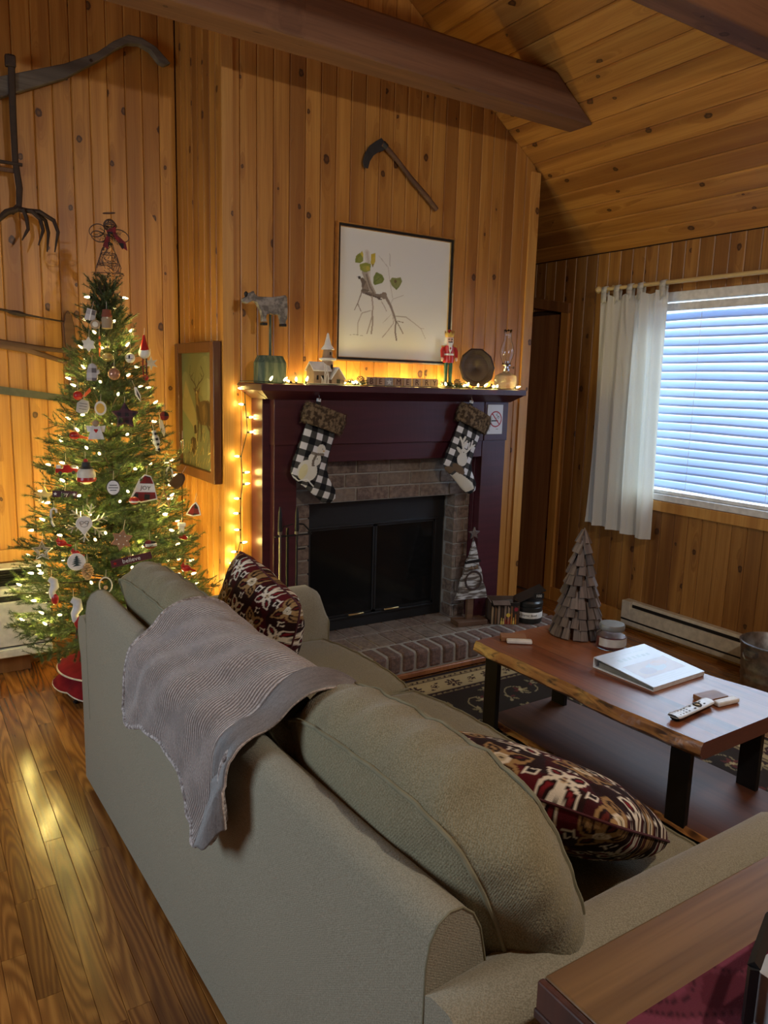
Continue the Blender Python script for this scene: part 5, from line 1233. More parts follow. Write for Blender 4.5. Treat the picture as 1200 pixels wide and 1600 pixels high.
# binder
bd = thing('ring_binder', 'white ring binder with a picture on its cover lying on the table', 'binder', (.998, -1.815, TH + .001), (0, 0, .03))
wpl = mat('white_vinyl', color=(.66, .69, .74), rough=.25)
bw_, bl_ = .305, .275; zf, zn = .040, .016
mb = MB(); mb.box((0, 0, .0015), (bw_, bl_, .003)); obj('back_cover', mb, wpl, bd, bevel=.001)
mb = MB(); mb.box((0, bl_ / 2 - .0015, zf / 2 + .001), (bw_, .003, zf - .002)); obj('spine', mb, wpl, bd, bevel=.001)
mb = MB(); mb.add([(-bw_ / 2 + .012, bl_ / 2 - .02, .004), (bw_ / 2 - .012, bl_ / 2 - .02, .004), (bw_ / 2 - .012, -bl_ / 2 + .006, .004), (-bw_ / 2 + .012, -bl_ / 2 + .006, .004), (-bw_ / 2 + .012, bl_ / 2 - .02, .024), (bw_ / 2 - .012, bl_ / 2 - .02, .024), (bw_ / 2 - .012, -bl_ / 2 + .006, .014), (-bw_ / 2 + .012, -bl_ / 2 + .006, .014)], [(3, 2, 1, 0), (4, 7, 6, 5)][::1] + [(0, 1, 5, 4), (1, 2, 6, 5), (2, 3, 7, 6), (3, 0, 4, 7)]); obj('page_block', mb, mat('paper_edges', color=(.22, .22, .20), rough=.9), bd, smooth=0)
for k in (-1, 0, 1):
    mb = MB(); mb.tube([(k * .11 + 0, .105 + .014 * math.cos(a), .018 + .014 * math.sin(a)) for a in np.linspace(0, 2 * PI, 17)[:-1]], .0018, 6, closed=True); obj('ring', mb, chrome, bd)
al = math.atan2(zf - zn, bl_)
cv = Canvas(bw_, bl_, 76, 70, 'b8c2d2')
cv.rect(.03, .06, .275, .165, '9a8480'); cv.rect(.035, .065, .27, .160, 'a78d84', .7); cv.disc(.16, .11, .05, .028, c='8fa0b0', a=.9); cv.disc(.20, .13, .045, .02, c='b4846a', a=.7); cv.disc(.10, .10, .04, .025, c='8a7684', a=.8)
rr = random.Random(3)
for i in range(7): cv.rect(.06 + i * .027, .195, .078 + i * .027, .195 + rr.uniform(.016, .024), '8fa2ae', .8)
for i in range(6): cv.rect(.05 + i * .034, .235, .078 + i * .034, .243, 'a3b0c0', .7)
for i in range(3): cv.rect(.06, .02 + i * .012, .25 - i * .03, .024 + i * .012, 'a8b2c2', .7)
Mc = Matrix.Translation((-bw_ / 2, -bl_ / 2, zn)) @ Matrix.Rotation(al, 4, 'X') @ Matrix.Rotation(-PI / 2, 4, 'X')
vinyl_print = mat('printed_vinyl', lambda g, b, setc, setr, bump: setc(g.n('VertexColor', layer_name='Col').outputs[0]), rough=.18)
cv.mesh('cover_print', vinyl_print, bd, M=Matrix.Translation((0, 0, .0016)) @ Mc)
mb = MB(); mb.box2((0, 0, -.0012), (bw_, bl_, .0012)); obj('front_cover', mb, wpl, bd, M=Matrix.Translation((-bw_ / 2, -bl_ / 2, zn)) @ Matrix.Rotation(al, 4, 'X'))
mb = MB(); mb.box((0, -bl_ / 2 + .001, zn / 2 + .001), (bw_, .002, zn - .002)); obj('front_lip', mb, wpl, bd)

# remote control
rc = thing('remote_control', 'white remote control with black underside lying on the near end of the table', 'remote control', (.815, -2.135, TH + .001), (0, 0, .10))
wr_ = mat('remote_white', color=(.62, .63, .63), rough=.3); grey_b = mat('grey_button', color=(.25, .26, .27), rough=.5)
mb = MB()
def rsec(u): return .024 * (1 - .10 * math.sin(u * PI)) * (1 if .04 < u < .96 else .82)
mb.grid(lambda u, v: ((u - .5) * .225, -rsec(u) * math.cos(v * PI), .014 + .006 * math.sin(v * PI) + .005 * (2 * u - 1) ** 2 * .6), 24, 10); mb.grid(lambda u, v: ((u - .5) * .225, rsec(u) * math.cos(v * PI), .014 - .004 * math.sin(v * PI) + .003 * (2 * u - 1) ** 2), 24, 10)
obj('top_shell', mb, wr_, rc, smooth=1)
mb = MB(); mb.grid(lambda u, v: ((u - .5) * .205, .88 * rsec(u) * math.cos(v * PI), .013 - .0125 * math.sin(v * PI) ** .6), 24, 10); mb.box((0, 0, .0125), (.19, .036, .004)); obj('base_shell', mb, blk2, rc, smooth=1)
mb = MB(); mb.tube([(.035 + .0125 * math.cos(a), .0125 * math.sin(a), .0210) for a in np.linspace(0, 2 * PI, 21)[:-1]], .0028, 6, closed=True); obj('navigation_ring', mb, blk2, rc)
mb = MB(); mb.sph((.035, 0, .0205), (.007, .007, .002)); obj('select_button', mb, mat('amber_button', color=(.55, .42, .18), rough=.4), rc)
for (x, y) in ((.005, .010), (.005, -.010), (.062, .008), (.066, -.008)):
    mb = MB(); mb.sph((x, y, .0205), (.007, .0035, .0016), 8, 5); obj('button', mb, blk2, rc)
for i in range(4):
    for j in range(3):
        mb = MB(); mb.sph((-.085 + i * .018, (j - 1) * .010, .0205), (.0042, .0030, .0014), 8, 5); obj('button', mb, grey_b, rc)

blk_wood = mat('block_wood', wood_fn((.33, .155, .07), (.25, .11, .048), (.15, .06, .028), knots=False, axis='x', tint=.1, rough=.5))
# two small sets of wooden block with white bar
for loc, rz, lb in (((.985, -2.125, TH + .001), -.10, 'beside the remote control'), ((.785, -1.318, TH + .001), -.62, 'at the table end nearest the hearth')):
    t = thing('wooden_block', 'small flat brown wooden block ' + lb, 'block', loc, (0, 0, rz), None)
    mb = MB(); mb.box((-.014, .026, .0085), (.105, .060, .017)); obj('block', mb, blk_wood, t, bevel=.001)
    t2 = thing('white_bar', 'white plastic bar against a wooden block ' + lb, 'bar', loc, (0, 0, rz), None)
    mb = MB(); mb.box((.006, -.022, .0085), (.105, .030, .016)); obj('bar', mb, white_p, t2, bevel=.005, seg=3)

# galvanised bucket
bu = thing('galvanised_bucket', 'round galvanised metal tub at the right edge in front of the heater', 'bucket', (2.315, -1.575, .001))
mb = MB(); mb.lathe([(.0, 0), (.138, 0), (.142, .004), (.150, .09), (.153, .100), (.150, .110), (.152, .135), (.156, .145), (.153, .155), (.164, .262), (.170, .270), (.170, .278), (.164, .282), (.159, .276), (.146, .10), (.136, .012), (0, .010)], 48); obj('tub', mb, galv, bu, smooth=.9)
for a in (PI * .93, -.2):
    mb = MB(); ca, sa = math.cos(a), math.sin(a); c = Vector((ca * .170, sa * .170, .235)); tv = Vector((-sa, ca, 0)); 
    mb.tube([c + tv * .03 * math.cos(t) + Vector((ca * .012, sa * .012, -.03 * abs(math.sin(t)))) for t in np.linspace(0, PI, 11)], .004, 6); obj('handle', mb, galv, bu)
    mb = MB(); mb.box(tuple(c - Vector((ca * .004, sa * .004, 0))), (.012, .075, .03), Matrix.Rotation(a, 3, 'Z')); obj('handle_plate', mb, galv, bu)
# ================================================================== SOFA
TH0 = math.radians(1.95); LEN = 1.945
so = thing('sofa', 'sage green fabric sofa seen from behind with loose back cushions', 'sofa', (-.842, -.870, .0), (0, 0, TH0))
def loft(prof, y0, y1, ny=2, deform=None):
    mb = MB(); n = len(prof); vs = []
    for j in range(ny + 1):
        y = y0 + (y1 - y0) * j / ny
        for p in prof:
            q_ = (p[0], y, p[1]); vs.append(deform(q_) if deform else q_)
    mb.add(vs, [(j * n + i, j * n + (i + 1) % n, (j + 1) * n + (i + 1) % n, (j + 1) * n + i) for j in range(ny) for i in range(n)] + [tuple(range(n - 1, -1, -1)), tuple(ny * n + i for i in range(n))])
    return mb
# back frame, profile in x (towards the room), z
bpz = [(.0, .035), (.0, .30), (-.002, .55), (.0, .70), (.006, .735), (.020, .760), (.042, .772), (.066, .770), (.088, .752), (.104, .722), (.114, .68), (.13, .60), (.15, .45), (.15, .035)]
def bowed(p):
    v = -p[1] / LEN; return (p[0] - .006 * math.sin(v * PI) * (p[2] > .1), p[1], p[2] - (.006 * math.sin(v * PI) if p[2] > .7 else 0))
mb = loft(bpz, -.001, -LEN, 24, bowed); obj('back_frame', mb, sofa_m, so, smooth=.9)
for yy in (-.001, -LEN):
    mb = MB(); mb.tube([(p[0] * .985 + .0006, yy, p[1] + (.0015 if p[1] > .7 else 0)) for p in bpz[1:-2]], .0018, 6); obj('piping', mb, welt_m, so)
# arms (set outside the ends of the back); profile in y,z then lofted along x
def arm(sgn, ybase):
    # sgn = +1 far arm (towards +y), -1 near arm
    pr = [(0, .035), (0, .40), (-.003, .58), (.002, .625), (.018, .652), (.045, .666), (.080, .668), (.112, .655), (.136, .628), (.142, .59), (.132, .55), (.112, .50), (.105, .30), (.105, .035)]
    mb = MB(); n = len(pr); N = 26; vs = []
    for i in range(N + 1):
        u = i / N; x = u * .985
        dz = 0; f = max(0, (x - .90) / .085)
        for (y, z) in pr:
            zz = z
            if z > .45: zz = .45 + (z - .45) * math.sqrt(max(0, 1 - (f * .93) ** 2.4)) + .006 * math.sin(u * 5) * (z > .6)
            yc = .055; yy = yc + (y - yc) * (1 - .12 * f * f)
            vs.append((x, ybase + sgn * yy, zz))
    fs = [(j * n + i, j * n + (i + 1) % n, (j + 1) * n + (i + 1) % n, (j + 1) * n + i) for j in range(N) for i in range(n)] + [tuple(range(n - 1, -1, -1)), tuple(N * n + i for i in range(n))]
    if sgn < 0: fs = [f_[::-1] for f_ in fs]
    mb.add(vs, fs); o = obj('arm', mb, sofa_m, so, smooth=.9)
    mb = MB(); mb.tube([vs[N * n + i] for i in range(1, n - 1)], .0035, 6); obj('piping', mb, welt_m, so)
    return o
arm(1, -.010); arm(-1, -LEN + .028)
# base
mb = MB(); mb.box2((.14, -LEN + .03, .035), (.93, -.012, .30)); obj('base', mb, sofa_m, so, bevel=.012)
for x in (.06, .86):
    for y in (-.07, -LEN + .07):
        mb = MB(); mb.lathe([(.018, 0), (.024, .035)], 12, c=(x, y, 0.0005)); obj('foot', mb, black_m, so)

def cushion(name, w, h, d, M, par, puff=.22, wrinkle=.0, seed=0, ne=30, piping=True, sq=.10, matl=None, crown=.0, bul=.05):
    """box cushion: w along local x, h along local z, d along local y. Welt cord on both perimeters."""
    rr = random.Random(seed); ph = [rr.uniform(0, 6.28) for _ in range(10)]
    def P(x, y, z):
        # x,y,z in [-1,1]
        r = sq
        X, Z = x, z
        k = (abs(x) ** 4 + abs(z) ** 4 + 1e-9) ** (1 / 4.)
        m = max(abs(x), abs(z)); s_ = (m / k) if k > 0 else 1
        X, Z = x * (1 - r + r * s_) , z * (1 - r + r * s_)
        X *= 1 - .035 * (1 - abs(z) ** 2) * 0 ; 
        X *= 1 + .04 * (1 - z * z) ; Z *= 1 + .05 * (1 - x * x) + crown * (1 - x * x) * (z > 0)
        dome = (1 - x ** 4) * (1 - z ** 4)
        Y = y * (.62 + puff * 2 * dome * .9) if abs(y) > .999 else y * (.62 + .0 * dome)
        edge = max(abs(x), abs(z))
        bulge = (1 - y * y) * bul
        X += math.copysign(bulge, x) * (abs(x) > .999) * (1 - z ** 6 * .9); Z += math.copysign(bulge, z) * (abs(z) > .999) * (1 - x ** 6 * .9)
        v = Vector((X * w / 2, Y * d / 2, Z * h / 2))
        if wrinkle:
            wv = math.sin(x * 17 + ph[0] + y * 1.2) + .7 * math.sin(x * 29 + ph[1] - y * 2 + z * 2) + .5 * math.sin(z * 21 + ph[2] + y * 1.5)
            amt = wrinkle * (.25 + .75 * min(1, edge ** 6)) * (1.0 if abs(y) < .999 else .55 * edge ** 4)
            n_ = Vector((x if abs(x) > .999 else 0, y if abs(y) > .999 else 0, z if abs(z) > .999 else 0))
            if n_.length > 0: v += n_.normalized() * wv * amt
            low = math.sin(x * 3 + ph[4]) * math.sin(z * 2.4 + ph[5]); v.y += math.copysign(low * wrinkle * 1.3 * (1 - edge ** 4), y)
        return v
    mb = MB(); N = ne; ND = 10
    seen = {}
    def vid(a, b, c):
        key = (round(a, 5), round(b, 5), round(c, 5))
        if key not in seen: seen[key] = len(mb.v); mb.v.append(tuple(P(a, b, c)))
        return seen[key]
    L_ = [-1 + 2 * i / N for i in range(N + 1)]; D_ = [-1 + 2 * i / ND for i in range(ND + 1)]
    L_[0] = -1.; L_[-1] = 1.; D_[-1] = 1.
    for i in range(N):
        for j in range(N):
            a, a2, c, c2 = L_[i], L_[i + 1], L_[j], L_[j + 1]
            mb.f.append((vid(a, -1, c), vid(a2, -1, c), vid(a2, -1, c2), vid(a, -1, c2))); mb.f.append((vid(a, 1, c), vid(a, 1, c2), vid(a2, 1, c2), vid(a2, 1, c)))
        for j in range(ND):
            a, a2, b, b2 = L_[i], L_[i + 1], D_[j], D_[j + 1]
            mb.f.append((vid(a, b, 1), vid(a, b2, 1), vid(a2, b2, 1), vid(a2, b, 1))[::-1]); mb.f.append((vid(a, b, -1), vid(a2, b, -1), vid(a2, b2, -1), vid(a, b2, -1))[::-1])
            mb.f.append((vid(1, b, a), vid(1, b2, a), vid(1, b2, a2), vid(1, b, a2))); mb.f.append((vid(-1, b, a), vid(-1, b, a2), vid(-1, b2, a2), vid(-1, b2, a)))
    mb.m = [0] * len(mb.f)
    o = obj(name, mb, matl or sofa_m, par, M=M, smooth=1.3)
    if piping:
        for y in (-1, 1):
            pts = [(L_[i], -1) for i in range(N)] + [(1, L_[i]) for i in range(N)] + [(-L_[i], 1) for i in range(N)] + [(-1, -L_[i]) for i in range(N)]
            mp = MB(); mp.tube([P(p[0], y, p[1]) * 1.002 for p in pts], .0046, 7, closed=True); obj('piping', mp, welt_m, o)
    return o
def MF(loc, X, Z, flipy=False): return frame(loc, X, Z)
# seat cushions: local x along sofa length, z towards front, y = up-ish
def seat_c(yc, w, seed): return cushion('seat_cushion', w, .80, .19, frame((.56, yc, .385), (0, -1, 0), (1, 0, .0)), so, puff=.07, wrinkle=.0022, seed=seed, sq=.28, matl=cush_m)
seat_c(-.335, .632, 1); seat_c(-.970, .632, 2); seat_c(-1.604, .632, 3)
# back cushions: x along length, z up, leaning
def back_c(loc, lean, rz, w, h, d, seed, roll=0., puff=.20, sq=.55):
    Mx = Matrix.Translation(loc) @ Matrix.Rotation(PI / 2 + rz, 4, 'Z') @ Matrix.Rotation(-lean, 4, 'X') @ Matrix.Rotation(roll, 4, 'Y')
    return cushion('back_cushion', w, h, d, Mx, so, puff=puff, wrinkle=.0045, seed=seed, sq=sq, bul=.16, matl=cush_m)
back_c((.232, -.335, .655), .34, 0., .64, .41, .200, 11)
back_c((.205, -.980, .605), .32, 0., .62, .37, .185, 12)
back_c((.245, -1.610, .655), .34, -.03, .67, .44, .250, 13, roll=.09, puff=.24, sq=.8)

# patterned throw pillows (top-level: they rest on the sofa)
def pillow_pattern():
    cv = Canvas(1, 1, 150, 150, '3a0d12')
    rr = random.Random(21)
    X, Y = cv.X, cv.Y
    blob = np.sin(X * 13 + 2 * np.sin(Y * 7)) * np.sin(Y * 11 + 1.5 * np.sin(X * 9)); cv.put(blob > .15, '25100f'); cv.put(blob < -.35, '54121a')
    s = .34
    def petal(x, y, a, l, w_, c, c2):
        def pt(t, off): return (x + math.cos(a) * t * l - math.sin(a) * off, y + math.sin(a) * t * l + math.cos(a) * off)
        out = [pt(t, w_ * math.sin(PI * t ** .8)) for t in np.linspace(.12, 1, 9)] + [pt(t, -w_ * math.sin(PI * t ** .8)) for t in np.linspace(1, .12, 9)]
        inn = [pt(.2 + .65 * t, .55 * w_ * math.sin(PI * t)) for t in np.linspace(0, 1, 7)] + [pt(.2 + .65 * t, -.55 * w_ * math.sin(PI * t)) for t in np.linspace(1, 0, 7)]
        cv.poly(out, c); cv.poly(inn, '240c0c'); 
        inn2 = [pt(.32 + .4 * t, .22 * w_ * math.sin(PI * t)) for t in np.linspace(0, 1, 5)] + [pt(.32 + .4 * t, -.22 * w_ * math.sin(PI * t)) for t in np.linspace(1, 0, 5)]
        cv.poly(inn2, c2)
    def sqr(x, y, r, a=0.0):
        for rr_, c in ((r, 'e4dccc'), (r * .62, '1c0b0b')):
            pts = []
            for k in range(8):
                aa = a + PI / 4 + k * PI / 4; q_ = rr_ * (1.0 if k % 2 == 0 else .52); pts.append((x + q_ * math.cos(aa), y + q_ * math.sin(aa)))
            cv.poly(pts, c)
    for i in range(-1, 4):
        for j in range(-1, 4):
            x, y = .16 + i * s, .16 + j * s
            if (i + j) % 2 == 0:
                for k in range(4): petal(x, y, k * PI / 2 + PI / 4, .195, .062, '9a7a50', '9a7a50' if k % 2 else '5a2018')
                cv.disc(x, y, .046, c='d8cdb8'); cv.disc(x, y, .030, c='b8a888'); sqr(x, y, .022)
            else:
                for k in range(4): petal(x, y, k * PI / 2 + PI / 4, .165, .052, 'ddd4c2', '7a1c24')
                cv.disc(x, y, .020, c='c8b08c'); cv.disc(x, y, .010, c='3a0d12')
            sqr(x + s / 2, y, .056, .1); sqr(x, y + s / 2, .046, PI / 4 * .3)
    return cv.C
PAT = pillow_pattern()
def pillow(label, loc, X, Z, w, h, d, seed, bend=0.):
    t = thing('throw_pillow', label, 'pillow', loc, (0, 0, 0), 'patterned throw pillows on the sofa')
    N = 120; rr = random.Random(seed); ph = [rr.uniform(0, 6) for _ in range(6)]
    mb = MB(); cols = []
    M = frame((0, 0, 0), X, Z)
    for side in (-1, 1):
        for i in range(N + 1):
            for j in range(N + 1):
                x, z = -1 + 2 * i / N, -1 + 2 * j / N
                e = (1 - x * x) * (1 - z * z); th_ = max(e, 0) ** .42
                k = 1 - .05 * (1 - (x * x)) * (abs(z) ** 3); kx = 1 - .05 * (1 - z * z) * (abs(x) ** 3); rn_ = max(abs(x), abs(z)) / ((x ** 6 + z ** 6 + 1e-9) ** (1 / 6.)) if (x or z) else 1; k *= .3 + .7 * rn_; kx *= .3 + .7 * rn_
                wr_ = .006 * (math.sin(x * 9 + ph[0]) * math.sin(z * 7 + ph[1]) + .5 * math.sin((x + z) * 15 + ph[2])) * (max(abs(x), abs(z)) ** 2)
                y = side * (d / 2 * th_ + wr_ * th_ ** .5) + bend * (x * x) 
                mb.v.append((x * kx * w / 2, y, z * k * h / 2)); u_, v_ = (i / N if side < 0 else 1 - i / N), j / N
                cols.append(PAT[min(150, int(((v_ * 1.45) % .68 + .16) * 150)), min(150, int(((u_ * 1.45) % .68 + .16) * 150))])
    n = N + 1
    for s_ in (0, 1):
        o_ = s_ * n * n
        for i in range(N):
            for j in range(N):
                f = (o_ + i * n + j, o_ + (i + 1) * n + j, o_ + (i + 1) * n + j + 1, o_ + i * n + j + 1); mb.f.append(f if s_ == 0 else f[::-1])
    mb.m = [0] * len(mb.f); mb.col = linear(np.clip(np.array(cols), 0, 1))
    obj('cover', mb, col_fab, t, M=M, smooth=1.5)
    mb = MB(); pts = []
    for k in range(4 * 24):
        s_, f = divmod(k, 24); a = -1 + 2 * f / 24; x, z = ((a, -1), (1, a), (-a, 1), (-1, -a))[s_]
        rn_ = max(abs(x), abs(z)) / ((x ** 6 + z ** 6) ** (1 / 6.)); rn_ = .3 + .7 * rn_; pts.append((x * w / 2 * rn_ * (1 - .05 * (1 - z * z)), bend * x * x, z * h / 2 * rn_ * (1 - .05 * (1 - x * x))))
    mb.tube(pts, .0035, 6, closed=True); obj('seam_piping', mb, mat('maroon_cord' + str(seed), color=(.07, .012, .016), rough=.9), t, M=M)
    return t
pillow('maroon and tan geometric pillow standing against the far arm of the sofa', (-.350, -1.210, .652), (.10, -.95, -.25), (.12, -.22, .96), .45, .45, .21, 1)
pillow('maroon and tan geometric pillow lying at the near end of the sofa', (-.215, -2.415, .612), (.36, -.93, .02), (-.80, -.30, .50), .60, .47, .20, 2)

# ribbed chenille throw over the back
def throw_fn(g, b, setc, setr, bump):
    uv = g.uv(); sx = g.n('SeparateXYZ', {0: uv}).outputs
    wob = g.m('MULTIPLY', g.noise(g.vm('MULTIPLY', uv, (6., 6., 1.)), 1., 2.), .5)
    rib = g.m('MULTIPLY_ADD', g.m('SINE', g.m('ADD', g.m('MULTIPLY', sx[0], 520.), g.m('MULTIPLY', wob, 9.))), .5, .5)
    n1 = g.noise(g.vm('MULTIPLY', uv, (300., 90., 1.)), 1., 3.); n2 = g.noise(g.vm('MULTIPLY', uv, (9., 7., 1.)), 1., 3., .65); n3 = g.noise(g.vm('MULTIPLY', uv, (60., 160., 1.)), 1., 2.)
    f = g.m('ADD', g.m('MULTIPLY', rib, .45), g.m('MULTIPLY', n1, .7))
    c = g.mix(g.ss(f, .45, .85), (.165, .128, .112), (.62, .53, .49))
    c = g.mix(g.m('MULTIPLY', g.ss(n2, .45, .62), .55), c, (.21, .175, .16)); c = g.mix(g.m('MULTIPLY', g.ss(n3, .62, .75), .5), c, (.66, .61, .59))
    setc(c); bump(g.m('ADD', g.m('MULTIPLY', rib, .6), n1), .9, .007); b.inputs['Sheen Weight'].default_value = .5
throw_m = mat('chenille_throw', throw_fn, rough=.95, spec=.15)
throw_edge = mat('chenille_edge', lambda g, b, setc, setr, bump: (setc(g.mix(g.ss(g.noise(g.objc(), 120., 3.), .35, .65), (.20, .165, .15), (.50, .45, .43))), bump(g.noise(g.objc(), 150., 2.), .9, .006)), rough=.95, spec=.15)
th_ = thing('throw_blanket', 'grey mauve ribbed throw draped over the middle of the sofa back', 'blanket', (-.842, -.870, 0), (0, 0, TH0))
# path across the back in local (x,z): from the seat up the front of the middle cushion, over its top, down the gap, over the frame and down behind
def smooth_path(P, n):
    P = [Vector((p[0], 0, p[1])) for p in P]; out = []
    for i in range(len(P) - 1):
        p0, p1, p2, p3 = P[max(i - 1, 0)], P[i], P[i + 1], P[min(i + 2, len(P) - 1)]
        for k in range(n):
            t = k / n; out.append(.5 * ((2 * p1) + (-p0 + p2) * t + (2 * p0 - 5 * p1 + 4 * p2 - p3) * t * t + (-p0 + 3 * p1 - 3 * p2 + p3) * t ** 3))
    out.append(P[-1]); return out
PTH = smooth_path([(.285, .715), (.283, .75), (.272, .79), (.242, .824), (.195, .850), (.140, .853), (.098, .835), (.065, .806), (.035, .788), (.008, .777), (-.018, .748), (-.024, .68), (-.026, .56), (-.026, .42)], 8)
cum = [0.]
for i in range(1, len(PTH)): cum.append(cum[-1] + (PTH[i] - PTH[i - 1]).length)
def at_len(s_):
    s_ = max(0, min(cum[-1] - 1e-6, s_))
    for i in range(1, len(cum)):
        if cum[i] >= s_: t = (s_ - cum[i - 1]) / (cum[i] - cum[i - 1]); return PTH[i - 1].lerp(PTH[i], t), (PTH[i] - PTH[i - 1]).normalized()
zback = {}
def end_len(u):
    # where the hem behind the sofa ends, per position along the sofa (u 0 = far, 1 = near)
    keys = [(0, .575), (.12, .565), (.30, .61), (.50, .61), (.68, .575), (.80, .54), (.88, .515), (.94, .54), (1.0, .62)]
    for a, b_ in zip(keys, keys[1:]):
        if a[0] <= u <= b_[0]: t = (u - a[0]) / (b_[0] - a[0]); t = t * t * (3 - 2 * t); z = a[1] + (b_[1] - a[1]) * t; break
    # length at which the path is at height z on the back
    for i in range(len(PTH) - 1, 0, -1):
        if PTH[i].z < z <= PTH[i - 1].z: return cum[i - 1] + (cum[i] - cum[i - 1]) * (PTH[i - 1].z - z) / (PTH[i - 1].z - PTH[i].z)
    return cum[-1]
def start_len(u): return .01 + .05 * (1 - u) + .05 * math.sin(u * 4)
def yl_at(u, s_):
    f = s_ / cum[-1]   # 0 front seat, 1 hem behind
    yf0, yf1 = -.60, -1.335      # front
    yb0, yb1 = -.615, -1.335    # on the back frame
    yh0, yh1 = -.52, -1.290
    t1 = min(1, max(0, (f - .25) / .35)); t2 = min(1, max(0, (f - .70) / .3))
    y0 = yf0 + (yb0 - yf0) * t1; y1 = yf1 + (yb1 - yf1) * t1
    y0 += (yh0 - yb0) * t2; y1 += (yh1 - yb1) * t2
    return y0 + (y1 - y0) * u
def cloth(u, v):
    s_ = start_len(u) + (end_len(u) - start_len(u)) * v
    p, t = at_len(s_); n_ = Vector((-t.z, 0, t.x)); n_ = n_ if n_.dot(Vector((-.0, 0, 1)) + Vector((.0, 0, 0))) > 0 or True else -n_
    # outward normal: to the right of travel direction (front->over->back travels -x at the top so outward is +z)
    n_ = Vector((t.z, 0, -t.x)) if (t.x < 0 and Vector((t.z, 0, -t.x)).z > 0) else Vector((-t.z, 0, t.x)) if Vector((-t.z, 0, t.x)).z > 0 else (Vector((1, 0, 0)) if p.x > .2 else Vector((-1, 0, 0)))
    f = s_ / cum[-1]; hang = min(1, max(0, (f - .78) / .2)); fr = min(1, max(0, (.3 - f) / .3))
    y = yl_at(u, s_)
    fold = .012 * math.sin(u * 26 + 1.2 * math.sin(v * 4)) * hang * (.3 + .9 * u) + .010 * math.sin(u * 55 + 3) * hang * u * u + .006 * math.sin(u * 9 + v * 6) + .010 * math.sin(u * 13 + 1) * fr
    fold += .004 * math.sin(u * 31 + v * 17)
    off = .017 + fold + .026 * hang * math.exp(-((u - .86) / .12) ** 2) + .010 * hang
    edge = min(u, 1 - u)
    q_ = p + n_ * max(off, .004); return (q_.x, y + .010 * math.sin(v * 9) * (1 if u > .5 else .4) * (1 if edge < .1 else .2), q_.z)
mb = MB(); mb.grid(cloth, 130, 130, uvs=True); o = obj('cloth', mb, throw_m, th_, smooth=2.5); sm = o.modifiers.new('s', 'SOLIDIFY'); sm.thickness = .007; sm.offset = 0
# rolled borders
for u0 in (0.0, 1.0):
    mb = MB(); mb.tube([Vector(cloth(u0, v / 70)) for v in range(71)], .008, 8); obj('rolled_edge', mb, throw_edge, th_)
mb = MB(); mb.tube([Vector(cloth(u / 90, 1.0)) for u in range(91)], .008, 8); obj('rolled_edge', mb, throw_edge, th_)
# second folded-back layer near the near edge
def flap(u, v):
    a = Vector(cloth(.90 + .10 * u, v)); 
    s_ = .010 + .012 * math.sin(min(1, u) * PI); n_ = Vector((-.35 if v > .78 else .1, 0, 1 if v < .86 else .15)).normalized() if v < .9 else Vector((-1, 0, .1)).normalized()
    return tuple(a + n_ * s_ + Vector((0, -.022 * (1 - .2 * math.sin(v * 12)) * u - .012, 0)))
mb = MB(); mb.grid(flap, 12, 110, uvs=True); o = obj('folded_border', mb, throw_m, th_, smooth=2.5); sm = o.modifiers.new('s', 'SOLIDIFY'); sm.thickness = .006

# ================================================================== CONSOLE TABLE (bottom right)
ct_ = thing('console_table', 'brown wooden console table end behind the sofa arm, bottom right corner', 'table', (-.69, -2.958, 0))
ctop = mat('console_top', wood_fn((.20, .108, .042), (.125, .064, .026), (.07, .034, .014), knots=False, gscale=.55, axis='x', tint=0, rough=.36, bumps=.3))
cleg = mat('console_leg', wood_fn((.075, .022, .012), (.05, .014, .009), (.03, .01, .006), knots=False, tint=0, rough=.5))
mb = MB(); mb.box2((0, -.46, .715), (1.35, 0, .760)); obj('tabletop', mb, ctop, ct_, bevel=.004)
mb = MB(); mb.box2((-.012, -.47, .700), (1.36, .004, .7145)); obj('edge_band', mb, cleg, ct_, bevel=.003)
mb = MB(); mb.box2((-.0125, -.465, .716), (-.0005, .0, .7585)); obj('breadboard_end', mb, cleg, ct_, bevel=.003)
for x, y in ((.0, -.075), (.0, -.46), (1.28, -.075), (1.28, -.46)):
    mb = MB(); mb.box2((x, y, .001), (x + .07, y + .07, .699)); obj('leg', mb, cleg, ct_, bevel=.003)
mb = MB(); mb.box2((.07, -.045, .60), (1.28, -.025, .699)); mbr = mb; obj('apron', mbr, cleg, ct_)
mb = MB(); mb.box2((.02, -.39, .60), (.045, -.075, .699)); obj('apron', mb, cleg, ct_)
# floral runner
cv = Canvas(1.2, .34, 240, 70, '5a2430'); X, Y = cv.X, cv.Y
b1 = np.sin(X * 26 + 2 * np.sin(Y * 22)) * np.sin(Y * 24 + 1.7 * np.sin(X * 17)); cv.put(b1 > .25, '6c3040'); cv.put(b1 < -.2, '4a1420'); cv.put((b1 > .05) & (b1 < .12), '36101a')
b2 = np.sin(X * 15 + 1) * np.sin(Y * 13 + 2 * np.sin(X * 9) + .5); cv.put(b2 > .70, '5d6a60'); cv.put(b2 > .86, 'a8b0a4')
rn = thing('table_runner', 'pink and maroon floral cloth runner on the console table', 'cloth', (-.66, -3.067, .7605))
cv.mesh('runner_print', col_fab, rn, M=Matrix.Translation((0, -.34, .003)) @ Matrix.Rotation(-PI / 2, 4, 'X'))
mb = MB(); mb.box2((0, -.34, .0002), (1.2, 0, .0025)); obj('runner_cloth', mb, mat('runner_back', color=(.12, .03, .045), rough=.95), rn)
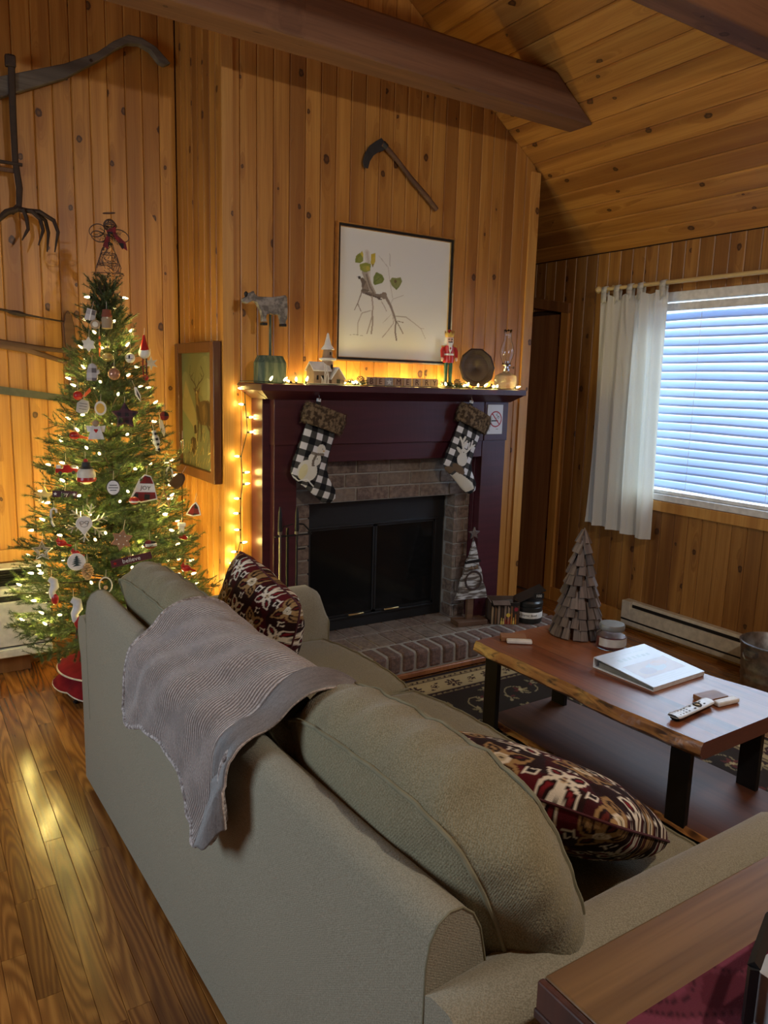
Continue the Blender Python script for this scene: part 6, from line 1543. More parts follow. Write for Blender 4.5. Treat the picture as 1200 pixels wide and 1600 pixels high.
# black framed box standing on the runner
bx = thing('metal_frame', 'black metal framed panel at the right edge on the console table', 'frame', (-.545, -3.15, .7655))
for a, b_ in (((0, 0, 0.008), (0, 0, .085)), ((0, 0, .085), (.095, .035, .092)), ((.095, .035, .092), (.34, .04, .092)), ((0, 0, .008), (0, -.10, .008)), ((.34, .04, .092), (.34, .04, .008))):
    mb = MB(); mb.tube([a, b_], .0075, 4); obj('bar', mb, black_m, bx)
mb = MB(); mb.box2((.014, -.04, .002), (.32, .012, .072)); obj('grey_panel', mb, mat('grey_card', color=(.35, .36, .37), rough=.5), bx)
# ================================================================== CHRISTMAS TREE
TC = Vector((-.52, .10, 0))
def trad(z): return min(.44, max(.075 if z < 1.9 else .05, .03 + (1.97 - z) * .285))
tree = thing('christmas_tree', 'tall green artificial christmas tree covered in lights and ornaments', 'christmas tree', TC)
rt_ = random.Random(77)
def branch_mesh(L_, seed):
    rr = random.Random(seed); mb = MB()
    mb2 = MB(); mb2.tube([(0, 0, 0), (L_ * .5, 0, -.01), (L_, 0, .0)], [.004, .003, .0015], 4, caps=False)
    mb.v, mb.f, mb.m = mb2.v, mb2.f, [1] * len(mb2.f)
    st = max(.0, L_ - .34) if L_ > .3 else L_ * .12
    segs = [((st, 0, -.006), (L_, 0, rr.uniform(0, .015)))]
    nt = max(2, int(L_ / .062))
    for i in range(nt):
        f = st + (L_ - st) * (i + .4) / nt
        for s_ in (-1, 1):
            tl = min(.15, .05 + (L_ - f) * .75) * rr.uniform(.75, 1.15); a = rr.uniform(.55, .95)
            segs.append(((f, 0, -.004), (f + tl * math.cos(a), s_ * tl * math.sin(a), rr.uniform(-.02, .03))))
        if rr.random() < .6:
            tl = .05 * rr.uniform(.7, 1.2); segs.append(((f, 0, 0), (f + tl * .6, rr.uniform(-.02, .02), tl * .8)))
    for a, b_ in segs:
        ln = (Vector(b_) - Vector(a)).length; n0 = len(mb.f)
        needles(mb, a, b_, int(ln * 1000) + 4, .021, .00105, rr, .75)
        for k in range(n0, len(mb.f)): mb.m[k] = 0
        mm = len(mb.f); mt = MB(); mt.tube([a, b_], [.0016, .001], 3, caps=False); b0 = len(mb.v); mb.v += mt.v; mb.f += [tuple(i + b0 for i in f) for f in mt.f]; mb.m += [1] * len(mt.f)
    return mesh_of('branch', mb, [needle_g, bark], 0)
BM = {}
nb = 0; z = .30; lev = 0
while z < 1.90:
    R_ = trad(z); n = int(7 + R_ * 14); up = .22 + .75 * max(0, (z - 1.2) / .75) ** 1.4
    a0 = rt_.uniform(0, 6.28)
    for k in range(n):
        a = a0 + 2 * PI * k / n + rt_.uniform(-.14, .14); L_ = R_ * rt_.uniform(.86, 1.06) / (math.cos(up) if z < 1.6 else 1.) + .015
        dx, dy = math.cos(a), math.sin(a)
        if dy > .25 and dx < .45 and z < .66: L_ = min(L_, .30 / max(dy, .3))
        if dy > .3: L_ = min(L_, .535 / dy)
        if dx > .3: L_ = min(L_, .465 / dx)
        cl = max(2, min(12, int(round(L_ / .045)))); key = (cl, rt_.randrange(3))
        if key not in BM: BM[key] = branch_mesh(cl * .045, cl * 10 + key[1])
        M = Matrix.Translation((0, 0, z - .02)) @ Matrix.Rotation(a, 4, 'Z') @ Matrix.Rotation(-up + rt_.uniform(-.12, .12) + (.16 if z < .6 else 0), 4, 'Y') @ Matrix.Rotation(rt_.uniform(-.5, .5), 4, 'X') @ Matrix.Scale(L_ / (cl * .045), 4)
        if nb < 298: link_mesh('branch', BM[key], tree, M=M)
        nb += 1
    z += .068 if z < 1.3 else .050; lev += 1
BMT = branch_mesh(.07, 999)
link_mesh('treetop', BMT, tree, M=Matrix.Translation((0, 0, 1.885)) @ Matrix.Rotation(-PI / 2, 4, 'Y'))
mb = MB(); mb.cyl((0, 0, .05), (0, 0, 1.92), .016, .005, 8); obj('trunk', mb, bark, tree)
for k in range(3):
    a = k * 2 * PI / 3 + 3.6
    mb = MB(); mb.tube([(0, 0, .12), (math.cos(a) * .17, math.sin(a) * .17, .06), (math.cos(a) * .25, math.sin(a) * .25, .008)], .009, 6); obj('stand_leg', mb, black_m, tree)
# skirt
red_felt = mat('red_felt', color=(.20, .008, .012), rough=.9, spec=.2); cordw = mat('cream_cord', color=(.60, .52, .44), rough=.9)
ks = thing('tree_skirt', 'dark red felt skirt with cream piping under the christmas tree', 'tree skirt', TC)
def skirt(u, v):
    a = u * 2 * PI; r = .05 + .225 * v + .018 * math.sin(a * 7) * v * v; return (r * math.cos(a), r * math.sin(a), .245 - .195 * v ** 1.25 + .012 * math.sin(a * 7 + 1) * v)
mb = MB(); mb.grid(skirt, 70, 12, cu=True); o = obj('felt', mb, red_felt, ks, smooth=2); sm = o.modifiers.new('s', 'SOLIDIFY'); sm.thickness = .004
mb = MB(); mb.tube([skirt(i / 70, 1.0) for i in range(70)], .0045, 6, closed=True); obj('piping', mb, cordw, ks)
mb = MB(); mb.grid(lambda u, v: ((.04 + .23 * v) * math.cos(u * 2.0 + 2.6), (.04 + .23 * v) * math.sin(u * 2.0 + 2.6), .256 - .12 * v), 20, 8); o = obj('upper_felt', mb, red_felt, ks, smooth=2); sm = o.modifiers.new('s', 'SOLIDIFY'); sm.thickness = .004
mb = MB(); mb.tube([(.27 * math.cos(i / 20 * 2.0 + 2.6), .27 * math.sin(i / 20 * 2.0 + 2.6), .137) for i in range(21)], .0045, 6); obj('piping', mb, cordw, ks)
# lights on the tree
tl_ = thing('tree_lights', 'strings of warm white bulbs wound through the christmas tree', 'string lights', TC)
rl = random.Random(31); N_ = 150; Z0 = Vector((0, 0, 0)); wpts = []
for i in range(N_):
    f = (i + .5) / N_; z = .34 + 1.58 * (1 - math.sqrt(1 - f * .985)) if False else .33 + 1.60 * (1 - (1 - f) ** .62)
    a = i * 2.399963 + rl.uniform(-.3, .3); r = trad(z) * rl.uniform(.72, 1.0); 
    if math.sin(a) > .3: r = min(r, .50)
    p = Vector((r * math.cos(a), r * math.sin(a), z + rl.uniform(-.03, .03)))
    d = Vector((math.cos(a), math.sin(a), rl.uniform(-.2, .9)))
    bulb(tl_, p, d, .1 + (1.7 if z < 1.5 else 1.0), scale=.95, O=Z0, light=(i % 3 == 0))
for t_ in range(3):
    wp = []
    for i in range(170):
        f = i / 169; z = .33 + 1.55 * f; a = f * 2 * PI * 9 + t_ * 2.1; r = trad(z) * (.70 + .12 * math.sin(i * 1.3 + t_)); wp.append((r * math.cos(a), r * math.sin(a), z + .015 * math.sin(i * 2.1)))
    mb = MB(); mb.tube(wp, .0014, 4, caps=False); obj('wire', mb, wire_m, tl_)

# tree topper: twig angel
ta = thing('angel_topper', 'woven twig angel with a halo and plaid bow on top of the tree', 'tree topper', (-.500, .10, 1.945), (0, 0, -.25))
twig = mat('brown_twig', color=(.10, .055, .035), rough=.8); rr = random.Random(5)
def conept(v, a, r0=.064, r1=.018): r = r0 + (r1 - r0) * v; return Vector((r * math.cos(a), r * math.sin(a), .02 + .135 * v))
mb = MB()
for i in range(26):
    a = rr.uniform(0, 6.28); v = rr.random(); pts = []
    for k in range(7): pts.append(conept(max(0, min(1, v)), a)); a += rr.uniform(-.9, .9); v += rr.uniform(-.28, .28)
    mb.tube(pts, .0015, 4)
for v in (0, .33, .66, 1): mb.tube([conept(v, k * PI / 10) for k in range(20)], .0016, 4, closed=True)
obj('twig_dress', mb, twig, ta, kind='stuff')
mb = MB()
for i in range(11):
    ph_ = i / 11 * PI; R3 = Matrix.Rotation(ph_, 3, 'Z') @ Matrix.Rotation(PI / 2 if i % 2 else .35 * (i - 5) * .4, 3, 'X')
    mb.tube([R3 @ Vector((.027 * math.cos(t), .027 * math.sin(t), 0)) + Vector((.010, 0, .232)) for t in np.linspace(0, 2 * PI, 19)[:-1]], .0018, 4, closed=True)
obj('twig_head', mb, twig, ta, kind='stuff')
mb = MB(); mb.tube([Vector((.008 + .025 * math.cos(t), .012 * math.sin(t), .285 + .003 * math.cos(t))) for t in np.linspace(0, 2 * PI, 19)[:-1]], .0022, 5, closed=True); obj('halo', mb, twig, ta)
for cx, cz, rx, rz_, tt in ((-.045, .205, .034, .026, .5), (-.040, .180, .030, .022, -.3), (.055, .190, .036, .024, -.4)):
    mb = MB()
    for w in (-.002, .002): mb.tube([Vector((cx + rx * math.cos(t) * math.cos(tt) - rz_ * math.sin(t) * math.sin(tt), w - .01, cz + rx * math.cos(t) * math.sin(tt) + rz_ * math.sin(t) * math.cos(tt))) for t in np.linspace(0, 2 * PI, 21)[:-1]], .0022, 5, closed=True)
    obj('wing_loop', mb, twig, ta, kind='stuff')
mb = MB(); r5 = random.Random(8)
for k in range(16):
    a = r5.uniform(0, 6.28); e = Vector((math.cos(a) * .06 + .012, -.02 + r5.uniform(-.02, .01), .19 + math.sin(a) * .045)); needles(mb, (.005, -.012, .19), e, 34, .024, .0009, r5)
obj('fir_sprig', mb, needle_d, ta, smooth=0, kind='stuff')
def plaid_mat(nm, c1, c2, c3, sc_=140.):
    def fn(g, b, setc, setr, bump):
        s_ = g.n('SeparateXYZ', {0: g.objc()}).outputs
        u = g.m('GREATER_THAN', g.m('SINE', g.m('MULTIPLY', s_[0], sc_)), .1); v = g.m('GREATER_THAN', g.m('SINE', g.m('MULTIPLY', s_[2], sc_)), .1)
        c = g.mix(g.m('MULTIPLY', g.m('ADD', u, v), .5), c1, c2); c = g.mix(g.m('MULTIPLY', u, v), c, c3); setc(c)
    return mat(nm, fn, rough=.85)
redplaid = plaid_mat('red_plaid', (.20, .012, .014), (.07, .010, .012), (.012, .010, .010)); bwcheck = plaid_mat('black_white_check', (.65, .65, .62), (.18, .18, .18), (.012, .012, .012), 260.); greyplaid = plaid_mat('grey_plaid', (.52, .48, .46), (.26, .23, .23), (.11, .09, .09), 150.); darkplaid = plaid_mat('dark_plaid', (.07, .022, .03), (.035, .012, .018), (.014, .01, .012), 200.)
mb = MB(); mb.prism([(-.006, .205), (.034, .225), (.036, .195), (.0, .195)], .008, c=(0, -.02, 0)); mb.prism([(.0, .195), (-.022, .14), (.0, .125), (.012, .19)], .006, c=(0, -.022, 0)); mb.prism([(.03, .20), (.075, .16), (.082, .125), (.066, .135), (.06, .13), (.022, .19)], .006, c=(0, -.022, 0)); obj('plaid_bow', mb, redplaid, ta, smooth=0, kind='stuff')

# ------------------------------------------------------------------ ornaments
cream = mat('cream_ornament', color=(.66, .60, .48), rough=.6); offw = mat('white_ornament', color=(.70, .68, .66), rough=.5); tanm = mat('tan_glitter', color=(.46, .28, .13), rough=.5)
redm = mat('red_ornament', color=(.36, .012, .012), rough=.3); orange = mat('orange_ribbon', color=(.60, .10, .02), rough=.5); goldg = mat('gold_glitter', color=(.70, .50, .18), rough=.4, metal=.3); brownf = mat('brown_felt', color=(.055, .028, .018), rough=.95)
wfelt = mat('white_felt', color=(.62, .60, .57), rough=.95); bark_sl = mat('wood_slice', color=(.34, .24, .14), rough=.8); amber = mat('dried_orange', color=(.66, .36, .04), rough=.6); silverg = mat('silver_glitter', color=(.45, .44, .42), rough=.35, metal=.5); inkd = mat('dark_ink', color=(.03, .03, .03), rough=.7)
def star_poly(r, k=.45, n=5, a0=PI / 2, cx=0, cz=0): return [(cx + (r if i % 2 == 0 else r * k) * math.cos(a0 + i * PI / n), cz + (r if i % 2 == 0 else r * k) * math.sin(a0 + i * PI / n)) for i in range(2 * n)]
def circ(r, n=20, cx=0, cz=0, sx=1): return [(cx + r * sx * math.cos(2 * PI * i / n), cz + r * math.sin(2 * PI * i / n)) for i in range(n)]
CAMD = Vector((-.22, -.975, .05))
def orn(name, label, pos, cat='ornament', roll=0., hang=.035, top=.02, push=.03, s=1.0):
    t = thing(name, label, cat, Vector(pos) + CAMD * push, (0, roll, -.22 + random.uniform(-.25, .25))); t.scale = (s, s, s)
    mb = MB(); mb.tube([(0, .004, top), (0.001, .012, top + hang)], .0009, 4); obj('hanging_cord', mb, cordw, t)
    return t
def pr_(par, nm, poly, t, m, y=0., bev=.0012):
    mb = MB(); mb.prism(poly, t, c=(0, y + t / 2, 0)); a = sum(poly[i][0] * poly[(i + 1) % len(poly)][1] - poly[(i + 1) % len(poly)][0] * poly[i][1] for i in range(len(poly)))
    if a < 0: mb.f = [f[::-1] for f in mb.f]
    return obj(nm, mb, m, par, smooth=0, bevel=bev, seg=1)
def ball(par, nm, c, r, m, n=20): mb = MB(); mb.sph(c, r, n, n // 2 + 2); return obj(nm, mb, m, par, smooth=2)
def txt(par, s_, size, m, y, z=0, x=0, roll=0.): return text_mesh(s_, size, .0004, m, 'lettering', par, Matrix.Translation((x, y, z)) @ Matrix.Rotation(roll, 4, 'Y') @ Matrix.Rotation(PI / 2, 4, 'X'))
OP = {'plaidgift':(-0.594,0.058,1.776), 'slice':(-0.583,0.026,1.734), 'snowman':(-0.536,0.012,1.759), 'cookie':(-0.614,0.022,1.646), 'glass':(-0.548,-0.031,1.604), 'whitebell':(-0.448,-0.016,1.594), 'gnome':(-0.382,-0.007,1.620), 'flake':(-.345,.02,1.575), 'mitten':(-0.615,-0.025,1.524), 'pinkball':(-0.529,-0.057,1.521), 'redball':(-0.673,-0.004,1.425), 'tag':(-0.660,-0.040,1.379), 'orange':(-0.597,-0.084,1.373), 'plaidstar':(-0.500,-0.107,1.341), 'angel':(-0.623,-0.101,1.280), 'bird':(-0.429,-0.057,1.436), 'redbell':(-0.701,-0.047,1.254), 'checkcandy':(-0.359,-0.079,1.229), 'sock':(-0.318,-0.043,1.285), 'plaidball':(-0.304,-0.031,1.337), 'truck':(-0.743,-0.061,1.108), 'snowball':(-0.676,-0.133,1.089), 'icicle':(-0.237,-0.078,1.206), 'goldstar':(-0.822,0.029,0.984), 'joysign':(-0.758,-0.090,1.006), 'wdisc':(-0.578,-0.189,1.038), 'joybell':(-0.443,-0.188,1.028), 'smallred':(-0.498,-0.211,0.980), 'oval':(-0.302,-0.084,1.073), 'bear':(-0.269,-0.103,1.044), 'twigstar':(-0.356,-0.169,0.968), 'cookiebell':(-0.208,-0.144,0.916), 'bigflake':(-0.690,-0.192,0.888), 'face':(-0.702,-0.184,0.890), 'ginger':(-0.566,-0.255,0.819), 'cardinal1':(-0.788,-0.143,0.803), 'cardinal2':(-0.743,-0.198,0.765), 'whitestar':(-0.855,-0.068,0.760), 'treedisc':(-0.744,-0.211,0.731), 'pinecone':(-0.708,-0.245,0.695), 'textball':(-0.446,-0.259,0.789), 'ministock':(-0.276,-0.161,0.821), 'believe':(-0.534,-0.281,0.736), 'cardinal3':(-0.275,-0.222,0.654), 'candycane':(-0.803,-0.073,0.910), 'mitt2':(-0.841,-0.167,0.608), 'snowlegs':(-0.772,-0.262,0.527), 'ring':(-0.646,-0.290,0.636)}
def shift(p, dx=0, dz=0): return (p[0] + dx, p[1], p[2] + dz)
t = orn('present_ornament', 'grey plaid present ornament near the treetop, above a wood slice', OP['plaidgift'], roll=.2, top=.026); pr_(t, 'parcel', [(-.022, -.024), (.020, -.026), (.022, .022), (-.018, .026)], .02, greyplaid); pr_(t, 'ribbon', [(-.003, -.025), (.003, -.025), (.004, .024), (-.002, .025)], .022, offw)
t = orn('wood_slice_ornament', 'pale round wood slice ornament near the treetop', OP['slice']); pr_(t, 'slice', circ(.021), .008, bark_sl); ball(t, 'pith', (0, -.0045, 0), (.012, .001, .012), cream, 12)
t = orn('gnome_ornament', 'tan knitted figure ornament with a brown hat near the treetop', OP['snowman'], top=.04); mb = MB(); mb.lathe([(0, -.045), (.022, -.04), (.024, .0), (.018, .014), (0, .018)], 16); obj('body', mb, bark_sl, t, smooth=1); mb = MB(); mb.lathe([(.021, .008), (.023, .014), (.020, .022), (.018, .040), (0, .044)], 16); obj('hat', mb, mat('rust_felt', color=(.22, .06, .03), rough=.9), t); ball(t, 'nose', (0, -.02, .004), .005, cream, 8)
t = orn('snowflake_cookie', 'cream snowflake cookie ornament beside an orange ribbon, left side of the tree', OP['cookie'], top=.03); pr_(t, 'cookie', star_poly(.034, .62, 6), .008, cream)
t = orn('ribbon_ornament', 'orange red hanging ribbon beside the cream snowflake cookie', shift(OP['cookie'], .045, .01), top=.03); pr_(t, 'ribbon', [(-.004, -.06), (.004, -.06), (.005, .03), (-.003, .03)], .002, orange)
t = orn('glass_ball', 'clear glass ball with gold glitter hanging below the orange ribbon', OP['glass'], top=.034); ball(t, 'globe', (0, 0, 0), .031, glass_m, 24); mb = MB(); mb.lathe([(0, .029), (.008, .029), (.008, .037), (0, .038)], 12); obj('cap', mb, brass, t); ball(t, 'glitter_core', (0, 0, -.008), (.018, .018, .014), goldg, 12)
t = orn('jingle_bell', 'white jingle bell in the upper middle of the tree', OP['whitebell'], top=.02, hang=.06); ball(t, 'bell', (0, 0, 0), .022, offw); pr_(t, 'slot', [(-.014, -.004), (.014, -.004), (.014, -.002), (-.014, -.002)], .046, inkd, bev=0); ball(t, 'mark', (0, -.021, .004), (.004, .002, .009), inkd, 8)
t = orn('gnome_ornament', 'red hatted gnome with white beard and dangling plaid legs on the right side', OP['gnome'], top=.075); mb = MB(); mb.lathe([(.020, .008), (.022, .014), (.012, .045), (.004, .078), (0, .080)], 14); obj('hat', mb, redm, t); ball(t, 'beard', (0, 0, 0), (.026, .022, .027), wfelt)
for s_ in (-.006, .008): mb = MB(); mb.tube([(s_, 0, -.02), (s_ * 1.2, -.004, -.06), (s_, 0, -.10)], .003, 6); obj('leg', mb, redplaid, t)
mb = MB(); mb.sph((.004, -.004, -.112), (.014, .008, .015)); obj('boot', mb, redm, t)
t = orn('snowflake_ornament', 'cream openwork snowflake at the upper right edge of the tree', OP['flake'], top=.03); pr_(t, 'snowflake', star_poly(.034, .42, 6), .006, cream)
t = orn('mitten_ornament', 'grey plaid mitten on the upper left of the tree', OP['mitten'], top=.04); pr_(t, 'mitten', [(-.024, -.034), (.018, -.036), (.024, -.02), (.022, .03), (.008, .042), (-.010, .038), (-.020, .01)], .016, greyplaid, bev=.004); pr_(t, 'thumb', [(.018, -.012), (.034, .0), (.030, .016), (.020, .010)], .014, greyplaid)
t = orn('glitter_ball', 'rosy glass ball in the upper middle, beside the grey plaid mitten', OP['pinkball'], top=.030); ball(t, 'globe', (0, 0, 0), .027, mat('rose_glass', color=(.42, .22, .14), rough=.12, metal=.4), 24); mb = MB(); mb.lathe([(0, .025), (.007, .025), (.007, .032), (0, .033)], 12); obj('cap', mb, brass, t)
t = orn('red_ball', 'shiny red ball with a red bow on the left edge, above a silver tag', OP['redball'], top=.022); ball(t, 'globe', (0, 0, 0), .020, redm); pr_(t, 'bow', [(.02, .0), (.05, .035), (.056, .02), (.03, -.006)], .004, orange)
t = orn('silver_tag', 'silver tag shaped ornament with dark script, left of an orange slice', OP['tag'], roll=.15, top=.03); pr_(t, 'tag', [(-.026, -.026), (-.004, -.034), (.022, -.026), (.028, .0), (.020, .026), (-.008, .03), (-.026, .012)], .004, silverg); 
for z in (-.012, 0, .012): pr_(t, 'script_line', [(-.016, z - .001), (.016, z - .001), (.016, z + .001), (-.016, z + .001)], .0055, inkd, bev=0)
t = orn('orange_slice', 'dried orange slice with a pale rind, left of the dark star', OP['orange'], top=.028); pr_(t, 'rind', circ(.031, sx=.82), .006, cream); pr_(t, 'flesh', circ(.022, sx=.82), .008, amber)
t = orn('star_ornament', 'large dark plaid fabric star in the middle of the tree', OP['plaidstar'], top=.05); pr_(t, 'star', star_poly(.062, .52), .018, darkplaid, bev=.005)
t = orn('angel_ornament', 'white felt angel with a red heart and trim, left of centre', OP['angel'], top=.045); pr_(t, 'dress', [(-.034, -.040), (.034, -.040), (.016, .020), (-.016, .020)], .010, wfelt); ball(t, 'head', (0, -.002, .030), .015, bark_sl); pr_(t, 'heart', [(0, -.012), (.009, .0), (.005, .006), (0, .003), (-.005, .006), (-.009, .0)], .013, redm, bev=0)
for s_ in (-1, 1): pr_(t, 'wing', [(s_ * .012, .016), (s_ * .040, .020), (s_ * .034, -.010), (s_ * .018, -.006)], .004, offw, y=.006)
t = orn('feather_ornament', 'slim white and black leaf ornament, right of centre in the upper half', OP['bird'], roll=-.35, top=.03); pr_(t, 'leaf', [(0, -.038), (.010, -.01), (.006, .03), (-.004, .034), (-.012, .0)], .004, offw); pr_(t, 'stripe', [(0, -.036), (.004, -.01), (.001, .02), (-.004, .0)], .0055, inkd, bev=0)
t = orn('jingle_bell', 'red jingle bell on the left edge beside an orange ribbon', OP['redbell'], top=.02); ball(t, 'bell', (0, 0, 0), (.022, .020, .018), redm); pr_(t, 'slot', [(-.016, -.003), (.016, -.003), (.016, -.001), (-.016, -.001)], .042, inkd, bev=0)
t = orn('ribbon_bow', 'orange ribbon bow beside the red jingle bell on the left', shift(OP['redbell'], .045, -.008), top=.02); pr_(t, 'bow', [(-.030, .014), (0, .002), (.024, -.002), (.028, -.018), (0, -.006), (-.024, -.006)], .005, orange)
t = orn('candy_ornament', 'black and white checked candy shaped ornament on the right side', OP['checkcandy'], roll=-.2, top=.045); mb = MB(); mb.lathe([(0, -.05), (.012, -.045), (.008, -.03), (.017, -.01), (.017, .012), (.008, .03), (.012, .044), (0, .048)], 14); obj('candy', mb, bwcheck, t, smooth=1)
t = orn('feather_ornament', 'cream feather shaped ornament on the right, next to a red plaid ball', OP['sock'], roll=-.2, top=.04); pr_(t, 'feather', [(-.002, -.044), (.010, -.02), (.008, .03), (-.006, .042), (-.012, .0)], .006, cream)
t = orn('plaid_ball', 'red and black plaid fabric ball at the right edge of the tree', OP['plaidball'], top=.022); ball(t, 'ball', (0, 0, 0), .021, redplaid)
t = orn('truck_ornament', 'small dark red pickup truck ornament loaded with presents, left side', OP['truck'], top=.035); pr_(t, 'truck_body', [(-.044, -.012), (.046, -.012), (.046, .004), (.020, .006), (.012, .020), (-.010, .020), (-.014, .006), (-.044, .006)], .014, redm)
for s_ in (-.026, .028): pr_(t, 'wheel', circ(.008, 12, s_, -.013), .016, inkd, bev=0)
pr_(t, 'parcel', [(-.040, .006), (-.022, .006), (-.022, .022), (-.040, .022)], .010, offw); pr_(t, 'parcel', [(.022, .006), (.042, .006), (.042, .018), (.022, .018)], .010, silverg)
t = orn('snowman_ball', 'round snowman ball with a red scarf and dark hat, left of centre', OP['snowball'], top=.052, s=1.15); ball(t, 'globe', (0, 0, 0), .034, cream, 24); mb = MB(); mb.lathe([(.033, -.022), (.036, -.016), (.034, -.006), (.031, -.012)], 20); obj('scarf', mb, redm, t); mb = MB(); mb.lathe([(0, .028), (.024, .026), (.026, .030), (.016, .034), (.015, .050), (0, .052)], 16); obj('hat', mb, inkd, t); ball(t, 'pompom', (0, 0, .054), .009, redm, 10)
t = orn('glass_icicle', 'clear glass icicle hanging in front of the stag painting', OP['icicle'], top=.03); mb = MB(); mb.lathe([(0, -.045), (.003, -.03), (.006, -.01), (.010, .01), (.008, .024), (0, .028)], 12); obj('icicle', mb, glass_m, t, smooth=1)
t = orn('star_ornament', 'glowing pale gold star at the far left edge of the tree', OP['goldstar'], top=.035, push=.01); pr_(t, 'star', star_poly(.046, .42), .008, goldg)
t = orn('word_sign', 'dark sign ornament reading joy between two stars, left side', OP['joysign'], roll=.04, top=.014); pr_(t, 'sign', [(-.050, -.014), (.050, -.014), (.050, .014), (-.050, .014)], .006, mat('plum_sign', color=(.05, .012, .022), rough=.6)); txt(t, 'joy', .024, offw, -.0036, .001)
for s_ in (-.038, .038): pr_(t, 'star', star_poly(.008, .45, cx=s_), .0078, offw, bev=0)
t = orn('round_tag', 'white oval tag with dark script on a red and white cord, centre of the tree', OP['wdisc'], top=.030, s=1.1); pr_(t, 'rim', circ(.031, 24, sx=.85), .005, inkd); pr_(t, 'disc', circ(.028, 24, sx=.85), .007, offw)
for z, w in ((.010, .014), (.0, .018), (-.010, .012)): pr_(t, 'script_line', [(-w, z - .0015), (w, z - .0015), (w, z + .0015), (-w, z + .0015)], .0085, inkd, bev=0)
t = orn('bell_sign', 'large flat bell ornament in plaid with a white band reading JOY', OP['joybell'], roll=.12, top=.055, s=1.1)
pr_(t, 'back', [(-.052, -.046), (-.010, -.060), (.052, -.040), (.034, .020), (.018, .052), (-.006, .056), (-.026, .034)], .006, offw); pr_(t, 'band_top', [(-.022, .018), (.030, .022), (.016, .048), (-.005, .051), (-.021, .032)], .008, redplaid, bev=0); pr_(t, 'band_bottom', [(-.046, -.042), (-.010, -.054), (.046, -.036), (.040, -.012), (-.034, -.018)], .008, redplaid, bev=0); txt(t, 'JOY', .023, inkd, -.0036, .001, .002)
t = orn('bell_ornament', 'small round red and white bell below the flat JOY bell', OP['smallred'], top=.02); ball(t, 'ball', (0, 0, 0), (.021, .020, .017), redm); mb = MB(); mb.lathe([(.0195, -.008), (.022, -.004), (.0195, .0)], 18); obj('white_band', mb, offw, t)
t = orn('oval_frame_ornament', 'small black and white oval ring ornament on the right side', OP['oval'], top=.032); mb = MB(); mb.tube([(.014 * math.cos(a), 0, .032 * math.sin(a)) for a in np.linspace(0, 2 * PI, 25)[:-1]], .004, 6, closed=True); obj('ring', mb, bwcheck, t); mb = MB(); mb.tube([(-.014, 0, 0), (.014, 0, 0)], .002, 5); obj('bar', mb, inkd, t)
t = orn('mitten_ornament', 'dark brown felt mitten on the right, below the stag painting', OP['bear'], roll=.5, top=.04); pr_(t, 'mitten', [(-.030, -.036), (.014, -.040), (.030, -.010), (.026, .026), (.006, .042), (-.018, .028), (-.026, .0)], .020, brownf, bev=.006)
t = orn('twig_star', 'brown woven twig star on the right, below the brown mitten', OP['twigstar'], top=.04)
mb = MB(); sp_ = star_poly(.046, .45); 
for k in range(3): mb.tube([(x * (1 - .13 * k), -.004 * k, z * (1 - .13 * k)) for x, z in sp_], .0022, 5, closed=True)
for k in range(5): mb.tube([(sp_[2 * k][0], 0, sp_[2 * k][1]), (sp_[(2 * k + 4) % 10][0], 0, sp_[(2 * k + 4) % 10][1])], .0018, 4)
obj('twigs', mb, tanm, t, kind='stuff')
t = orn('bell_ornament', 'plaid bell ornament edged in white at the right edge of the tree', OP['cookiebell'], roll=.15, top=.034); pr_(t, 'edge', [(-.034, -.034), (.0, -.040), (.036, -.028), (.022, .012), (.004, .032), (-.014, .012)], .006, offw); pr_(t, 'plaid_face', [(-.026, -.028), (.0, -.033), (.028, -.024), (.016, .008), (.003, .024), (-.010, .008)], .008, redplaid, bev=0)
t = orn('snowflake_ornament', 'large grey glitter snowflake behind a white teardrop tag, left side', OP['bigflake'], top=.07, push=.0); mb = MB()
for k in range(6):
    a = k * PI / 3 + .3; mb.tube([(0, 0, 0), (.085 * math.cos(a), 0, .085 * math.sin(a))], .0035, 5)
    for f in (.45, .7):
        for s_ in (-1, 1): mb.tube([(.085 * f * math.cos(a), 0, .085 * f * math.sin(a)), (.085 * f * math.cos(a) + .026 * math.cos(a + s_ * .8), 0, .085 * f * math.sin(a) + .026 * math.sin(a + s_ * .8))], .0028, 5)
obj('flake_arms', mb, silverg, t, kind='stuff')
t = orn('teardrop_tag', 'white teardrop shaped tag with dark line drawing in front of the large snowflake', OP['face'], top=.042, push=.05); tp = [(.034 * math.cos(a) * (1 if math.sin(a) > 0 else 1), .034 * math.sin(a)) for a in np.linspace(-.3, PI + .3, 15)]; pr_(t, 'tag', tp + [(-.012, -.034), (0, -.052), (.012, -.034)], .006, offw)
for s_ in (-1, 1): mb = MB(); mb.tube([(s_ * .010 + .008 * math.cos(a), -.0036, .006 + .006 * math.sin(a)) for a in np.linspace(0, 2 * PI, 13)[:-1]], .0009, 4, closed=True); obj('drawn_ring', mb, inkd, t)
mb = MB(); mb.tube([(-.018, -.0036, .010), (-.012, -.0036, -.010), (.0, -.0036, -.014), (.012, -.0036, -.010), (.018, -.0036, .010)], .0009, 4); obj('drawn_line', mb, inkd, t)
t = orn('gingerbread_star', 'brown gingerbread snowflake with white dots, low centre of the tree', OP['ginger'], roll=.2, top=.04, s=1.15); pr_(t, 'cookie', star_poly(.042, .6, 6), .010, mat('gingerbread', color=(.33, .18, .10), rough=.9))
for k in range(6): ball(t, 'icing_dot', (.018 * math.cos(k * PI / 3), -.006, .018 * math.sin(k * PI / 3)), .0028, cream, 6)
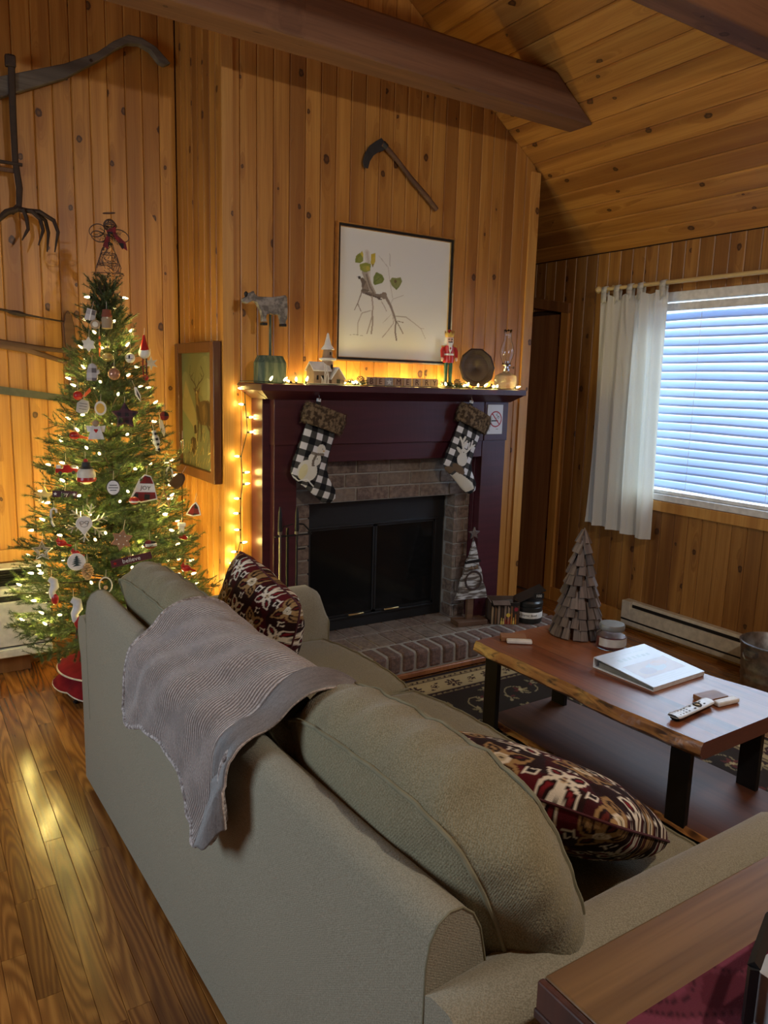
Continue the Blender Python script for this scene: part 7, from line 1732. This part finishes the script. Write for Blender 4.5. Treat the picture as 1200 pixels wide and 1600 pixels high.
def card(p, lab, s=1.0):
    t = orn('cardinal_bird', lab, p, top=.016, hang=.02, s=s); ball(t, 'body', (0, 0, 0), (.020, .014, .015), redm, 14); ball(t, 'head', (-.014, -.004, .012), .009, redm, 10); mb = MB(); mb.lathe([(.006, 0), (0, .012)], 8, c=(-.012, -.003, .018)); obj('crest', mb, redm, t); pr_(t, 'tail', [(.014, .0), (.040, -.010), (.036, -.018), (.012, -.008)], .005, redm); return t
card(OP['cardinal1'], 'small red bird on the left side, right of the cream openwork star'); card(OP['cardinal2'], 'small red bird just above the white disc with a dark tree', .9); card(OP['cardinal3'], 'red bird low on the right side of the tree', 1.1)
t = orn('star_ornament', 'pale openwork star at the lower left edge of the tree', OP['whitestar'], top=.04)
for r_ in (.044, .026): mb = MB(); mb.tube([(x, -.003, z) for x, z in star_poly(r_, .45)], .004, 5, closed=True); obj('star_outline', mb, silverg, t)
t = orn('wooden_disc', 'white wooden disc painted with a dark tree, lower left', OP['treedisc'], top=.034, s=1.1); pr_(t, 'disc', circ(.034, 24), .006, offw)
for z, w in ((.018, .008), (.010, .013), (.002, .017), (-.006, .020), (-.014, .016)): pr_(t, 'painted_bough', [(-w, z - .003), (w, z), (0, z + .008)], .0075, mat('bough_' + str(int(z * 1000) + 50), color=(.02, .04, .045), rough=.8), bev=0)
t = orn('pinecone_ornament', 'golden glittered cone hanging low on the left side', OP['pinecone'], top=.036)
mb = MB()
for r in range(8):
    for j in range(7): a = j * 2 * PI / 7 + r * .45; rad = .020 * math.sin((r + 1) / 9 * PI); mb.sph((math.cos(a) * rad, math.sin(a) * rad, -.034 + r * .009), (.0065, .0065, .004), 6, 4)
obj('cone', mb, tanm, t, kind='stuff')
t = orn('plaid_ball', 'small plaid ball with white lettering band, low right of centre', OP['textball'], top=.022); ball(t, 'ball', (0, 0, 0), (.030, .02, .020), redplaid); pr_(t, 'band', [(-.024, -.005), (.024, -.005), (.024, .006), (-.024, .006)], .043, offw, bev=0)
t = orn('mini_stocking', 'small white and red stocking ornament at the lower right edge', OP['ministock'], roll=.1, top=.04); pr_(t, 'leg', [(-.014, -.02), (.012, -.02), (.014, .026), (-.014, .026)], .014, wfelt, bev=.003); pr_(t, 'foot', [(-.014, -.018), (.014, -.018), (.034, -.034), (.026, -.044), (-.006, -.040)], .014, redm, bev=.003); pr_(t, 'cuff', [(-.018, .018), (.018, .018), (.018, .036), (-.018, .036)], .018, offw, bev=.003)
t = orn('word_sign', 'long dark red sign reading believe just above the sofa cushion', OP['believe'], roll=-.20, top=.016, push=.04); t.rotation_euler[2] = -.22; pr_(t, 'sign', [(-.085, -.016), (.085, -.016), (.085, .016), (-.085, .016)], .008, mat('maroon_sign', color=(.07, .012, .018), rough=.6)); txt(t, 'believe', .027, offw, -.0046, .001); pr_(t, 'star', star_poly(.009, .45, cx=-.068), .0095, redm, bev=0)
t = orn('candy_cane', 'pale curved cane ornament on the left edge of the tree', OP['candycane'], top=.03); mb = MB(); mb.tube([(.012, 0, .014), (.010, 0, .028), (0, 0, .034), (-.010, 0, .026), (-.012, 0, .0), (-.008, 0, -.03), (0, 0, -.045)], .005, 8); obj('cane', mb, wfelt, t)
def bird_leg(p, lab, s, legs):
    t = orn('felt_bird', lab, p, top=.05, s=s); mb = MB(); mb.tube([(-.006, 0, .05), (.012, -.003, .040), (.014, -.004, .015), (.002, -.002, -.005), (.006, 0, -.03), (.014, 0, -.05)], [.012, .017, .018, .014, .014, .006], 12); obj('body', mb, wfelt, t, smooth=1.2)
    ball(t, 'red_wing', (.014, -.006, -.038), (.016, .012, .024), redm, 12)
    if legs:
        for s_ in (-.004, .008): mb = MB(); mb.tube([(.012 + s_, 0, -.055), (.010 + s_ * 1.5, 0, -.10)], .0028, 5); obj('leg', mb, redplaid, t)
    return t
bird_leg(OP['mitt2'], 'white felt stocking shaped ornament with a red toe at the lower left', 1.0, False); bird_leg(OP['snowlegs'], 'white snowman ornament with striped dangling legs beside the sofa arm', 1.15, True)
t = orn('ring_ornament', 'cream hoop ornament partly hidden by the sofa cushion', OP['ring'], top=.03); mb = MB(); mb.tube([(.026 * math.cos(a), 0, .034 * math.sin(a)) for a in np.linspace(0, 2 * PI, 25)[:-1]], .003, 6, closed=True); obj('hoop', mb, cream, t); ball(t, 'bead', (0, 0, -.010), .009, tanm, 10)
